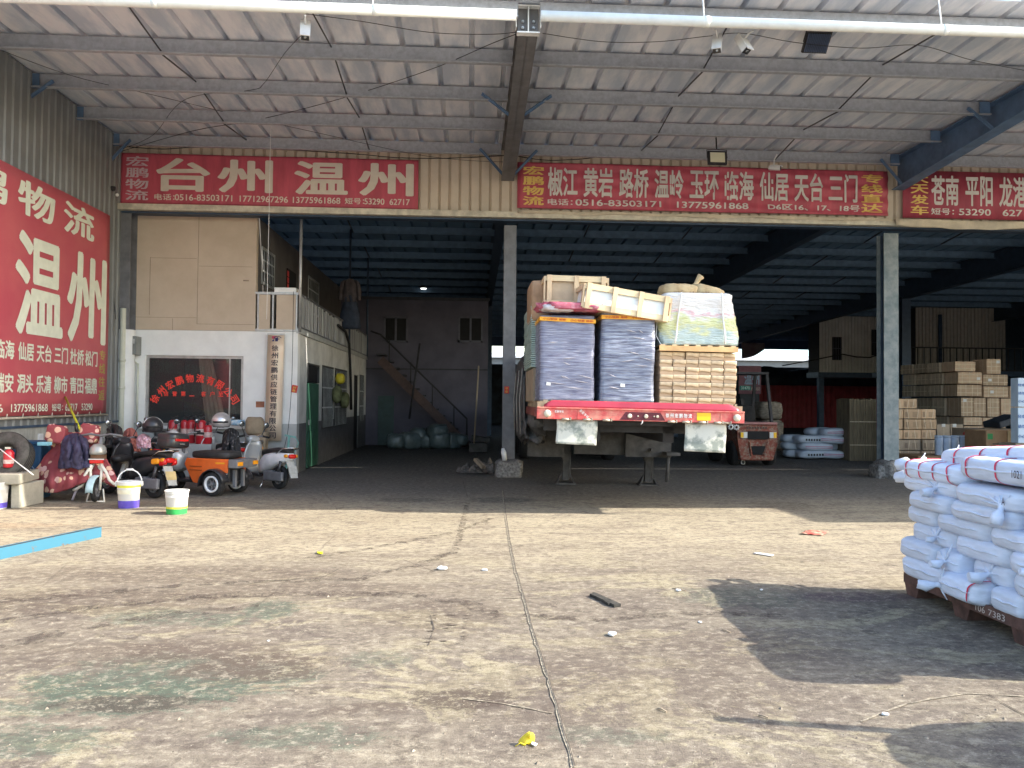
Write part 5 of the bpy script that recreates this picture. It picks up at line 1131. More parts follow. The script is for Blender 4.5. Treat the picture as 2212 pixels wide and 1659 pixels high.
for u, v in ((1591, 923), (1579, 922)):
    c = PY(u, v, 16.4); a = MB(); N = 16
    for k in range(8): th = k*math.pi/4; a.box((.055*math.cos(th), 0, .055*math.sin(th)), (.022, .02, .022), Euler((0, -th, 0)))
    a.lathe([(.03, -.012), (.05, -.012), (.05, .012), (.03, .012), (.03, -.012)], (0, 0, 0), 16, (0, 1, 0), cap=False); o = a.build('gear_ring', 'paper_white', FK); o.location = c-FK.location
p = G(1605, 1004); tag(MB().lathe([(.035, -.01), (.055, -.01), (.055, .012), (.035, .012), (.035, -.01)], (p.x, p.y, .055), 18, (.3, -1, .1), cap=False).build('white_ring', 'paper_white'), 'small white ring standing on the floor behind the forklift', 'ring')
# ================================================================ TWO-WHEELERS AND CLUTTER, LEFT
M('plastic_black', (.030, .030, .034), .3, var=.3, spec=.5); M('plastic_grey', (.16, .16, .17), .5, var=.2); M('plastic_silver', (.50, .51, .52), .35, .35, var=.1, scale=4); M('plastic_white', (.72, .72, .72), .4, var=.1, scale=5)
M('plastic_orange', (.80, .15, .03), .4, var=.12, scale=4); M('seat_black', (.028, .027, .028), .55, var=.3, bump=.1, bscale=60); M('chrome', (.65, .65, .65), .2, .95); M('lens_red', (.62, .015, .015), .2, var=.1); M('lens_amber', (.85, .33, .02), .2, var=.1)
M('mirror_glass', (.35, .38, .40), .08, .8); M('plate_yellow', (.55, .42, .20), .6, var=.15); M('plate_grey', (.42, .42, .40), .6, var=.15, scale=20)
def wheel(par, c, r, w, rim='plastic_grey', spokes=5, axis=(0, 1, 0), disc=False):
    o = MB().lathe([(r*.60, -w*.42), (r*.86, -w*.5), (r*.97, -w*.36), (r, 0), (r*.97, w*.36), (r*.86, w*.5), (r*.60, w*.42), (r*.60, -w*.42)], (0, 0, 0), 30, axis, cap=False).build('wheel', 'rubber', par, loc=c)
    m = MB(); m.lathe([(r*.52, -w*.36), (r*.63, -w*.40), (r*.63, w*.40), (r*.52, w*.36), (r*.52, -w*.36)], (0, 0, 0), 30, axis, cap=False); m.lathe([(r*.16, -w*.5), (r*.16, w*.5)], (0, 0, 0), 14, axis)
    ax = Vector(axis).normalized(); e1 = ax.orthogonal().normalized(); e2 = ax.cross(e1)
    for k in range(spokes): th = 2*math.pi*k/spokes; d = e1*math.cos(th)+e2*math.sin(th); m.bar(d*r*.12, d*r*.56, r*.13, w*.4, up=ax)
    if disc: m.lathe([(r*.3, -w*.56), (r*.46, -w*.56), (r*.46, -w*.52), (r*.3, -w*.52)], (0, 0, 0), 24, axis)
    m.build('rim', rim, o); return o
def prof(mb, st, n=18, p=.7):
    """loft along x: stations (x, half width, z low, z high)"""
    rs = []; sg = lambda v: math.copysign(abs(v)**p, v)
    for x, hw, z0, z1 in st: rs.append([(x, hw*sg(math.cos(2*math.pi*k/n)), (z0+z1)/2+(z1-z0)/2*sg(math.sin(2*math.pi*k/n))) for k in range(n)])
    return mb.rings(rs)
def scooter(lab, rear, head, sc, body='plastic_white', shield='plastic_white', rim='plastic_grey', topbox=False, plate='plate_grey', mirrors=True, shieldon=True, lamp='lens_red', grp='two-wheelers parked by the office'):
    t = thing('motor_scooter', lab, 'scooter', rear, group=grp); t.rotation_euler = (R(4), 0, head); t.scale = (sc, sc, sc)
    wheel(t, (0, 0, .23), .23, .10, rim); wheel(t, (1.22, 0, .23), .23, .09, rim, disc=True)
    prof(MB(), [(-.34, .03, .62, .70), (-.28, .09, .56, .72), (-.10, .14, .50, .74), (.18, .17, .40, .72), (.42, .15, .30, .68), (.56, .10, .26, .58), (.60, .04, .30, .45)]).build('tail_body', body, t)
    prof(MB(), [(-.30, .06, .71, .77), (-.22, .12, .71, .82), (.05, .15, .71, .82), (.28, .14, .70, .79), (.48, .11, .66, .76), (.56, .05, .62, .70)]).build('seat', 'seat_black', t)
    MB().bx(.50, .98, -.14, .14, .22, .29).build('footboard', 'plastic_black', t, bevel=.02)
    if shieldon:
        a = MB(); rs = []
        for z, x, w in ((.28, .92, .13), (.45, 1.0, .19), (.62, 1.0, .22), (.80, .96, .19), (.92, .93, .11)): rs.append([(x-.09, w, z), (x, w*.75, z), (x+.05, 0, z), (x, -w*.75, z), (x-.09, -w, z), (x-.06, -w*.7, z), (x-.03, 0, z), (x-.06, w*.7, z)])
        a.rings(rs).build('leg_shield', shield, t)
        prof(MB(), [(.86, .10, .92, 1.0), (.95, .14, .88, 1.03), (1.05, .11, .86, 1.0), (1.10, .04, .88, .96)]).build('headlamp_cowl', shield, t)
        MB().lathe([(.07, 0), (.06, .02), (.02, .03)], (1.08, 0, .93), 16, (1, 0, .1)).build('headlamp', 'mirror_glass', t)
    a = MB(); a.tube([(1.0, 0, .75), (1.08, 0, .52), (1.22, .06, .23)], .025, 8); a.tube([(1.08, 0, .52), (1.22, -.06, .23)], .02, 8); a.build('fork', 'plastic_grey', t)
    a = MB(); rs = []
    for k in range(9): th = R(-10+k*22); c = Vector((1.22+.265*math.cos(th), 0, .23+.265*math.sin(th))); rs.append([c+Vector((0, y, -.012*(abs(y) > .05))) for y in (-.065, -.04, .04, .065)])
    a.rings(rs, closed=False, cap=False).build('front_fender', body, t, solid=.008)
    a = MB(); a.tube([(.90, .34, 1.0), (.93, .20, 1.02), (.96, 0, .98), (.93, -.20, 1.02), (.90, -.34, 1.0)], .016, 8); h = a.build('handlebar', 'plastic_grey', t)
    for s in (-1, 1): MB().cyl((.93, s*.22, 1.02), (.89, s*.36, .995), .022).build('grip', 'rubber', h)
    a = MB()
    for s in (-1, 1): a.tube([(.95, s*.24, 1.01), (.99, s*.30, 1.0), (.97, s*.36, .985)], .006, 6)
    a.build('brake_lever', 'chrome', t)
    a = MB()
    for s in (-1, 1): a.tube([(.95, s*.22, 1.0), (1.02, s*.18, 1.06), (1.06, s*.10, .96), (1.05, s*.04, .8)], .005, 5)
    a.build('brake_cable', 'black_cable', t)
    if mirrors:
        for s in (-1, 1):
            a = MB(); a.tube([(.94, s*.2, 1.02), (.95, s*.26, 1.14), (.94, s*.30, 1.22)], .008, 6); m = a.build('mirror', 'plastic_black', t); MB().lathe([(.0, .02), (.055, .012), (.062, 0), (.055, -.006), (0, -.008)], (.93, s*.30, 1.25), 16, (-1, 0, 0)).build('mirror_head', 'mirror_glass', m)
    MB().bag((-.325, 0, .655), (.07, .17, .09), None, 14, 10, .6, 0).build('tail_lamp', lamp, t)
    for s in (-1, 1): MB().bag((-.28, s*.12, .66), (.10, .05, .07), None, 12, 8, .7, 0).build('indicator', 'lens_amber', t)
    a = MB(); a.add([(-.27, -.09, .56), (-.27, .09, .56), (-.44, .085, .24), (-.44, -.085, .24), (-.255, -.09, .56), (-.255, .09, .56), (-.425, .085, .24), (-.425, -.085, .24)], [(0, 1, 2, 3), (7, 6, 5, 4), (0, 4, 5, 1), (2, 6, 7, 3), (0, 3, 7, 4), (1, 5, 6, 2)])
    a.build('rear_mudguard', 'plate_grey' if plate != 'none' else 'plastic_black', t)
    pl = MB().add([(-.345, -.10, .47), (-.345, .10, .47), (-.40, .10, .33), (-.40, -.10, .33)], [(0, 1, 2, 3)]).build('number_plate', plate if plate != 'none' else 'plate_grey', t, solid=.006)
    MB().bx(-.22, .35, .08, .15, .16, .34).bx(.1, .3, -.13, .13, .15, .36).build('engine', 'plastic_grey', t, bevel=.02); MB().tube([(.25, -.12, .24), (0, -.15, .22), (-.28, -.16, .30)], [.03, .05, .045], 12).build('silencer', 'plastic_silver', t)
    for s in (-1, 1): MB().cyl((-.05, s*.11, .24), (-.14, s*.12, .55), .028, n=10).build('shock', 'plastic_black', t)
    a = MB(); a.tube([(-.02, .15, .70), (-.22, .16, .80), (-.38, .10, .82), (-.40, 0, .82), (-.38, -.10, .82), (-.22, -.16, .80), (-.02, -.15, .70)], .013, 8); a.build('grab_rail', 'chrome', t)
    if topbox:
        MB().bag((-.36, 0, .96), (.42, .42, .20), None, 22, 14, .45, 0).build('top_box', 'plastic_black', t); b = MB().bag((-.36, 0, 1.04), (.42, .42, .17), None, 22, 14, .5, 0).build('box_lid', 'plastic_black', t)
        MB().bx(-.585, -.55, -.13, .13, .985, 1.025).build('box_reflector', 'lens_red', t, bevel=.01); MB().bx(-.59, -.56, -.05, .05, .93, .95).build('box_latch', 'chrome', t)
    MB().tube([(.35, .10, .18), (.30, .24, .0)], .012, 6).build('side_stand', 'chrome', t)
    return t
Sc = .80
p = G(606, 1058); scooter('silver-white scooter with hanging number plate, rightmost of the parked two-wheelers', (p.x-.05, p.y+.12, 0), math.pi-R(38), Sc*.98, 'plastic_white', 'plastic_silver')
p = G(330, 1077); bk = scooter('black scooter with top box and orange-red tail lamps behind the paint buckets', (p.x, p.y+.05, 0), math.pi-R(30), Sc*1.02, 'plastic_black', 'plastic_black', topbox=True, plate='plate_yellow')
for s in (-1, 1):
    MB().bag((-.27, s*.10, .62), (.16, .08, .11), Euler((0, R(12), 0)), 14, 10, .6, 0).build('tail_lamp', 'lens_red', bk); MB().bag((-.13, s*.135, .63), (.20, .06, .10), Euler((0, R(6), 0)), 14, 10, .6, 0).build('indicator', 'lens_amber', bk)
p = G(410, 1040); scooter('grey scooter half hidden behind the orange tricycle', (p.x+.55, p.y+.45, 0), math.pi-R(35), Sc*.98, 'plastic_silver', 'plastic_silver')
p = G(505, 1035); scooter('dark scooter carrying the patterned jacket beside the silver scooter', (p.x+.15, p.y+.5, 0), math.pi-R(62), Sc, 'plastic_black', 'plastic_grey')
p = G(285, 1046); scooter('dark scooter under the black leather coat and pink cloth', (p.x+.2, p.y+.4, 0), math.pi-R(70), Sc, 'plastic_black', 'plastic_black')
# orange three-wheeler
p = G(452, 1071); t = thing('electric_tricycle', 'small orange electric tricycle with black seat and silver headlamp', 'tricycle', (p.x+.18, p.y+.18, 0), group='two-wheelers parked by the office'); t.rotation_euler = (0, 0, math.pi-R(22)); t.scale = (.88,)*3
for y in (-.30, .30):
    w = wheel(t, (0, y, .20), .20, .12, 'plastic_grey', 6); MB().lathe([(.105, -.07), (.135, -.075), (.135, .075), (.105, .07), (.105, -.07)], (0, 0, 0), 28, (0, 1, 0), cap=False).build('white_ring', 'plastic_white', w)
    a = MB(); rs = []
    for k in range(10): th = R(-8+k*20); c = Vector((.245*math.cos(th), y, .20+.245*math.sin(th))); rs.append([c+Vector((0, q, -.015*(abs(q) > .07))) for q in (-.09, -.05, .05, .09)])
    a.rings(rs, closed=False, cap=False).build('fender', 'plastic_black', t, solid=.01)
wheel(t, (1.05, 0, .20), .20, .09, 'plastic_grey', 6)
a = MB(); pts = [(-.20, .37), (.05, .44), (.18, .36), (.30, .18), (.48, .20), (.66, .50), (.62, .60), (-.22, .60)]
for s in (-1, 1): a.prism(pts, lambda x, z: (x, s*.20, z), lambda x, z: (x, s*.235, z))
a.build('side_panel', 'plastic_orange', t, bevel=.012)
a = MB()
for s in (-1, 1): a.bx(.30, .54, s*.240-.004, s*.240+.004, .46, .475); a.bx(.30, .54, s*.240-.004, s*.240+.004, .40, .415)
a.build('panel_vent', M('orange_dark', (.35, .08, .02), .5), t)
MB().bx(-.20, .60, -.19, .19, .22, .58).build('battery_box', 'plastic_black', t, bevel=.02)
MB().bag((.20, 0, .655), (.78, .42, .13), None, 26, 12, .4, .02, 3, 2).build('seat', 'seat_black', t)
a = MB(); a.bx(-.42, -.24, -.26, .26, .46, .60); a.build('rear_carrier', 'plastic_grey', t, bevel=.015)
for s in (-1, 1): MB().bx(-.435, -.42, s*.19-.06, s*.19+.06, .50, .56).build('tail_lamp', 'lens_amber', t)
MB().bx(-.18, .0, .262, .268, .52, .55).build('side_lamp', 'lens_amber', t)
MB().bx(.55, 1.0, -.17, .17, .19, .24).build('footboard', 'plastic_black', t, bevel=.015)
prof(MB(), [(.84, .06, .40, .62), (.92, .17, .34, .72), (1.02, .19, .36, .76), (1.12, .14, .42, .74), (1.18, .05, .5, .66)]).build('front_cowl', 'plastic_silver', t)
a = MB(); a.tube([(.90, 0, .6), (.86, 0, .95)], .03, 8); a.tube([(.78, .32, .98), (.84, .16, 1.0), (.86, 0, .96), (.84, -.16, 1.0), (.78, -.32, .98)], .017, 8); a.build('handlebar', 'plastic_grey', t)
for s in (-1, 1): MB().cyl((.81, s*.22, .99), (.77, s*.34, .975), .022).build('grip', 'rubber', t)
a = MB(); a.lathe([(0, -.02), (.10, -.015), (.13, 0), (.12, .03), (.05, .06), (0, .065)], (.84, .30, .93), 24, (-.2, 1.0, .1)); a.build('headlamp', 'plastic_silver', t)
MB().bar((-.25, .1, .42), (-.25, .1, .14), .05).bar((-.25, -.1, .42), (-.25, -.1, .14), .05).bx(-.06, .06, -.28, .28, .16, .24).build('rear_axle', 'plastic_grey', t)
for y in (-.2, .2):
    a = MB(); a.tube([(-.16+.024*math.cos(k*.9), y+.024*math.sin(k*.9), .24+k*.007) for k in range(40)], .006, 5); a.build('spring', 'chrome', t)
# small electric bicycle facing the yard, with floral quilt and dark jacket
p = G(193, 1088); eb = thing('electric_bicycle', 'small white-framed electric bicycle facing the yard in front of the floral quilt', 'bicycle', (p.x, p.y+.17, 0), group='two-wheelers parked by the office'); eb.scale = (.86,)*3
wheel(eb, (0, 0, .19), .19, .07, 'plastic_grey', 6, (1, .12, 0))
a = MB(); rs = []
for k in range(10): th = R(-5+k*19); rs.append([Vector((x, -.225*math.cos(th), .19+.225*math.sin(th)-.012*(abs(x) > .035))) for x in (-.055, -.03, .03, .055)])
a.rings(rs, closed=False, cap=False).build('front_fender', M('fender_blue', (.42, .58, .62), .5, var=.15), eb, solid=.008)
M('frame_white', (.62, .60, .52), .45, col2=(.68, .66, .6), scale=12)
a = MB()
for s in (-1, 1): a.tube([(s*.06, 0, .19), (s*.075, -.02, .34), (s*.085, 0, .50), (s*.05, .04, .60)], .020, 10)
a.build('fork', 'frame_white', eb)
a = MB(); a.tube([(-.06, -.02, .58), (-.16, -.02, .42), (-.20, 0, .26), (-.30, .02, .20), (-.36, .04, .18)], .022, 10); a.tube([(.08, -.02, .58), (.16, -.02, .46), (.20, 0, .34), (.27, .02, .27)], .022, 10); a.build('guard_bar', 'frame_white', eb)
a = MB(); a.tube([(-.38, .05, .02), (-.34, .06, .14), (-.28, .06, .24), (-.22, .06, .22)], .018, 8); a.build('pedal_crank', M('lilac_metal', (.42, .36, .40), .5), eb)
MB().bx(-.09, .12, -.05, -.02, .60, .655).build('front_reflector', 'lens_red', eb, bevel=.01); MB().bx(-.10, .13, -.052, -.03, .658, .672).build('reflector_trim', 'paper_white', eb)
a = MB(); a.lathe([(.0, .17), (.06, .16), (.11, .11), (.125, .04), (.12, 0), (.0, -.01)], (.02, 0, .74), 22); a.build('headlamp', M('lamp_grey', (.33, .33, .31), .25, .3), eb); MB().bag((.05, -.06, .80), (.11, .10, .09), None, 12, 8, .9, 0).build('lens', 'lamp_clear', eb)
MB().bx(-.09, .11, -.02, .10, .66, .74).build('basket_mount', M('rust_brown', (.20, .11, .07), .8, var=.4), eb, bevel=.01)
a = MB(); a.tube([(-.14, 0, .78), (-.16, -.02, .62), (-.12, -.02, .52)], .015, 8); a.build('cable_loop', 'chrome', eb)
a = MB(); a.tube([(0, 0, .6), (0, .12, .85), (0, .14, 1.0)], .025, 8); a.tube([(-.34, .12, 1.02), (-.15, .1, 1.05), (0, .14, 1.02), (.15, .1, 1.05), (.34, .12, 1.02)], .017, 8); a.build('handlebar', 'plastic_grey', eb)
a = MB(); a.tube([(0, .1, .55), (0, .35, .25), (0, .75, .25), (0, .95, .5)], .03, 8); a.build('main_frame', 'frame_white', eb); wheel(eb, (0, 1.02, .19), .19, .07, 'plastic_grey', 6, (1, 0, 0)); MB().bag((0, .85, .62), (.2, .5, .12), None, 16, 10, .6, .02).build('seat', 'seat_black', eb)
a = MB(); a.tube([(-.10, .02, .2), (-.13, -.02, .0)], .012, 6); a.tube([(.10, .02, .2), (.14, -.02, .0)], .012, 6); a.cyl((-.13, -.02, .012), (.14, -.02, .012), .01); a.build('stand', 'frame_white', eb)
# floral quilt: two lobes hung over the handlebar
def floral():
    m = M('floral_cloth', (.23, .045, .05), .75, bump=.25, bscale=18); n = m.node_tree.nodes; l = m.node_tree.links; tc = n.new('ShaderNodeTexCoord')
    v = n.new('ShaderNodeTexVoronoi'); v.inputs['Scale'].default_value = 11; v.inputs['Randomness'].default_value = .9; l.new(tc.outputs['Object'], v.inputs['Vector'])
    r = n.new('ShaderNodeMapRange'); r.inputs[1].default_value = .50; r.inputs[2].default_value = .44; l.new(v.outputs['Distance'], r.inputs[0])
    h = n.new('ShaderNodeSeparateColor'); l.new(v.outputs['Color'], h.inputs[0]); g = n.new('ShaderNodeMath'); g.operation = 'GREATER_THAN'; g.inputs[1].default_value = .36; l.new(h.outputs[0], g.inputs[0])
    k = n.new('ShaderNodeMath'); k.operation = 'MULTIPLY'; l.new(r.outputs[0], k.inputs[0]); l.new(g.outputs[0], k.inputs[1])
    cm = n.new('ShaderNodeMix'); cm.data_type = 'RGBA'; cm.inputs[6].default_value = (.66, .42, .40, 1); cm.inputs[7].default_value = (.66, .44, .26, 1); l.new(h.outputs[1], cm.inputs[0])
    mx = n.new('ShaderNodeMix'); mx.data_type = 'RGBA'; mx.inputs[6].default_value = (.27, .055, .065, 1); l.new(k.outputs[0], mx.inputs[0]); l.new(cm.outputs[2], mx.inputs[7]); l.new(mx.outputs[2], n['Principled BSDF'].inputs['Base Color'])
floral()
qy = p.y+.35
def P2(u, v, y): return PY(u, v, y)
def quilt(s, k):
    # s across, k down; outline read off the cloth
    kk = k; L = [(0, 104), (.2, 110), (.3, 114), (.45, 96), (.7, 76), (1, 66)]; Rr = [(0, 212), (.2, 214), (.35, 219), (.6, 238), (.85, 252), (1, 247)]
    def ip(T):
        for (a, x), (b, y) in zip(T, T[1:]):
            if kk <= b: return x+(y-x)*(kk-a)/(b-a)
        return T[-1][1]
    u = ip(L)+(ip(Rr)-ip(L))*s; v = 934+k*(118+14*math.sin(s*6.2)*(k > .7)*(k-.7)*3)
    w = noise.noise(Vector((s*7, k*3, 1)))*.09+noise.noise(Vector((s*16, k*8, 4)))*.035
    return PY(u, v, qy-.16*math.sin(s*math.pi)*(.3+k)+.10*(1-k)+w*(.3+k))
a = MB(); a.sheet(quilt, 46, 34); tag(a.build('wind_quilt', 'floral_cloth', solid=.03), 'maroon floral quilt hung over the handlebar of the small electric bicycle', 'quilt')
for u, v, l in ((122, 938, 'left'), (194, 936, 'right')):
    c = PY(u, v, qy-.02); tag(MB().bag(c, (.25, .12, .25), Euler((0, R(10), 0)), 24, 14, .38, .12, 5, u).build('handle_muff', 'floral_cloth'), f'maroon floral muff over the {l} handle end', 'muff')
M('coat_navy', (.045, .042, .085), .8, var=.3, scale=6, bump=.3, bscale=25); M('coat_black', (.03, .03, .032), .5, var=.5, scale=5, bump=.5, bscale=14, spec=.5); M('coat_rust', (.42, .14, .11), .8, var=.2, scale=5, bump=.4, bscale=12)
def drape(name, lab, mat, us, vs, y, depth=.2, seed=0, cat='coat', taper=(1, 1), bulge=.12, fold=.05):
    u0, u1 = us; v0, v1 = vs; a = MB()
    def fn(s, k):
        wf = taper[0]+(taper[1]-taper[0])*k; u = (u0+u1)/2+(u1-u0)*(s-.5)*wf+2.5*noise.noise(Vector((k*3, seed, 0))); v = v0+(v1-v0)*k+(4*noise.noise(Vector((s*4, seed, 5))) if k > .8 else 0)+3*(2*s-1)**2*(1-k)*3
        w = noise.noise(Vector((s*6+seed, k*2.2, seed)))*fold*1.6+noise.noise(Vector((s*13, k*7, seed)))*fold*.8
        return PY(u, v, y-bulge*math.sin(s*math.pi)**.7*(.5+.5*math.sin(min(1, k*1.4)*math.pi*.5))+w+(.18*(1-k*4) if k < .25 else 0))
    a.sheet(fn, 36, 30); o = a.build(name, mat, solid=.02); return tag(o, lab, cat)
drape('jacket', 'dark navy jacket draped over the middle of the floral quilt', 'coat_navy', (128, 196), (937, 1012), qy-.16, seed=2, taper=(.78, 1.05))
drape('leather_coat', 'black leather coat draped over a scooter right of the floral quilt', 'coat_black', (222, 272), (917, 1012), 12.1, seed=4, taper=(.62, 1.1), bulge=.25, fold=.09)
drape('red_coat', 'faded red coat draped behind the black leather coat', 'coat_rust', (263, 300), (925, 975), 12.2, seed=7, taper=(.7, 1.2))
drape('pink_bag', 'pink checked cloth bag hanging left of the black top box', M('cloth_pink', (.62, .32, .40), .8, col2=(.72, .52, .56), scale=26), (296, 325), (938, 968), 11.5, seed=8, cat='bag')
drape('patterned_jacket', 'black patterned jacket hung under the silver helmet', M('coat_pattern', (.03, .03, .033), .7, col2=(.30, .27, .27), scale=15, lo=.58, hi=.66), (478, 520), (925, 1000), 12.4, seed=9, taper=(.75, 1.1), bulge=.2, fold=.08)
# helmets
def helmet(lab, c, r, rz, shell, band):
    t = thing('helmet', lab, 'helmet', c, rz=rz, group='helmets on the scooters'); a = MB(); rs = []
    for i in range(12):
        th = R(88-i*11.2); rs.append([(r*math.cos(th)*math.cos(2*math.pi*j/24)*1.12, r*math.cos(th)*math.sin(2*math.pi*j/24), r*math.sin(th)) for j in range(24)])
    a.rings(rs, cap=False).build('shell', shell, t, solid=.015)
    a = MB(); a.tube([(r*1.10*math.cos(k*.26-.8), r*1.02*math.sin(k*.26-.8), -.02*r) for k in range(7)], .018, 8); a.build('rim', 'rubber', t); MB().bag((0, 0, -.1*r), (r*1.7, r*1.5, r*1.2), None, 16, 10, .9, .03).build('lining', 'black_cable', t)
    if band: a = MB(); rs = [[(r*1.02*math.cos(R(i*10))*math.sin(y)*1.12+.03, r*1.02*math.cos(R(i*10))*math.cos(y), r*1.02*math.sin(R(i*10))) for y in (-.2, 0, .2)] for i in range(2, 17)]; a.rings(rs, closed=False, cap=False).build('stripe', band, t, solid=.004)
    return t
c = PY(330, 918, 11.5); helmet('black helmet with a wide white stripe, on the black top box', (c.x, c.y, c.z-.02), .135, R(-60), 'plastic_black', 'plastic_white')
c = PY(478, 908, 12.2); helmet('shiny silver helmet perched above the patterned jacket', (c.x, c.y, c.z-.02), .14, R(-75), M('helmet_silver', (.62, .60, .60), .22, .55), None)
# fire extinguishers on a low cabinet under the shop window
M('ext_red', (.50, .018, .03), .3, var=.1, spec=.6)
cb = MB(); c0 = PY(365, 945, 14.2); c1 = PY(455, 945, 14.2); cb.bx(c0.x-.1, c1.x+.1, 13.95, 14.5, 0, .58); tag(cb.build('low_cabinet', 'dado_grey', bevel=.01), 'low grey cabinet under the shop window carrying red extinguishers', 'cabinet')
for i, (u, vt, vb, r) in enumerate(((374, 907, 926, .075), (399, 907, 935, .065), (413, 907, 938, .075), (434, 907, 945, .085), (449, 918, 948, .075))):
    y = 14.05 if i in (3, 4) else 14.25; a_ = PY(u, vt, y); b_ = Vector((a_.x, y, .583)); h = a_.z-.583
    t = thing('fire_extinguisher', f'red fire extinguisher, {ORD[i]} from the left in the row under the shop window', 'extinguisher', b_, group='red fire extinguishers under the window')
    MB().lathe([(r*.9, 0), (r, .01), (r, h*.9), (r*.8, h*.97), (r*.35, h)], (0, 0, 0), 18).build('cylinder', 'ext_red', t)
    a = MB(); a.cyl((0, 0, h), (0, 0, h+.05), .018); a.bar((-.01, 0, h+.05), (.09, -.02, h+.075), .018); a.bar((-.01, 0, h+.03), (.08, -.02, h+.035), .016); a.build('valve', 'plastic_black', t)
    MB().tube([(.0, 0, h+.03), (-r*.9, -.02, h), (-r*1.15, -.02, h*.6), (-r*1.1, -.02, h*.3)], .009, 6).build('hose', 'rubber', t)
    a = MB(); a.lathe([(r+.002, h*.35), (r+.002, h*.62)], (0, 0, 0), 18, cap=False); a.build('label_band', M('ext_label', (.62, .45, .42), .6, var=.2, scale=20), t)
tag(MB().bag(PY(513, 913, 14.3), (.30, .1, .10), None, 14, 10, .6, .2, 5, 3).build('blue_cloth', M('cloth_sky', (.15, .42, .66), .7, col2=(.7, .72, .72), scale=12)), 'blue and white rag on the sill right of the silver helmet', 'cloth')
p_ = PY(425, 878, 14.9); tag(MB().bag((p_.x, 14.95, p_.z), (.22, .14, .34), None, 14, 10, .5, .04).build('desk_machine', 'plastic_black'), 'black machine standing behind the shop window glass', 'machine')
# corrugated box, pump, stick by the corner
p = G(598, 1010); tag(MB().box((p.x+.10, 14.25, .55), (.24, .2, .5), Euler((0, R(4), 0))).bag((p.x+.02, 14.2, .9), (.34, .2, .34), None, 14, 10, .6, .15, 4, 2).build('paper_sack', M('kraft', (.36, .28, .19), .85, var=.2, bump=.3)), 'torn kraft paper sack on a box below the brass board', 'paper sack')
a = MB(); c = PY(624, 1000, 14.2); a.cyl((c.x-.06, c.y, .0), (c.x, c.y, .72), .022); a.bar((c.x-.08, c.y, .74), (c.x+.12, c.y, .70), .03); a.tube([(c.x+.1, c.y, .72), (c.x+.17, c.y, .6), (c.x+.08, c.y, .4), (c.x-.02, c.y, .36)], .010, 6); tag(a.build('air_pump', M('pump_teal', (.20, .42, .38), .5)), 'teal hand pump with black hose by the white office corner', 'pump')
# tyre, concrete bench, bin, boxes at the far left
p = G(15, 1078); bx_ = -5.9; BY = 9.9
M('slab', (.27, .26, .215), .85, col2=(.36, .34, .28), scale=5, bump=.3); bn = thing('stone_bench', 'rough concrete slab bench at the left edge, carrying the truck tyre', 'bench', (-6.1, BY+.35, 0))
x1 = PY(40, 1030, BY).x; xr = PY(73, 1020, BY+.6).x
def bl(mb, n_, m_): o = mb.build(n_, m_, bn, bevel=.012); o.location = -bn.location; return o
zt = PY(40, 1024, BY).z; bl(MB().add([(-7.4, BY-.1, zt-.13), (x1+.02, BY-.02, zt-.13), (xr+.02, BY+.7, zt-.13), (-7.4, BY+.75, zt-.13), (-7.4, BY-.1, zt), (x1+.02, BY-.02, zt), (xr+.02, BY+.7, zt), (-7.4, BY+.75, zt)], [(3, 2, 1, 0), (4, 5, 6, 7), (0, 1, 5, 4), (1, 2, 6, 5), (2, 3, 7, 6), (3, 0, 4, 7)]), 'slab', 'slab')
bl(MB().bx(PY(18, 1060, BY).x, x1-.01, BY+.05, BY+.6, 0, zt-.135), 'support', 'slab'); bl(MB().bx(-7.3, -6.9, BY+.05, BY+.6, 0, zt-.135), 'support', 'slab')
ty = thing('truck_tyre', 'worn truck tyre lying tilted on the concrete bench', 'tyre', (PY(4, 992, BY+.35).x, BY+.40, zt+.17), rot=(R(62), R(6), 0)); ty.scale = (.86, .86, .86); a = MB()
a.lathe([(.20, -.10), (.24, -.125), (.35, -.13), (.385, -.10), (.39, 0), (.385, .10), (.35, .13), (.24, .125), (.20, .10), (.22, 0), (.20, -.10)], (0, 0, 0), 40, cap=False); a.build('casing', M('tyre_dusty', (.075, .072, .065), .9, var=.3, scale=10, bump=.2), ty)
a = MB()
for k in range(5):
    z = -.085+k*.042; a.lathe([(.388, z-.007), (.394, z-.007), (.394, z+.007), (.388, z+.007)], (0, 0, 0), 40, cap=False)
a.build('tread', 'rubber', ty)
c = PY(19, 990, BY+.25); t = thing('fire_extinguisher', 'small red fire extinguisher standing inside the truck tyre', 'extinguisher', (c.x, c.y, zt+.06)); MB().lathe([(.055, 0), (.06, .01), (.06, .19), (.04, .22), (.015, .235)], (0, 0, 0), 16).build('cylinder', 'ext_red', t); MB().bx(-.04, .03, -.02, .02, .235, .26).build('valve', 'chrome', t); MB().lathe([(.061, .05), (.061, .10)], (0, 0, 0), 16, cap=False).build('label_band', 'ext_label', t)
c = G(70, 1060); t = thing('waste_bin', 'dark blue plastic bin with a round recycling mark behind the tyre', 'bin', (PY(72, 1000, 11.0).x, 11.0, 0))
MB().prism([(-.19, .75), (-.15, 0), (.15, 0), (.19, .75)], lambda x, z: (x, -.16, z), lambda x, z: (x, .18, z)).build('body', M('bin_blue', (.025, .085, .18), .45, var=.15), t, bevel=.015); MB().bx(-.21, .21, -.19, .2, .751, .79).build('lid', 'bin_blue', t)
a = MB(); a.lathe([(.075, 0), (.085, 0), (.085, .004), (.075, .004), (.075, 0)], (.03, -.165, .38), 24, (0, -1, 0), cap=False); write(a, '品', on_y(-.01, .07, .335, .42, -.168), .02); a.build('mark', M('mark_pale', (.25, .36, .50), .6), t)
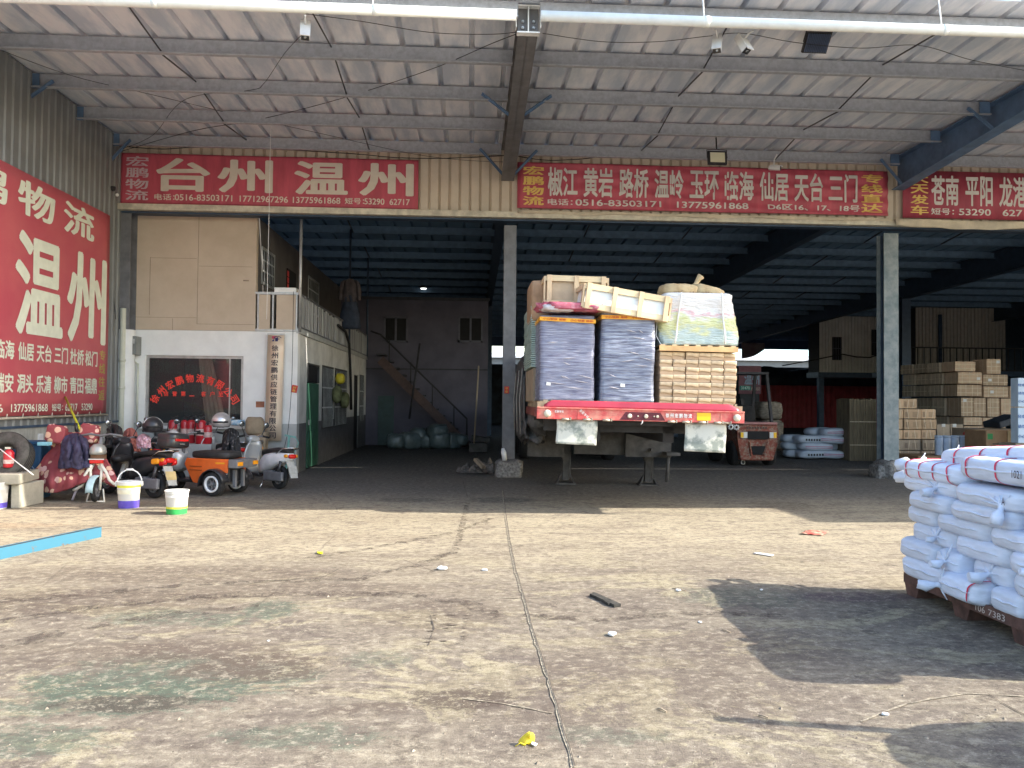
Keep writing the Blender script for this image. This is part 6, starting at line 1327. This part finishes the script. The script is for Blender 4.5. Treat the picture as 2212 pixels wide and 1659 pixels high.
tb = thing('work_table', 'dark metal table against the left wall behind the bin', 'table', (-6.0, 11.8, 0)); zt2 = PY(90, 962, 11.6).z; MB().bx(-.4, .62, -.3, .3, zt2-.04, zt2).build('top', 'chassis_grey', tb); [MB().bx(x, x+.04, y, y+.04, 0, zt2-.041).build('leg', 'chassis_grey', tb) for x in (-.38, .56) for y in (-.28, .24)]
tag(MB().bx(PY(84, 985, 11.55).x, PY(96, 985, 11.55).x, 11.35, 11.48, 0, zt2-.06).build('grey_canister', 'dado_grey', bevel=.02), 'pale grey canister standing under the work table', 'canister')
def bxs(name, lab, u0, v0, u1, v1, y, d, mat, cat):
    p, q = PY(u0, v0, y), PY(u1, v1, y); return tag(MB().bx(p.x, q.x, y, y+d, q.z, p.z).build(name, mat, bevel=.006), lab, cat)
bxs('red_toolbox', 'red metal toolbox above the tyre against the left wall', 18, 935, 55, 958, 11.7, .2, M('box_red', (.50, .03, .06), .4, var=.1), 'toolbox'); bxs('switch_box', 'white switch box right of the red toolbox', 56, 937, 84, 960, 11.72, .12, 'plastic_white', 'switch box')
bxs('grey_box', 'grey metal box on the work table beside the quilt', 118, 940, 143, 962, 11.7, .2, 'dado_grey', 'box'); bxs('socket_box', 'white socket on the low wall above the switch box', 101, 918, 110, 930, 12.6, .05, 'plastic_white', 'socket'); bxs('masking_roll', 'turquoise tape roll on top of the tyre', 80, 955, 104, 963, 10.6, .1, M('tape_teal', (.25, .55, .65), .5), 'tape roll')
tag(MB().bx(PY(18, 958, 11.7).x-.4, PY(84, 960, 11.7).x+.1, 11.6, 12.0, 0, PY(60, 959.5, 11.7).z-.003).build('brick_ledge', 'render_grey'), 'low rendered ledge along the left wall under the toolbox', 'ledge')
a = MB(); a.cyl(PY(141, 858, 12.4), PY(180, 943, 11.3), .016, n=10); tag(a.build('broom_stick', M('stick_yellow', (.62, .60, .04), .5)), 'bright yellow stick leaning over the red wall banner', 'stick')
a = MB(); a.cyl(PY(164, 914, 11.2), PY(166, 938, 11.2), .022); tag(a.build('umbrella_handle', 'plastic_black'), 'black handle poking up behind the navy jacket', 'handle')
a = MB(); a.cyl(PY(0, 970, 9.8), PY(72, 1026, 9.75), .006, n=6); tag(a.build('thin_rod', 'plastic_white'), 'thin white rod leaning across the bench towards the quilt', 'rod')
# buckets
M('bucket_white', (.60, .60, .575), .45, var=.05, scale=6); M('bucket_cream', (.62, .58, .38), .5, col2=(.72, .71, .66), scale=7); M('ink_violet', (.10, .07, .42), .5, var=.15, scale=14); M('ink_green', (.03, .30, .07), .5, var=.15, scale=10); M('ink_yellow', (.62, .62, .06), .5, var=.2, scale=9); M('paint_blue', (.10, .42, .58), .4)
def bucket(lab, c, r, h, shell, bands, handle, lid=None, txt=None):
    t = thing('paint_bucket', lab, 'bucket', c, rz=random.uniform(-.2, .2), group='paint buckets in the sun'); f = lambda z: r*(.84+.16*z/h)
    a = MB(); a.lathe([(f(0)*.98, 0), (f(0), .01), (f(h*.70), h*.70), (f(h*.72)*1.03, h*.72), (f(h*.75)*1.03, h*.75), (f(h*.77), h*.77), (f(h*.86), h*.86), (f(h*.88)*1.03, h*.88), (f(h*.9), h*.9), (r*1.05, h*.96), (r*1.06, h), (r*.99, h), (f(h*.5)*.95, h*.5), (f(h*.05)*.9, h*.05)], (0, 0, 0), 30).build('body', shell, t)
    for z0, z1, m in bands: a = MB(); a.lathe([(f(h*z0)+.0025, h*z0), (f(h*z1)+.0025, h*z1)], (0, 0, 0), 30, cap=False); a.build('printed_band', m, t)
    if txt:
        a = MB()
        for k, ch in enumerate(txt):
            z0, z1 = txt[ch][1:3] if isinstance(txt, dict) else (0, 0); x0, x1, m = txt[ch][0], txt[ch][3], txt[ch][4]
            write(a, ch, lambda A, B: (lambda X, Z: Vector((math.sin(X)*(f(Z)+.006), -math.cos(X)*(f(Z)+.006), Z)))(x0+(x1-x0)*A, h*(z0+(z1-z0)*B)), .03)
        a.build('lettering', 'letter_white', t)
    if lid: MB().lathe([(.0, h*.9), (r*.93, h*.9)], (0, 0, 0), 26, cap=False).build('paint_inside', lid, t)
    if handle:
        a = MB(); a.tube([(r*1.06*math.cos(R(k*18)), .02, h*.92+handle*math.sin(R(k*18))) for k in range(11)], .008, 8); o = a.build('handle', 'paper_white', t); MB().cyl((-.04, .02, h*.92+handle*1.0), (.04, .02, h*.92+handle*1.0), .013).build('grip', 'paper_white', o)
        for s in (-1, 1): MB().bag((s*r*1.07, .0, h*.9), (.04, .06, .07), None, 10, 8, .7, 0).build('lug', 'bucket_white', t)
    return t
def bk_at(u0, u1, vt, vb, *a, **k):
    c = G((u0+u1)/2, vb-4); s = c.y/FPX; return (c.x, c.y, 0), (u1-u0)/2*s/1.05, (vb-3-vt)*s*.985
c, r, h = bk_at(254, 302, 1041, 1101); bucket('yellow and violet printed paint bucket with raised white handle', c, r, h, 'bucket_white', ((.02, .30, 'ink_violet'), (.55, .70, 'bucket_cream'), (.78, .87, 'ink_yellow')), .19*.82*1.1, 'paint_blue')
c, r, h = bk_at(357, 406, 1060, 1114); bucket('white ribbed bucket with green printing at its foot', c, r, h, 'bucket_white', ((.02, .24, 'ink_green'), (.25, .33, 'ink_yellow')), 0, 'bucket_white')
c, r, h = bk_at(-34, 15, 1043, 1103); bucket('white bucket with violet printing cut by the left edge, below the bench', c, r, h, 'bucket_white', ((.05, .24, 'ink_violet'),), 0, 'bucket_white')
# blue steel beam on the ground
A = G(218, 1160); B = G(-60, 1222); d = (B-A).normalized(); nrm = Vector((-d.y, d.x, 0)); t = thing('steel_beam', 'light blue painted steel beam lying on the concrete at the left', 'beam', (0, 0, 0)); a = MB()
a.bar(A+Vector((0, 0, .05)), B+Vector((0, 0, .05)), .012, .10); a.bar(A+Vector((0, 0, .006))+nrm*-.03, B+Vector((0, 0, .006))+nrm*-.03, .05, .010); a.bar(A+Vector((0, 0, .097))+nrm*-.03, B+Vector((0, 0, .097))+nrm*-.03, .05, .008)
a.build('section', M('beam_blue', (.035, .135, .20), .5, scale=9, col2=(.12, .085, .06), lo=.60, hi=.66), t); MB().bar(A+Vector((0, 0, .103)), B+Vector((0, 0, .103)), .014, .004).build('dark_edge', 'black_cable', t)
# ================================================================ WHITE BALES ON A STEEL PALLET, RIGHT FOREGROUND
M('bale_white', (.60, .66, .78), .75, var=.09, scale=9, rnd=.06, bump=.4, bscale=10, stretch=(1, .45, 2.6)); M('strap_red', (.62, .04, .10), .5); M('pallet_rust', (.10, .055, .045), .75, var=.4, scale=9, bump=.2)
PX0 = 3.22; PYa, PYb = 3.72, 5.55
pt = thing('steel_pallet', 'dark red-brown steel pallet with white painted number under the white bales', 'pallet', (PX0+.55, (PYa+PYb)/2, 0)); a = MB(); L = PYb-PYa
a.bx(-.55, .55, -L/2, L/2, .105, .15); a.bx(-.57, -.55, -L/2, L/2, .09, .16); a.build('deck', 'pallet_rust', pt)
for k in range(4):
    y = -L/2+.02+(L-.14)*k/3; a = MB(); a.prism([(-.05, .104), (.15, .104), (.11, 0), (-.01, 0)], lambda q, z: (-.55, y+q, z), lambda q, z: (.55, y+q, z)); a.build('foot', 'pallet_rust', pt)
a = MB(); write(a, '7383', lambda A, B: Vector((-.573, -.02-.15*A, .102+.040*B)), .01); write(a, '106', lambda A, B: Vector((-.573, .10-.09*A, .102+.040*B)), .01); a.build('lettering', M('paint_worn', (.5, .45, .42), .8), pt)
def bale(lab, c, d, rot=(0, 0, 0), knots=(), straps=0, seed=0, grp='white cloth bales on the steel pallet', seam=True, mark=None):
    """long axis y"""
    t = thing('cloth_bale', lab, 'bale', c, rot=rot, group=grp)
    mb = MB(); rs = []; N, K = 44, 48; sg = lambda v, p: math.copysign(abs(v)**p, v)
    for i in range(N+1):
        s = -1+2*i/N; e = (1-abs(s)**8)**.40 if abs(s) < 1 else .0; e = max(e, .10)
        ring = []
        for j in range(K):
            th = 2*math.pi*j/K; q = Vector((sg(math.cos(th), .50)*d[0]/2*e, s*d[1]/2, sg(math.sin(th), .55)*d[2]/2*e))
            pk = (abs(s)**7)*.10*math.sin(th*9+seed)*e
            k = 1+.030*noise.noise(Vector((q.x*5+seed, q.y*4, q.z*5)))+.022*noise.noise(Vector((q.x*10, q.y*14+seed, q.z*14)))+.016*(1-abs(noise.noise(Vector((q.x*9+q.z*14, q.y*9-q.z*20+seed, q.z*6))))*2)**3+pk*.35
            if straps:
                for m in range(straps): k -= .045*math.exp(-((s-(-.66+1.32*m/max(1, straps-1)))/.035)**2)
            ring.append((q.x*k, q.y, q.z*k))
        rs.append(ring)
    mb.rings(rs); mb.build('cloth', 'bale_white', t)
    if seam:
        a = MB(); a.tube([(-d[0]/2*1.012*min(1, (1-abs(-1+2*i/18)**6+.02)**.4), (-1+2*i/18)*d[1]/2*.96, d[2]*.04+.004*math.sin(i*.9+seed)) for i in range(19)], .007, 6); a.build('seam', 'bale_white', t)
    for m in range(straps):
        y = d[1]/2*(-.66+1.32*m/max(1, straps-1)); tilt = random.uniform(-.06, .06); a = MB(); rs = []
        for j in range(33):
            th = 2*math.pi*j/32; b = Vector((sg(math.cos(th), .50)*d[0]/2*.985, y+tilt*math.sin(th), sg(math.sin(th), .55)*d[2]/2*.985)); n2 = Vector((math.cos(th), 0, math.sin(th)))
            rs.append([b+n2*.002+Vector((0, -.0075, 0)), b+n2*.004+Vector((0, 0, 0)), b+n2*.002+Vector((0, .0075, 0))])
        a.rings(rs, closed=False, cap=False).build('strap', 'strap_red', t)
    for (kx, ky, kz, dx, dy, dz, s_) in knots:
        o = Vector((kx*d[0]/2, ky*d[1]/2, kz*d[2]/2)); v = Vector((dx, dy, dz)).normalized(); w_ = v.orthogonal().normalized(); a = MB(); a.tube([o-v*.03, o+v*.02*s_, o+v*.045*s_, o+v*.09*s_+w_*.01, o+v*.14*s_-w_*.008], [.05*s_, .016*s_, .018*s_, .038*s_, .030*s_], 12); a.v = [tuple(Vector(q)+Vector((noise.noise(Vector(q)*40), noise.noise(Vector(q)*40+Vector((5, 0, 0))), noise.noise(Vector(q)*40+Vector((0, 7, 0)))))*.010) for q in a.v]; a.build('tied_end', 'bale_white', t)
        b = MB()
        for m in range(8):
            th = m*.785+.3; r_ = .045+.03*(m % 3); u_ = w_*math.cos(th)+v.cross(w_)*math.sin(th); b.tube([o+v*.010, o+u_*r_*.6-v*.002, o+u_*r_*1.3-v*.022], [.007, .007, .003], 6)
        b.build('pleats', 'bale_white', t)
    if mark:
        a = MB(); write(a, mark, lambda A, B: Vector((-d[0]/2*1.03-.004, -.16-.08*A if mark != 'A' else -.2-.03*A, -.02+.045*B)), .0); a.build('lettering', 'letter_ink', t)
    return t
XL = PX0+.20
def lay(n, y0, y1, z0, z1, lab, dx=0.0, w=.42, **k): return bale(lab, (PX0+dx+w/2-.03, (y0+y1)/2, (z0+z1)/2), (w, abs(y1-y0)*1.03, (z1-z0)*1.24), seed=n, **k)
kn = lambda ky=.0, kz=0., s=1.0: ((-.98, ky, kz, -1, ky*.3, -.2, s),)
kend = lambda s=1.0: ((0, 1, .1, -.4, 1, .15, s),)
ZE = [.15, .285, .415, .54, .655, .77, .885]
SP = [(5.60, 5.05, 4.62, 4.30, 3.70), (5.63, 5.15, 4.86, 4.45, 3.70), (5.55, 5.0, 4.45, 3.7), (5.60, 5.2, 4.62, 4.2, 3.7), (5.52, 5.0, 4.36, 3.7), (5.66, 4.95, 4.30, 3.7)]
KN = {(0, 1): (((-.9, .7, -.2, -1, .5, -.1, 1.0),), 'tied end hanging over'), (1, 1): (kn(-.1, .1, .8), 'knotted on its side'), (1, 2): (kn(-.05, .0, 1.0), 'big knot in front'), (2, 2): (kn(.2, .1, .7), 'small knot near end'), (3, 0): (((0, 1, .1, -.5, 1, .0, .7),), 'short tail at end'), (4, 1): (((0, 1, .2, -.3, 1, .1, .8),), 'tapering to a point'), (5, 0): (((-.2, 1, .1, -.55, 1, .02, 1.3), (-.98, -.35, -.1, -1, -.2, -.3, .9)), 'tail pointing left'), (5, 1): (((-.95, -.55, -.3, -.7, -.4, -1, 1.0),), 'inked, with hanging knot'), (2, 0): (kn(-.3, .0, .6), 'small knot and seam')}
for li, sp in enumerate(SP):
    for bi, (ya, yb) in enumerate(zip(sp, sp[1:])):
        k_, d_ = KN.get((li, bi), ((), 'plain, one seam'))
        last = ', cut by the picture edge' if bi == len(sp)-2 else ''
        lay(1+li*7+bi, yb+.008, ya-.008, ZE[li], ZE[li+1], f'white bale in layer {["one","two","three","four","five","six"][li]} above the pallet, {ORD[bi]} from left, {d_}', dx=random.uniform(-.03, .05)-(.06 if (li, bi) == (0, 1) else 0), knots=k_, straps=1 if (li, bi) == (0, 1) else 0, mark='A' if (li, bi) == (5, 1) else None)
lay(15, 4.90, 5.62, .865, .985, 'red-strapped white bale with a drooping tied tail, second layer from the top', dx=.0, straps=4, knots=((-.1, 1, .25, -.6, 1, -.05, 1.3),))
lay(16, 4.10, 4.92, .93, 1.06, 'red-strapped white bale inked with a number, right in the second layer from the top', dx=-.02, straps=3, mark='1021')
bale('topmost red-strapped white bale, its pointed left end in the air', (PX0+.30, 4.62, 1.075), (.40, 1.50, .15), (R(-4.5), 0, R(3)), straps=5, seed=17, knots=((0, 1, 0, -.25, 1, -.15, .7),))
lay(18, 3.5, 4.12, 1.06, 1.26, 'white bale with a fluffy tied end on top at the right edge', dx=.18, knots=((-.4, .9, .4, -.4, 1, .5, .9),))
for n, (y0, y1, z0, z1) in enumerate(((4.65, 5.55, .15, .38), (3.7, 4.6, .15, .38), (4.65, 5.55, .39, .62), (3.7, 4.6, .39, .62), (4.65, 5.5, .63, .86), (3.7, 4.6, .63, .86), (3.8, 5.4, .87, 1.0))):
    bale('white bale in the hidden rear row of the stack, '+['bottom far', 'bottom near', 'second layer far', 'second layer near', 'third layer far', 'third layer near', 'top'][n], (PX0+.74, (y0+y1)/2, (z0+z1)/2), (.46, y1-y0, (z1-z0)*1.06), seed=30+n, grp='white bales at the back of the stack', seam=False)
# unseen stand-ins added out of view to cast shadow: round bundles with a pole
for i, (x, y, z, sx, sy, sz) in enumerate(((3.45, 2.72, .55, .85, .85, 1.1), (4.25, 2.5, .70, .9, .9, 1.4), (4.3, 1.7, .45, .9, .9, .9))):
    tag(MB().bag((x, y, z), (sx, sy, sz), None, 22, 16, .8, .05, 3, i).build('round_bundle', 'bale_white'), ['round white bundle standing beside the pallet of bales, with the pole leaning on it', 'tall round white bundle behind the first one, farthest right', 'low round white bundle nearest the camera'][i], 'bundle', 'round bundles beside the pallet')
tag(MB().cyl((3.5, 2.9, .3), (3.22, 3.02, 1.46), .03).build('leaning_pole', 'wood_old'), 'wooden pole leaning on the round white bundles', 'pole')

# ================================================================ LITTER ON THE CONCRETE
def flat(name, lab, pts, mat, cat, z=.006, curl=.01, th=.003, seed=0):
    P = [G(*q) for q in pts]; c = sum(P, Vector())/len(P); a = MB()
    def fn(s, k):
        q = (P[0]*(1-s)+P[1]*s)*(1-k)+(P[3]*(1-s)+P[2]*s)*k; return (q.x, q.y, z+curl*abs(noise.noise(Vector((s*3+seed, k*3, seed))))*2+curl*(s-.5)**2*2)
    a.sheet(fn, 8, 6); return tag(a.build(name, mat, solid=th), lab, cat)
M('paper_red', (.55, .09, .07), .6, col2=(.52, .40, .28), scale=9, lo=.45, hi=.6); M('leaf_yellow', (.66, .50, .03), .6, var=.12, scale=20); M('wood_char', (.035, .033, .028), .9, var=.5, scale=20)
flat('flyer', 'red printed flyer lying on the concrete left of the white bales', [(1727, 1155), (1776, 1158), (1790, 1150), (1750, 1147)], 'paper_red', 'paper')
flat('paper_strip', 'narrow white paper strip on the concrete below the red flyer', [(1627, 1197), (1668, 1203), (1672, 1200), (1634, 1195)], 'paper_white', 'paper', curl=.004)
A, B = G(1281, 1288), G(1334, 1312); tag(MB().bar(A+Vector((0, 0, .012)), B+Vector((0, 0, .012)), .055, .02).bar(A+Vector((.01, .03, .012)), B+Vector((-.05, .03, .012)), .02, .018).build('charred_plank', 'wood_char'), 'short charred plank right of the expansion joint', 'plank')
c = G(1135, 1612); t = thing('fallen_leaf', 'yellow leaf standing curled on the concrete near the front of the picture', 'leaf', c); a = MB()
def leaf(s, k):
    w = .034*math.sin(math.pi*min(1, .06+k*.94))**.6*(1.2-.55*k); q = (s-.5)*2
    return (q*w+.018*k, .02*q*q-.01*k+.012*math.sin(k*3), .004+k*.045-.008*q*q*(1-k)+.006*math.sin(q*4+k*5))
a.sheet(leaf, 8, 10); a.build('blade', 'leaf_yellow', t, solid=.0012); MB().tube([(.0, 0, .006), (-.02, -.004, .016), (-.042, -.006, .003)], .0018, 5).build('stalk', 'leaf_yellow', t)
flat('flat_leaf', 'pale fallen leaf beside the curled yellow leaf', [(1147, 1612), (1157, 1616), (1161, 1611), (1150, 1607)], 'paper_white', 'leaf', curl=.004)
flat('yellow_scrap', 'small bright yellow scrap of plastic on the left half of the concrete', [(685, 1198), (697, 1199), (697, 1195), (686, 1194)], M('scrap_yellow', (.80, .78, .02), .5), 'scrap')
SCR = [(955, 1231, 'crumpled white paper left of the expansion joint', 14), (1322, 1373, 'crumpled white paper right of the expansion joint', 14), (1465, 1277, 'small pale crumpled wrapper with a twig, right of the plank', 8), (1912, 1545, 'small white crumpled ball in the shadow at the lower right', 10), (1645, 1275, 'tiny white scrap in the edge of the bale shadow', 5), (1512, 1345, 'tiny pale scrap right of the crumpled paper', 6), (1047, 1233, 'pale leaf scrap near the dark marks', 8), (580, 1385, 'tiny pale crumb in the middle of the stained concrete', 4)]
for i, (u, v, l, s) in enumerate(SCR):
    c = G(u, v); r = s*c.y/FPX; tag(MB().bag((c.x, c.y, r*.28), (r*1.5, r*1.1, r*.5), Euler((0, 0, i)), 14, 9, .7, .35, 5, i).build('paper_scrap', 'paper_white'), l, 'paper scrap')
for i, (u0, v0, u1, v1, l) in enumerate(((1560, 1362, 1578, 1368, 'short dark twig right of the crumpled paper'), (1638, 1548, 1660, 1553, 'small brown cigarette end at the lower right'), (1452, 1272, 1482, 1278, 'thin bent twig beside the pale wrapper'), (1420, 1532, 1440, 1540, 'thin straw on the concrete, lower middle'))):
    A, B = G(u0, v0), G(u1, v1); tag(MB().tube([A+Vector((0, 0, .005)), (A+B)/2+Vector((0, .004, .008)), B+Vector((0, 0, .005))], .0035, 6).build('twig', 'wood_old'), l, 'twig')
tag(MB().lathe([(.05, 0), (.06, .003), (.05, .006)], G(507, 1060)+Vector((0, 0, .002)), 16).build('plastic_disc', 'paper_white'), 'flat white lid on the ground in front of the tricycle', 'lid')
# gravel crumbs: uncountable
a = MB(); rnd = random.Random(3)
for i in range(2600):
    y = 2.6+rnd.random()**1.6*8.5; x = (rnd.random()-.5)*1.5*y+.1*y; r = rnd.uniform(.002, .0065)*(1 if rnd.random() < .95 else 2)
    o = Vector((x, y, 0)); a.add([o+Vector((r*rnd.uniform(.6, 1.2), 0, 0)), o+Vector((-r*.6, r*rnd.uniform(.6, 1), 0)), o+Vector((-r*.5, -r*.9, 0)), o+Vector((0, 0, r*rnd.uniform(.5, .9)))], [(0, 1, 3), (1, 2, 3), (2, 0, 3)])
o = a.build('grit', M('grit_stone', (.21, .18, .14), .9, var=.6, scale=3)); tag(o, 'loose grit scattered over the concrete yard', 'grit', kind='stuff')
# rags and bits by the middle column foot
a = MB(); c0 = G(985, 1024); c1 = G(1066, 1026)
a.sheet(lambda s, k: (c0.x+(c1.x-c0.x)*s, c0.y+k*.55+.05*noise.noise(Vector((s*5, k, 3))), .015+max(0, .30*(.25+s*.75)*math.sin(k*2.6)*(.5+noise.noise(Vector((s*6, k*5, 8))))+.05*noise.noise(Vector((s*15, k*12, 8))))), 30, 18); tag(a.build('heap_of_rags', M('rag_grey', (.14, .125, .11), .9, var=.5, scale=12, bump=.5)), 'dusty heap of rags and cardboard left of the middle column foot', 'rags')
A, B = PY(1027, 992, 14.6), PY(1045, 1010, 14.4); tag(MB().bar(A, B, .09, .05).build('broken_board', 'wood_old'), 'short broken board sticking out of the heap by the middle column', 'board')

# ================================================================ HANGING THINGS UNDER THE CANOPY
def camera_box(lab, u, v, y, pitch, yaw, sc=1.0, drop=.14):
    c = PY(u, v, y); t = thing('security_camera', lab, 'camera', c, rot=(pitch, 0, yaw), group='white security cameras under the canopy'); k = sc
    MB().bx(-.05*k, .05*k, -.13*k, .13*k, -.045*k, .045*k).build('housing', 'plastic_white', t, bevel=.012); MB().bx(-.058*k, .058*k, -.17*k, .10*k, .046*k, .056*k).build('sun_shield', 'plastic_white', t); MB().bx(-.047*k, .047*k, -.138*k, -.131*k, -.042*k, .042*k).build('front_glass', 'plastic_black', t); MB().lathe([(.018*k, 0), (.02*k, .004), (.012*k, .008)], (0, -.139*k, 0), 14, (0, -1, 0)).build('lens', 'mirror_glass', t)
    MB().tube([(0, .02, .05), (0, .03, .05+drop*.5), (0, .0, .05+drop)], .012, 8).build('bracket', 'plastic_white', t); return t
camera_box('white security camera under the pipe left of the middle rafter', 660, 64, 9.1, R(62), R(10)); camera_box('white security camera, left one of the pair under the pipe on the right', 1550, 93, 9.2, R(60), R(-25)); camera_box('white security camera, right one of the pair under the pipe on the right', 1604, 94, 9.2, R(60), R(30)); camera_box('small white camera hung before the rippled red sign', 1673, 363, 13.6, R(10), R(60), .8, .2)
def flood(lab, c, rot, front, w=.34, h=.25):
    t = thing('floodlight', lab, 'floodlight', c, rot=rot, group='floodlights under the canopy'); MB().bx(-w/2, w/2, 0, .05, -h/2, h/2).build('housing', 'chassis_black', t, bevel=.006); MB().bx(-w*.38, w*.38, -.006, -.001, -h*.36, h*.36).build('lamp_face', M('flood_face', (.70, .68, .50), .3, var=.05), t)
    a = MB(); [a.bx(-w*.42+k*w*.07, -w*.42+k*w*.07+.006, .051, .085, -h*.42, h*.42) for k in range(13)]; a.build('cooling_fins', M('fin_blue', (.10, .14, .24), .5, .2), t); a = MB(); a.tube([(-w*.52, .02, 0), (-w*.52, .03, h*.62), (0, .03, h*.66), (w*.52, .03, h*.62), (w*.52, .02, 0)], .008, 6); a.cyl((0, .03, h*.66), (0, .03, h*.66+.22), .014, n=8); a.build('bracket', 'chassis_black', t); return t
flood('floodlight with pale face hanging in front of the rippled red sign', PY(1550, 340, 13.2), (R(-8), 0, R(0)), True); flood('floodlight seen from behind under the canopy pipe at the right', PY(1762, 90, 9.5), (R(-40), 0, R(180)), False, .32, .26)
def cable(lab, pts, r=.008, name='cable'):
    a = MB(); P = []
    for (u, v, y) in pts: P.append(PY(u, v, y))
    Q = []
    for i in range(len(P)-1):
        p0, p1, p2, p3 = P[max(0, i-1)], P[i], P[i+1], P[min(len(P)-1, i+2)]
        for k in range(8):
            t = k/8; Q.append(.5*((2*p1)+(p2-p0)*t+(2*p0-5*p1+4*p2-p3)*t*t+(3*p1-p0-3*p2+p3)*t**3))
    Q.append(P[-1]); a.tube(Q, r, 6); tag(a.build(name, 'black_cable'), lab, 'cable')
cable('thin cable sagging under the pipe from the left camera to the middle rafter', [(660, 30, 9.3), (780, 46, 9.3), (930, 70, 9.3), (1060, 74, 9.3), (1125, 68, 9.3)], .004)
cable('thin cable sagging from the middle rafter to the pair of cameras', [(1172, 72, 9.3), (1300, 90, 9.3), (1420, 90, 9.3), (1530, 78, 9.3), (1605, 72, 9.3), (1720, 92, 9.3), (1860, 104, 9.4), (1985, 98, 9.6), (2100, 130, 9.8), (2230, 155, 10)], .004)
cable('long dark cable rising from the left wall corner to the left camera', [(255, 325, 14), (330, 292, 13.4), (400, 215, 12), (540, 195, 11.4), (570, 180, 11), (615, 115, 10), (655, 72, 9.3)], .004)
cable('long cable running from the left corner up to the middle rafter', [(258, 328, 14), (420, 282, 13.4), (560, 258, 12.8), (740, 212, 11.8), (930, 150, 10.6), (1060, 95, 9.6), (1125, 70, 9.3)], .005)
cable('long cable running down from the left edge to the sign top', [(0, 108, 10), (160, 165, 11), (330, 205, 12), (520, 250, 12.9), (700, 290, 13.6), (880, 330, 13.9), (990, 345, 14), (1090, 350, 14.1)], .004)
cable('dark cable loop along the top of the left red sign', [(275, 317, 14.1), (350, 322, 14.1), (420, 318, 14.1), (520, 318, 14.1), (760, 332, 14.1), (850, 340, 14.1), (960, 342, 14.1), (1090, 336, 14.1)], .008)
cable('dark cable loop on top of the rippled red sign', [(1120, 338, 14.15), (1180, 346, 14.15), (1250, 344, 14.15), (1330, 338, 14.15), (1560, 344, 14.15), (1760, 349, 14.15), (1900, 347, 14.15)], .008)
cable('dark cable looping down over the grey side wall', [(55, 255, 12.5), (75, 320, 12.6), (100, 370, 12.9), (118, 398, 13.2)], .005)
cable('dark wires down the left front corner', [(248, 335, 14), (240, 400, 14.05), (237, 455, 14.1), (238, 560, 14.1), (250, 690, 14.1)], .007)
cable('white cord hanging straight down before the beige boards', [(585, 265, 13.4), (583, 360, 13.4), (581, 470, 13.4), (576, 690, 13.4)], .005, 'pull_cord')
bpy.data.objects['pull_cord'].data.materials[0] = MATS['plastic_white']
cable('black cable down the white office corner to the pump', [(634, 630, 14.5), (632, 760, 14.5), (629, 850, 14.5), (622, 930, 14.4), (612, 975, 14.3)], .005)
c = PY(243, 408, 13.9); tag(MB().lathe([(.0, .05), (.05, .04), (.055, 0), (.04, -.03), (0, -.04)], c, 16).build('corner_sensor', 'chassis_black'), 'round black sensor hanging at the left front corner', 'sensor')
c = PY(253, 421, 14.0); tag(MB().bag(c, (.06, .06, .06), None, 12, 8, 1, 0).build('small_bulb', 'paper_white'), 'tiny white bulb beside the left red sign', 'bulb')
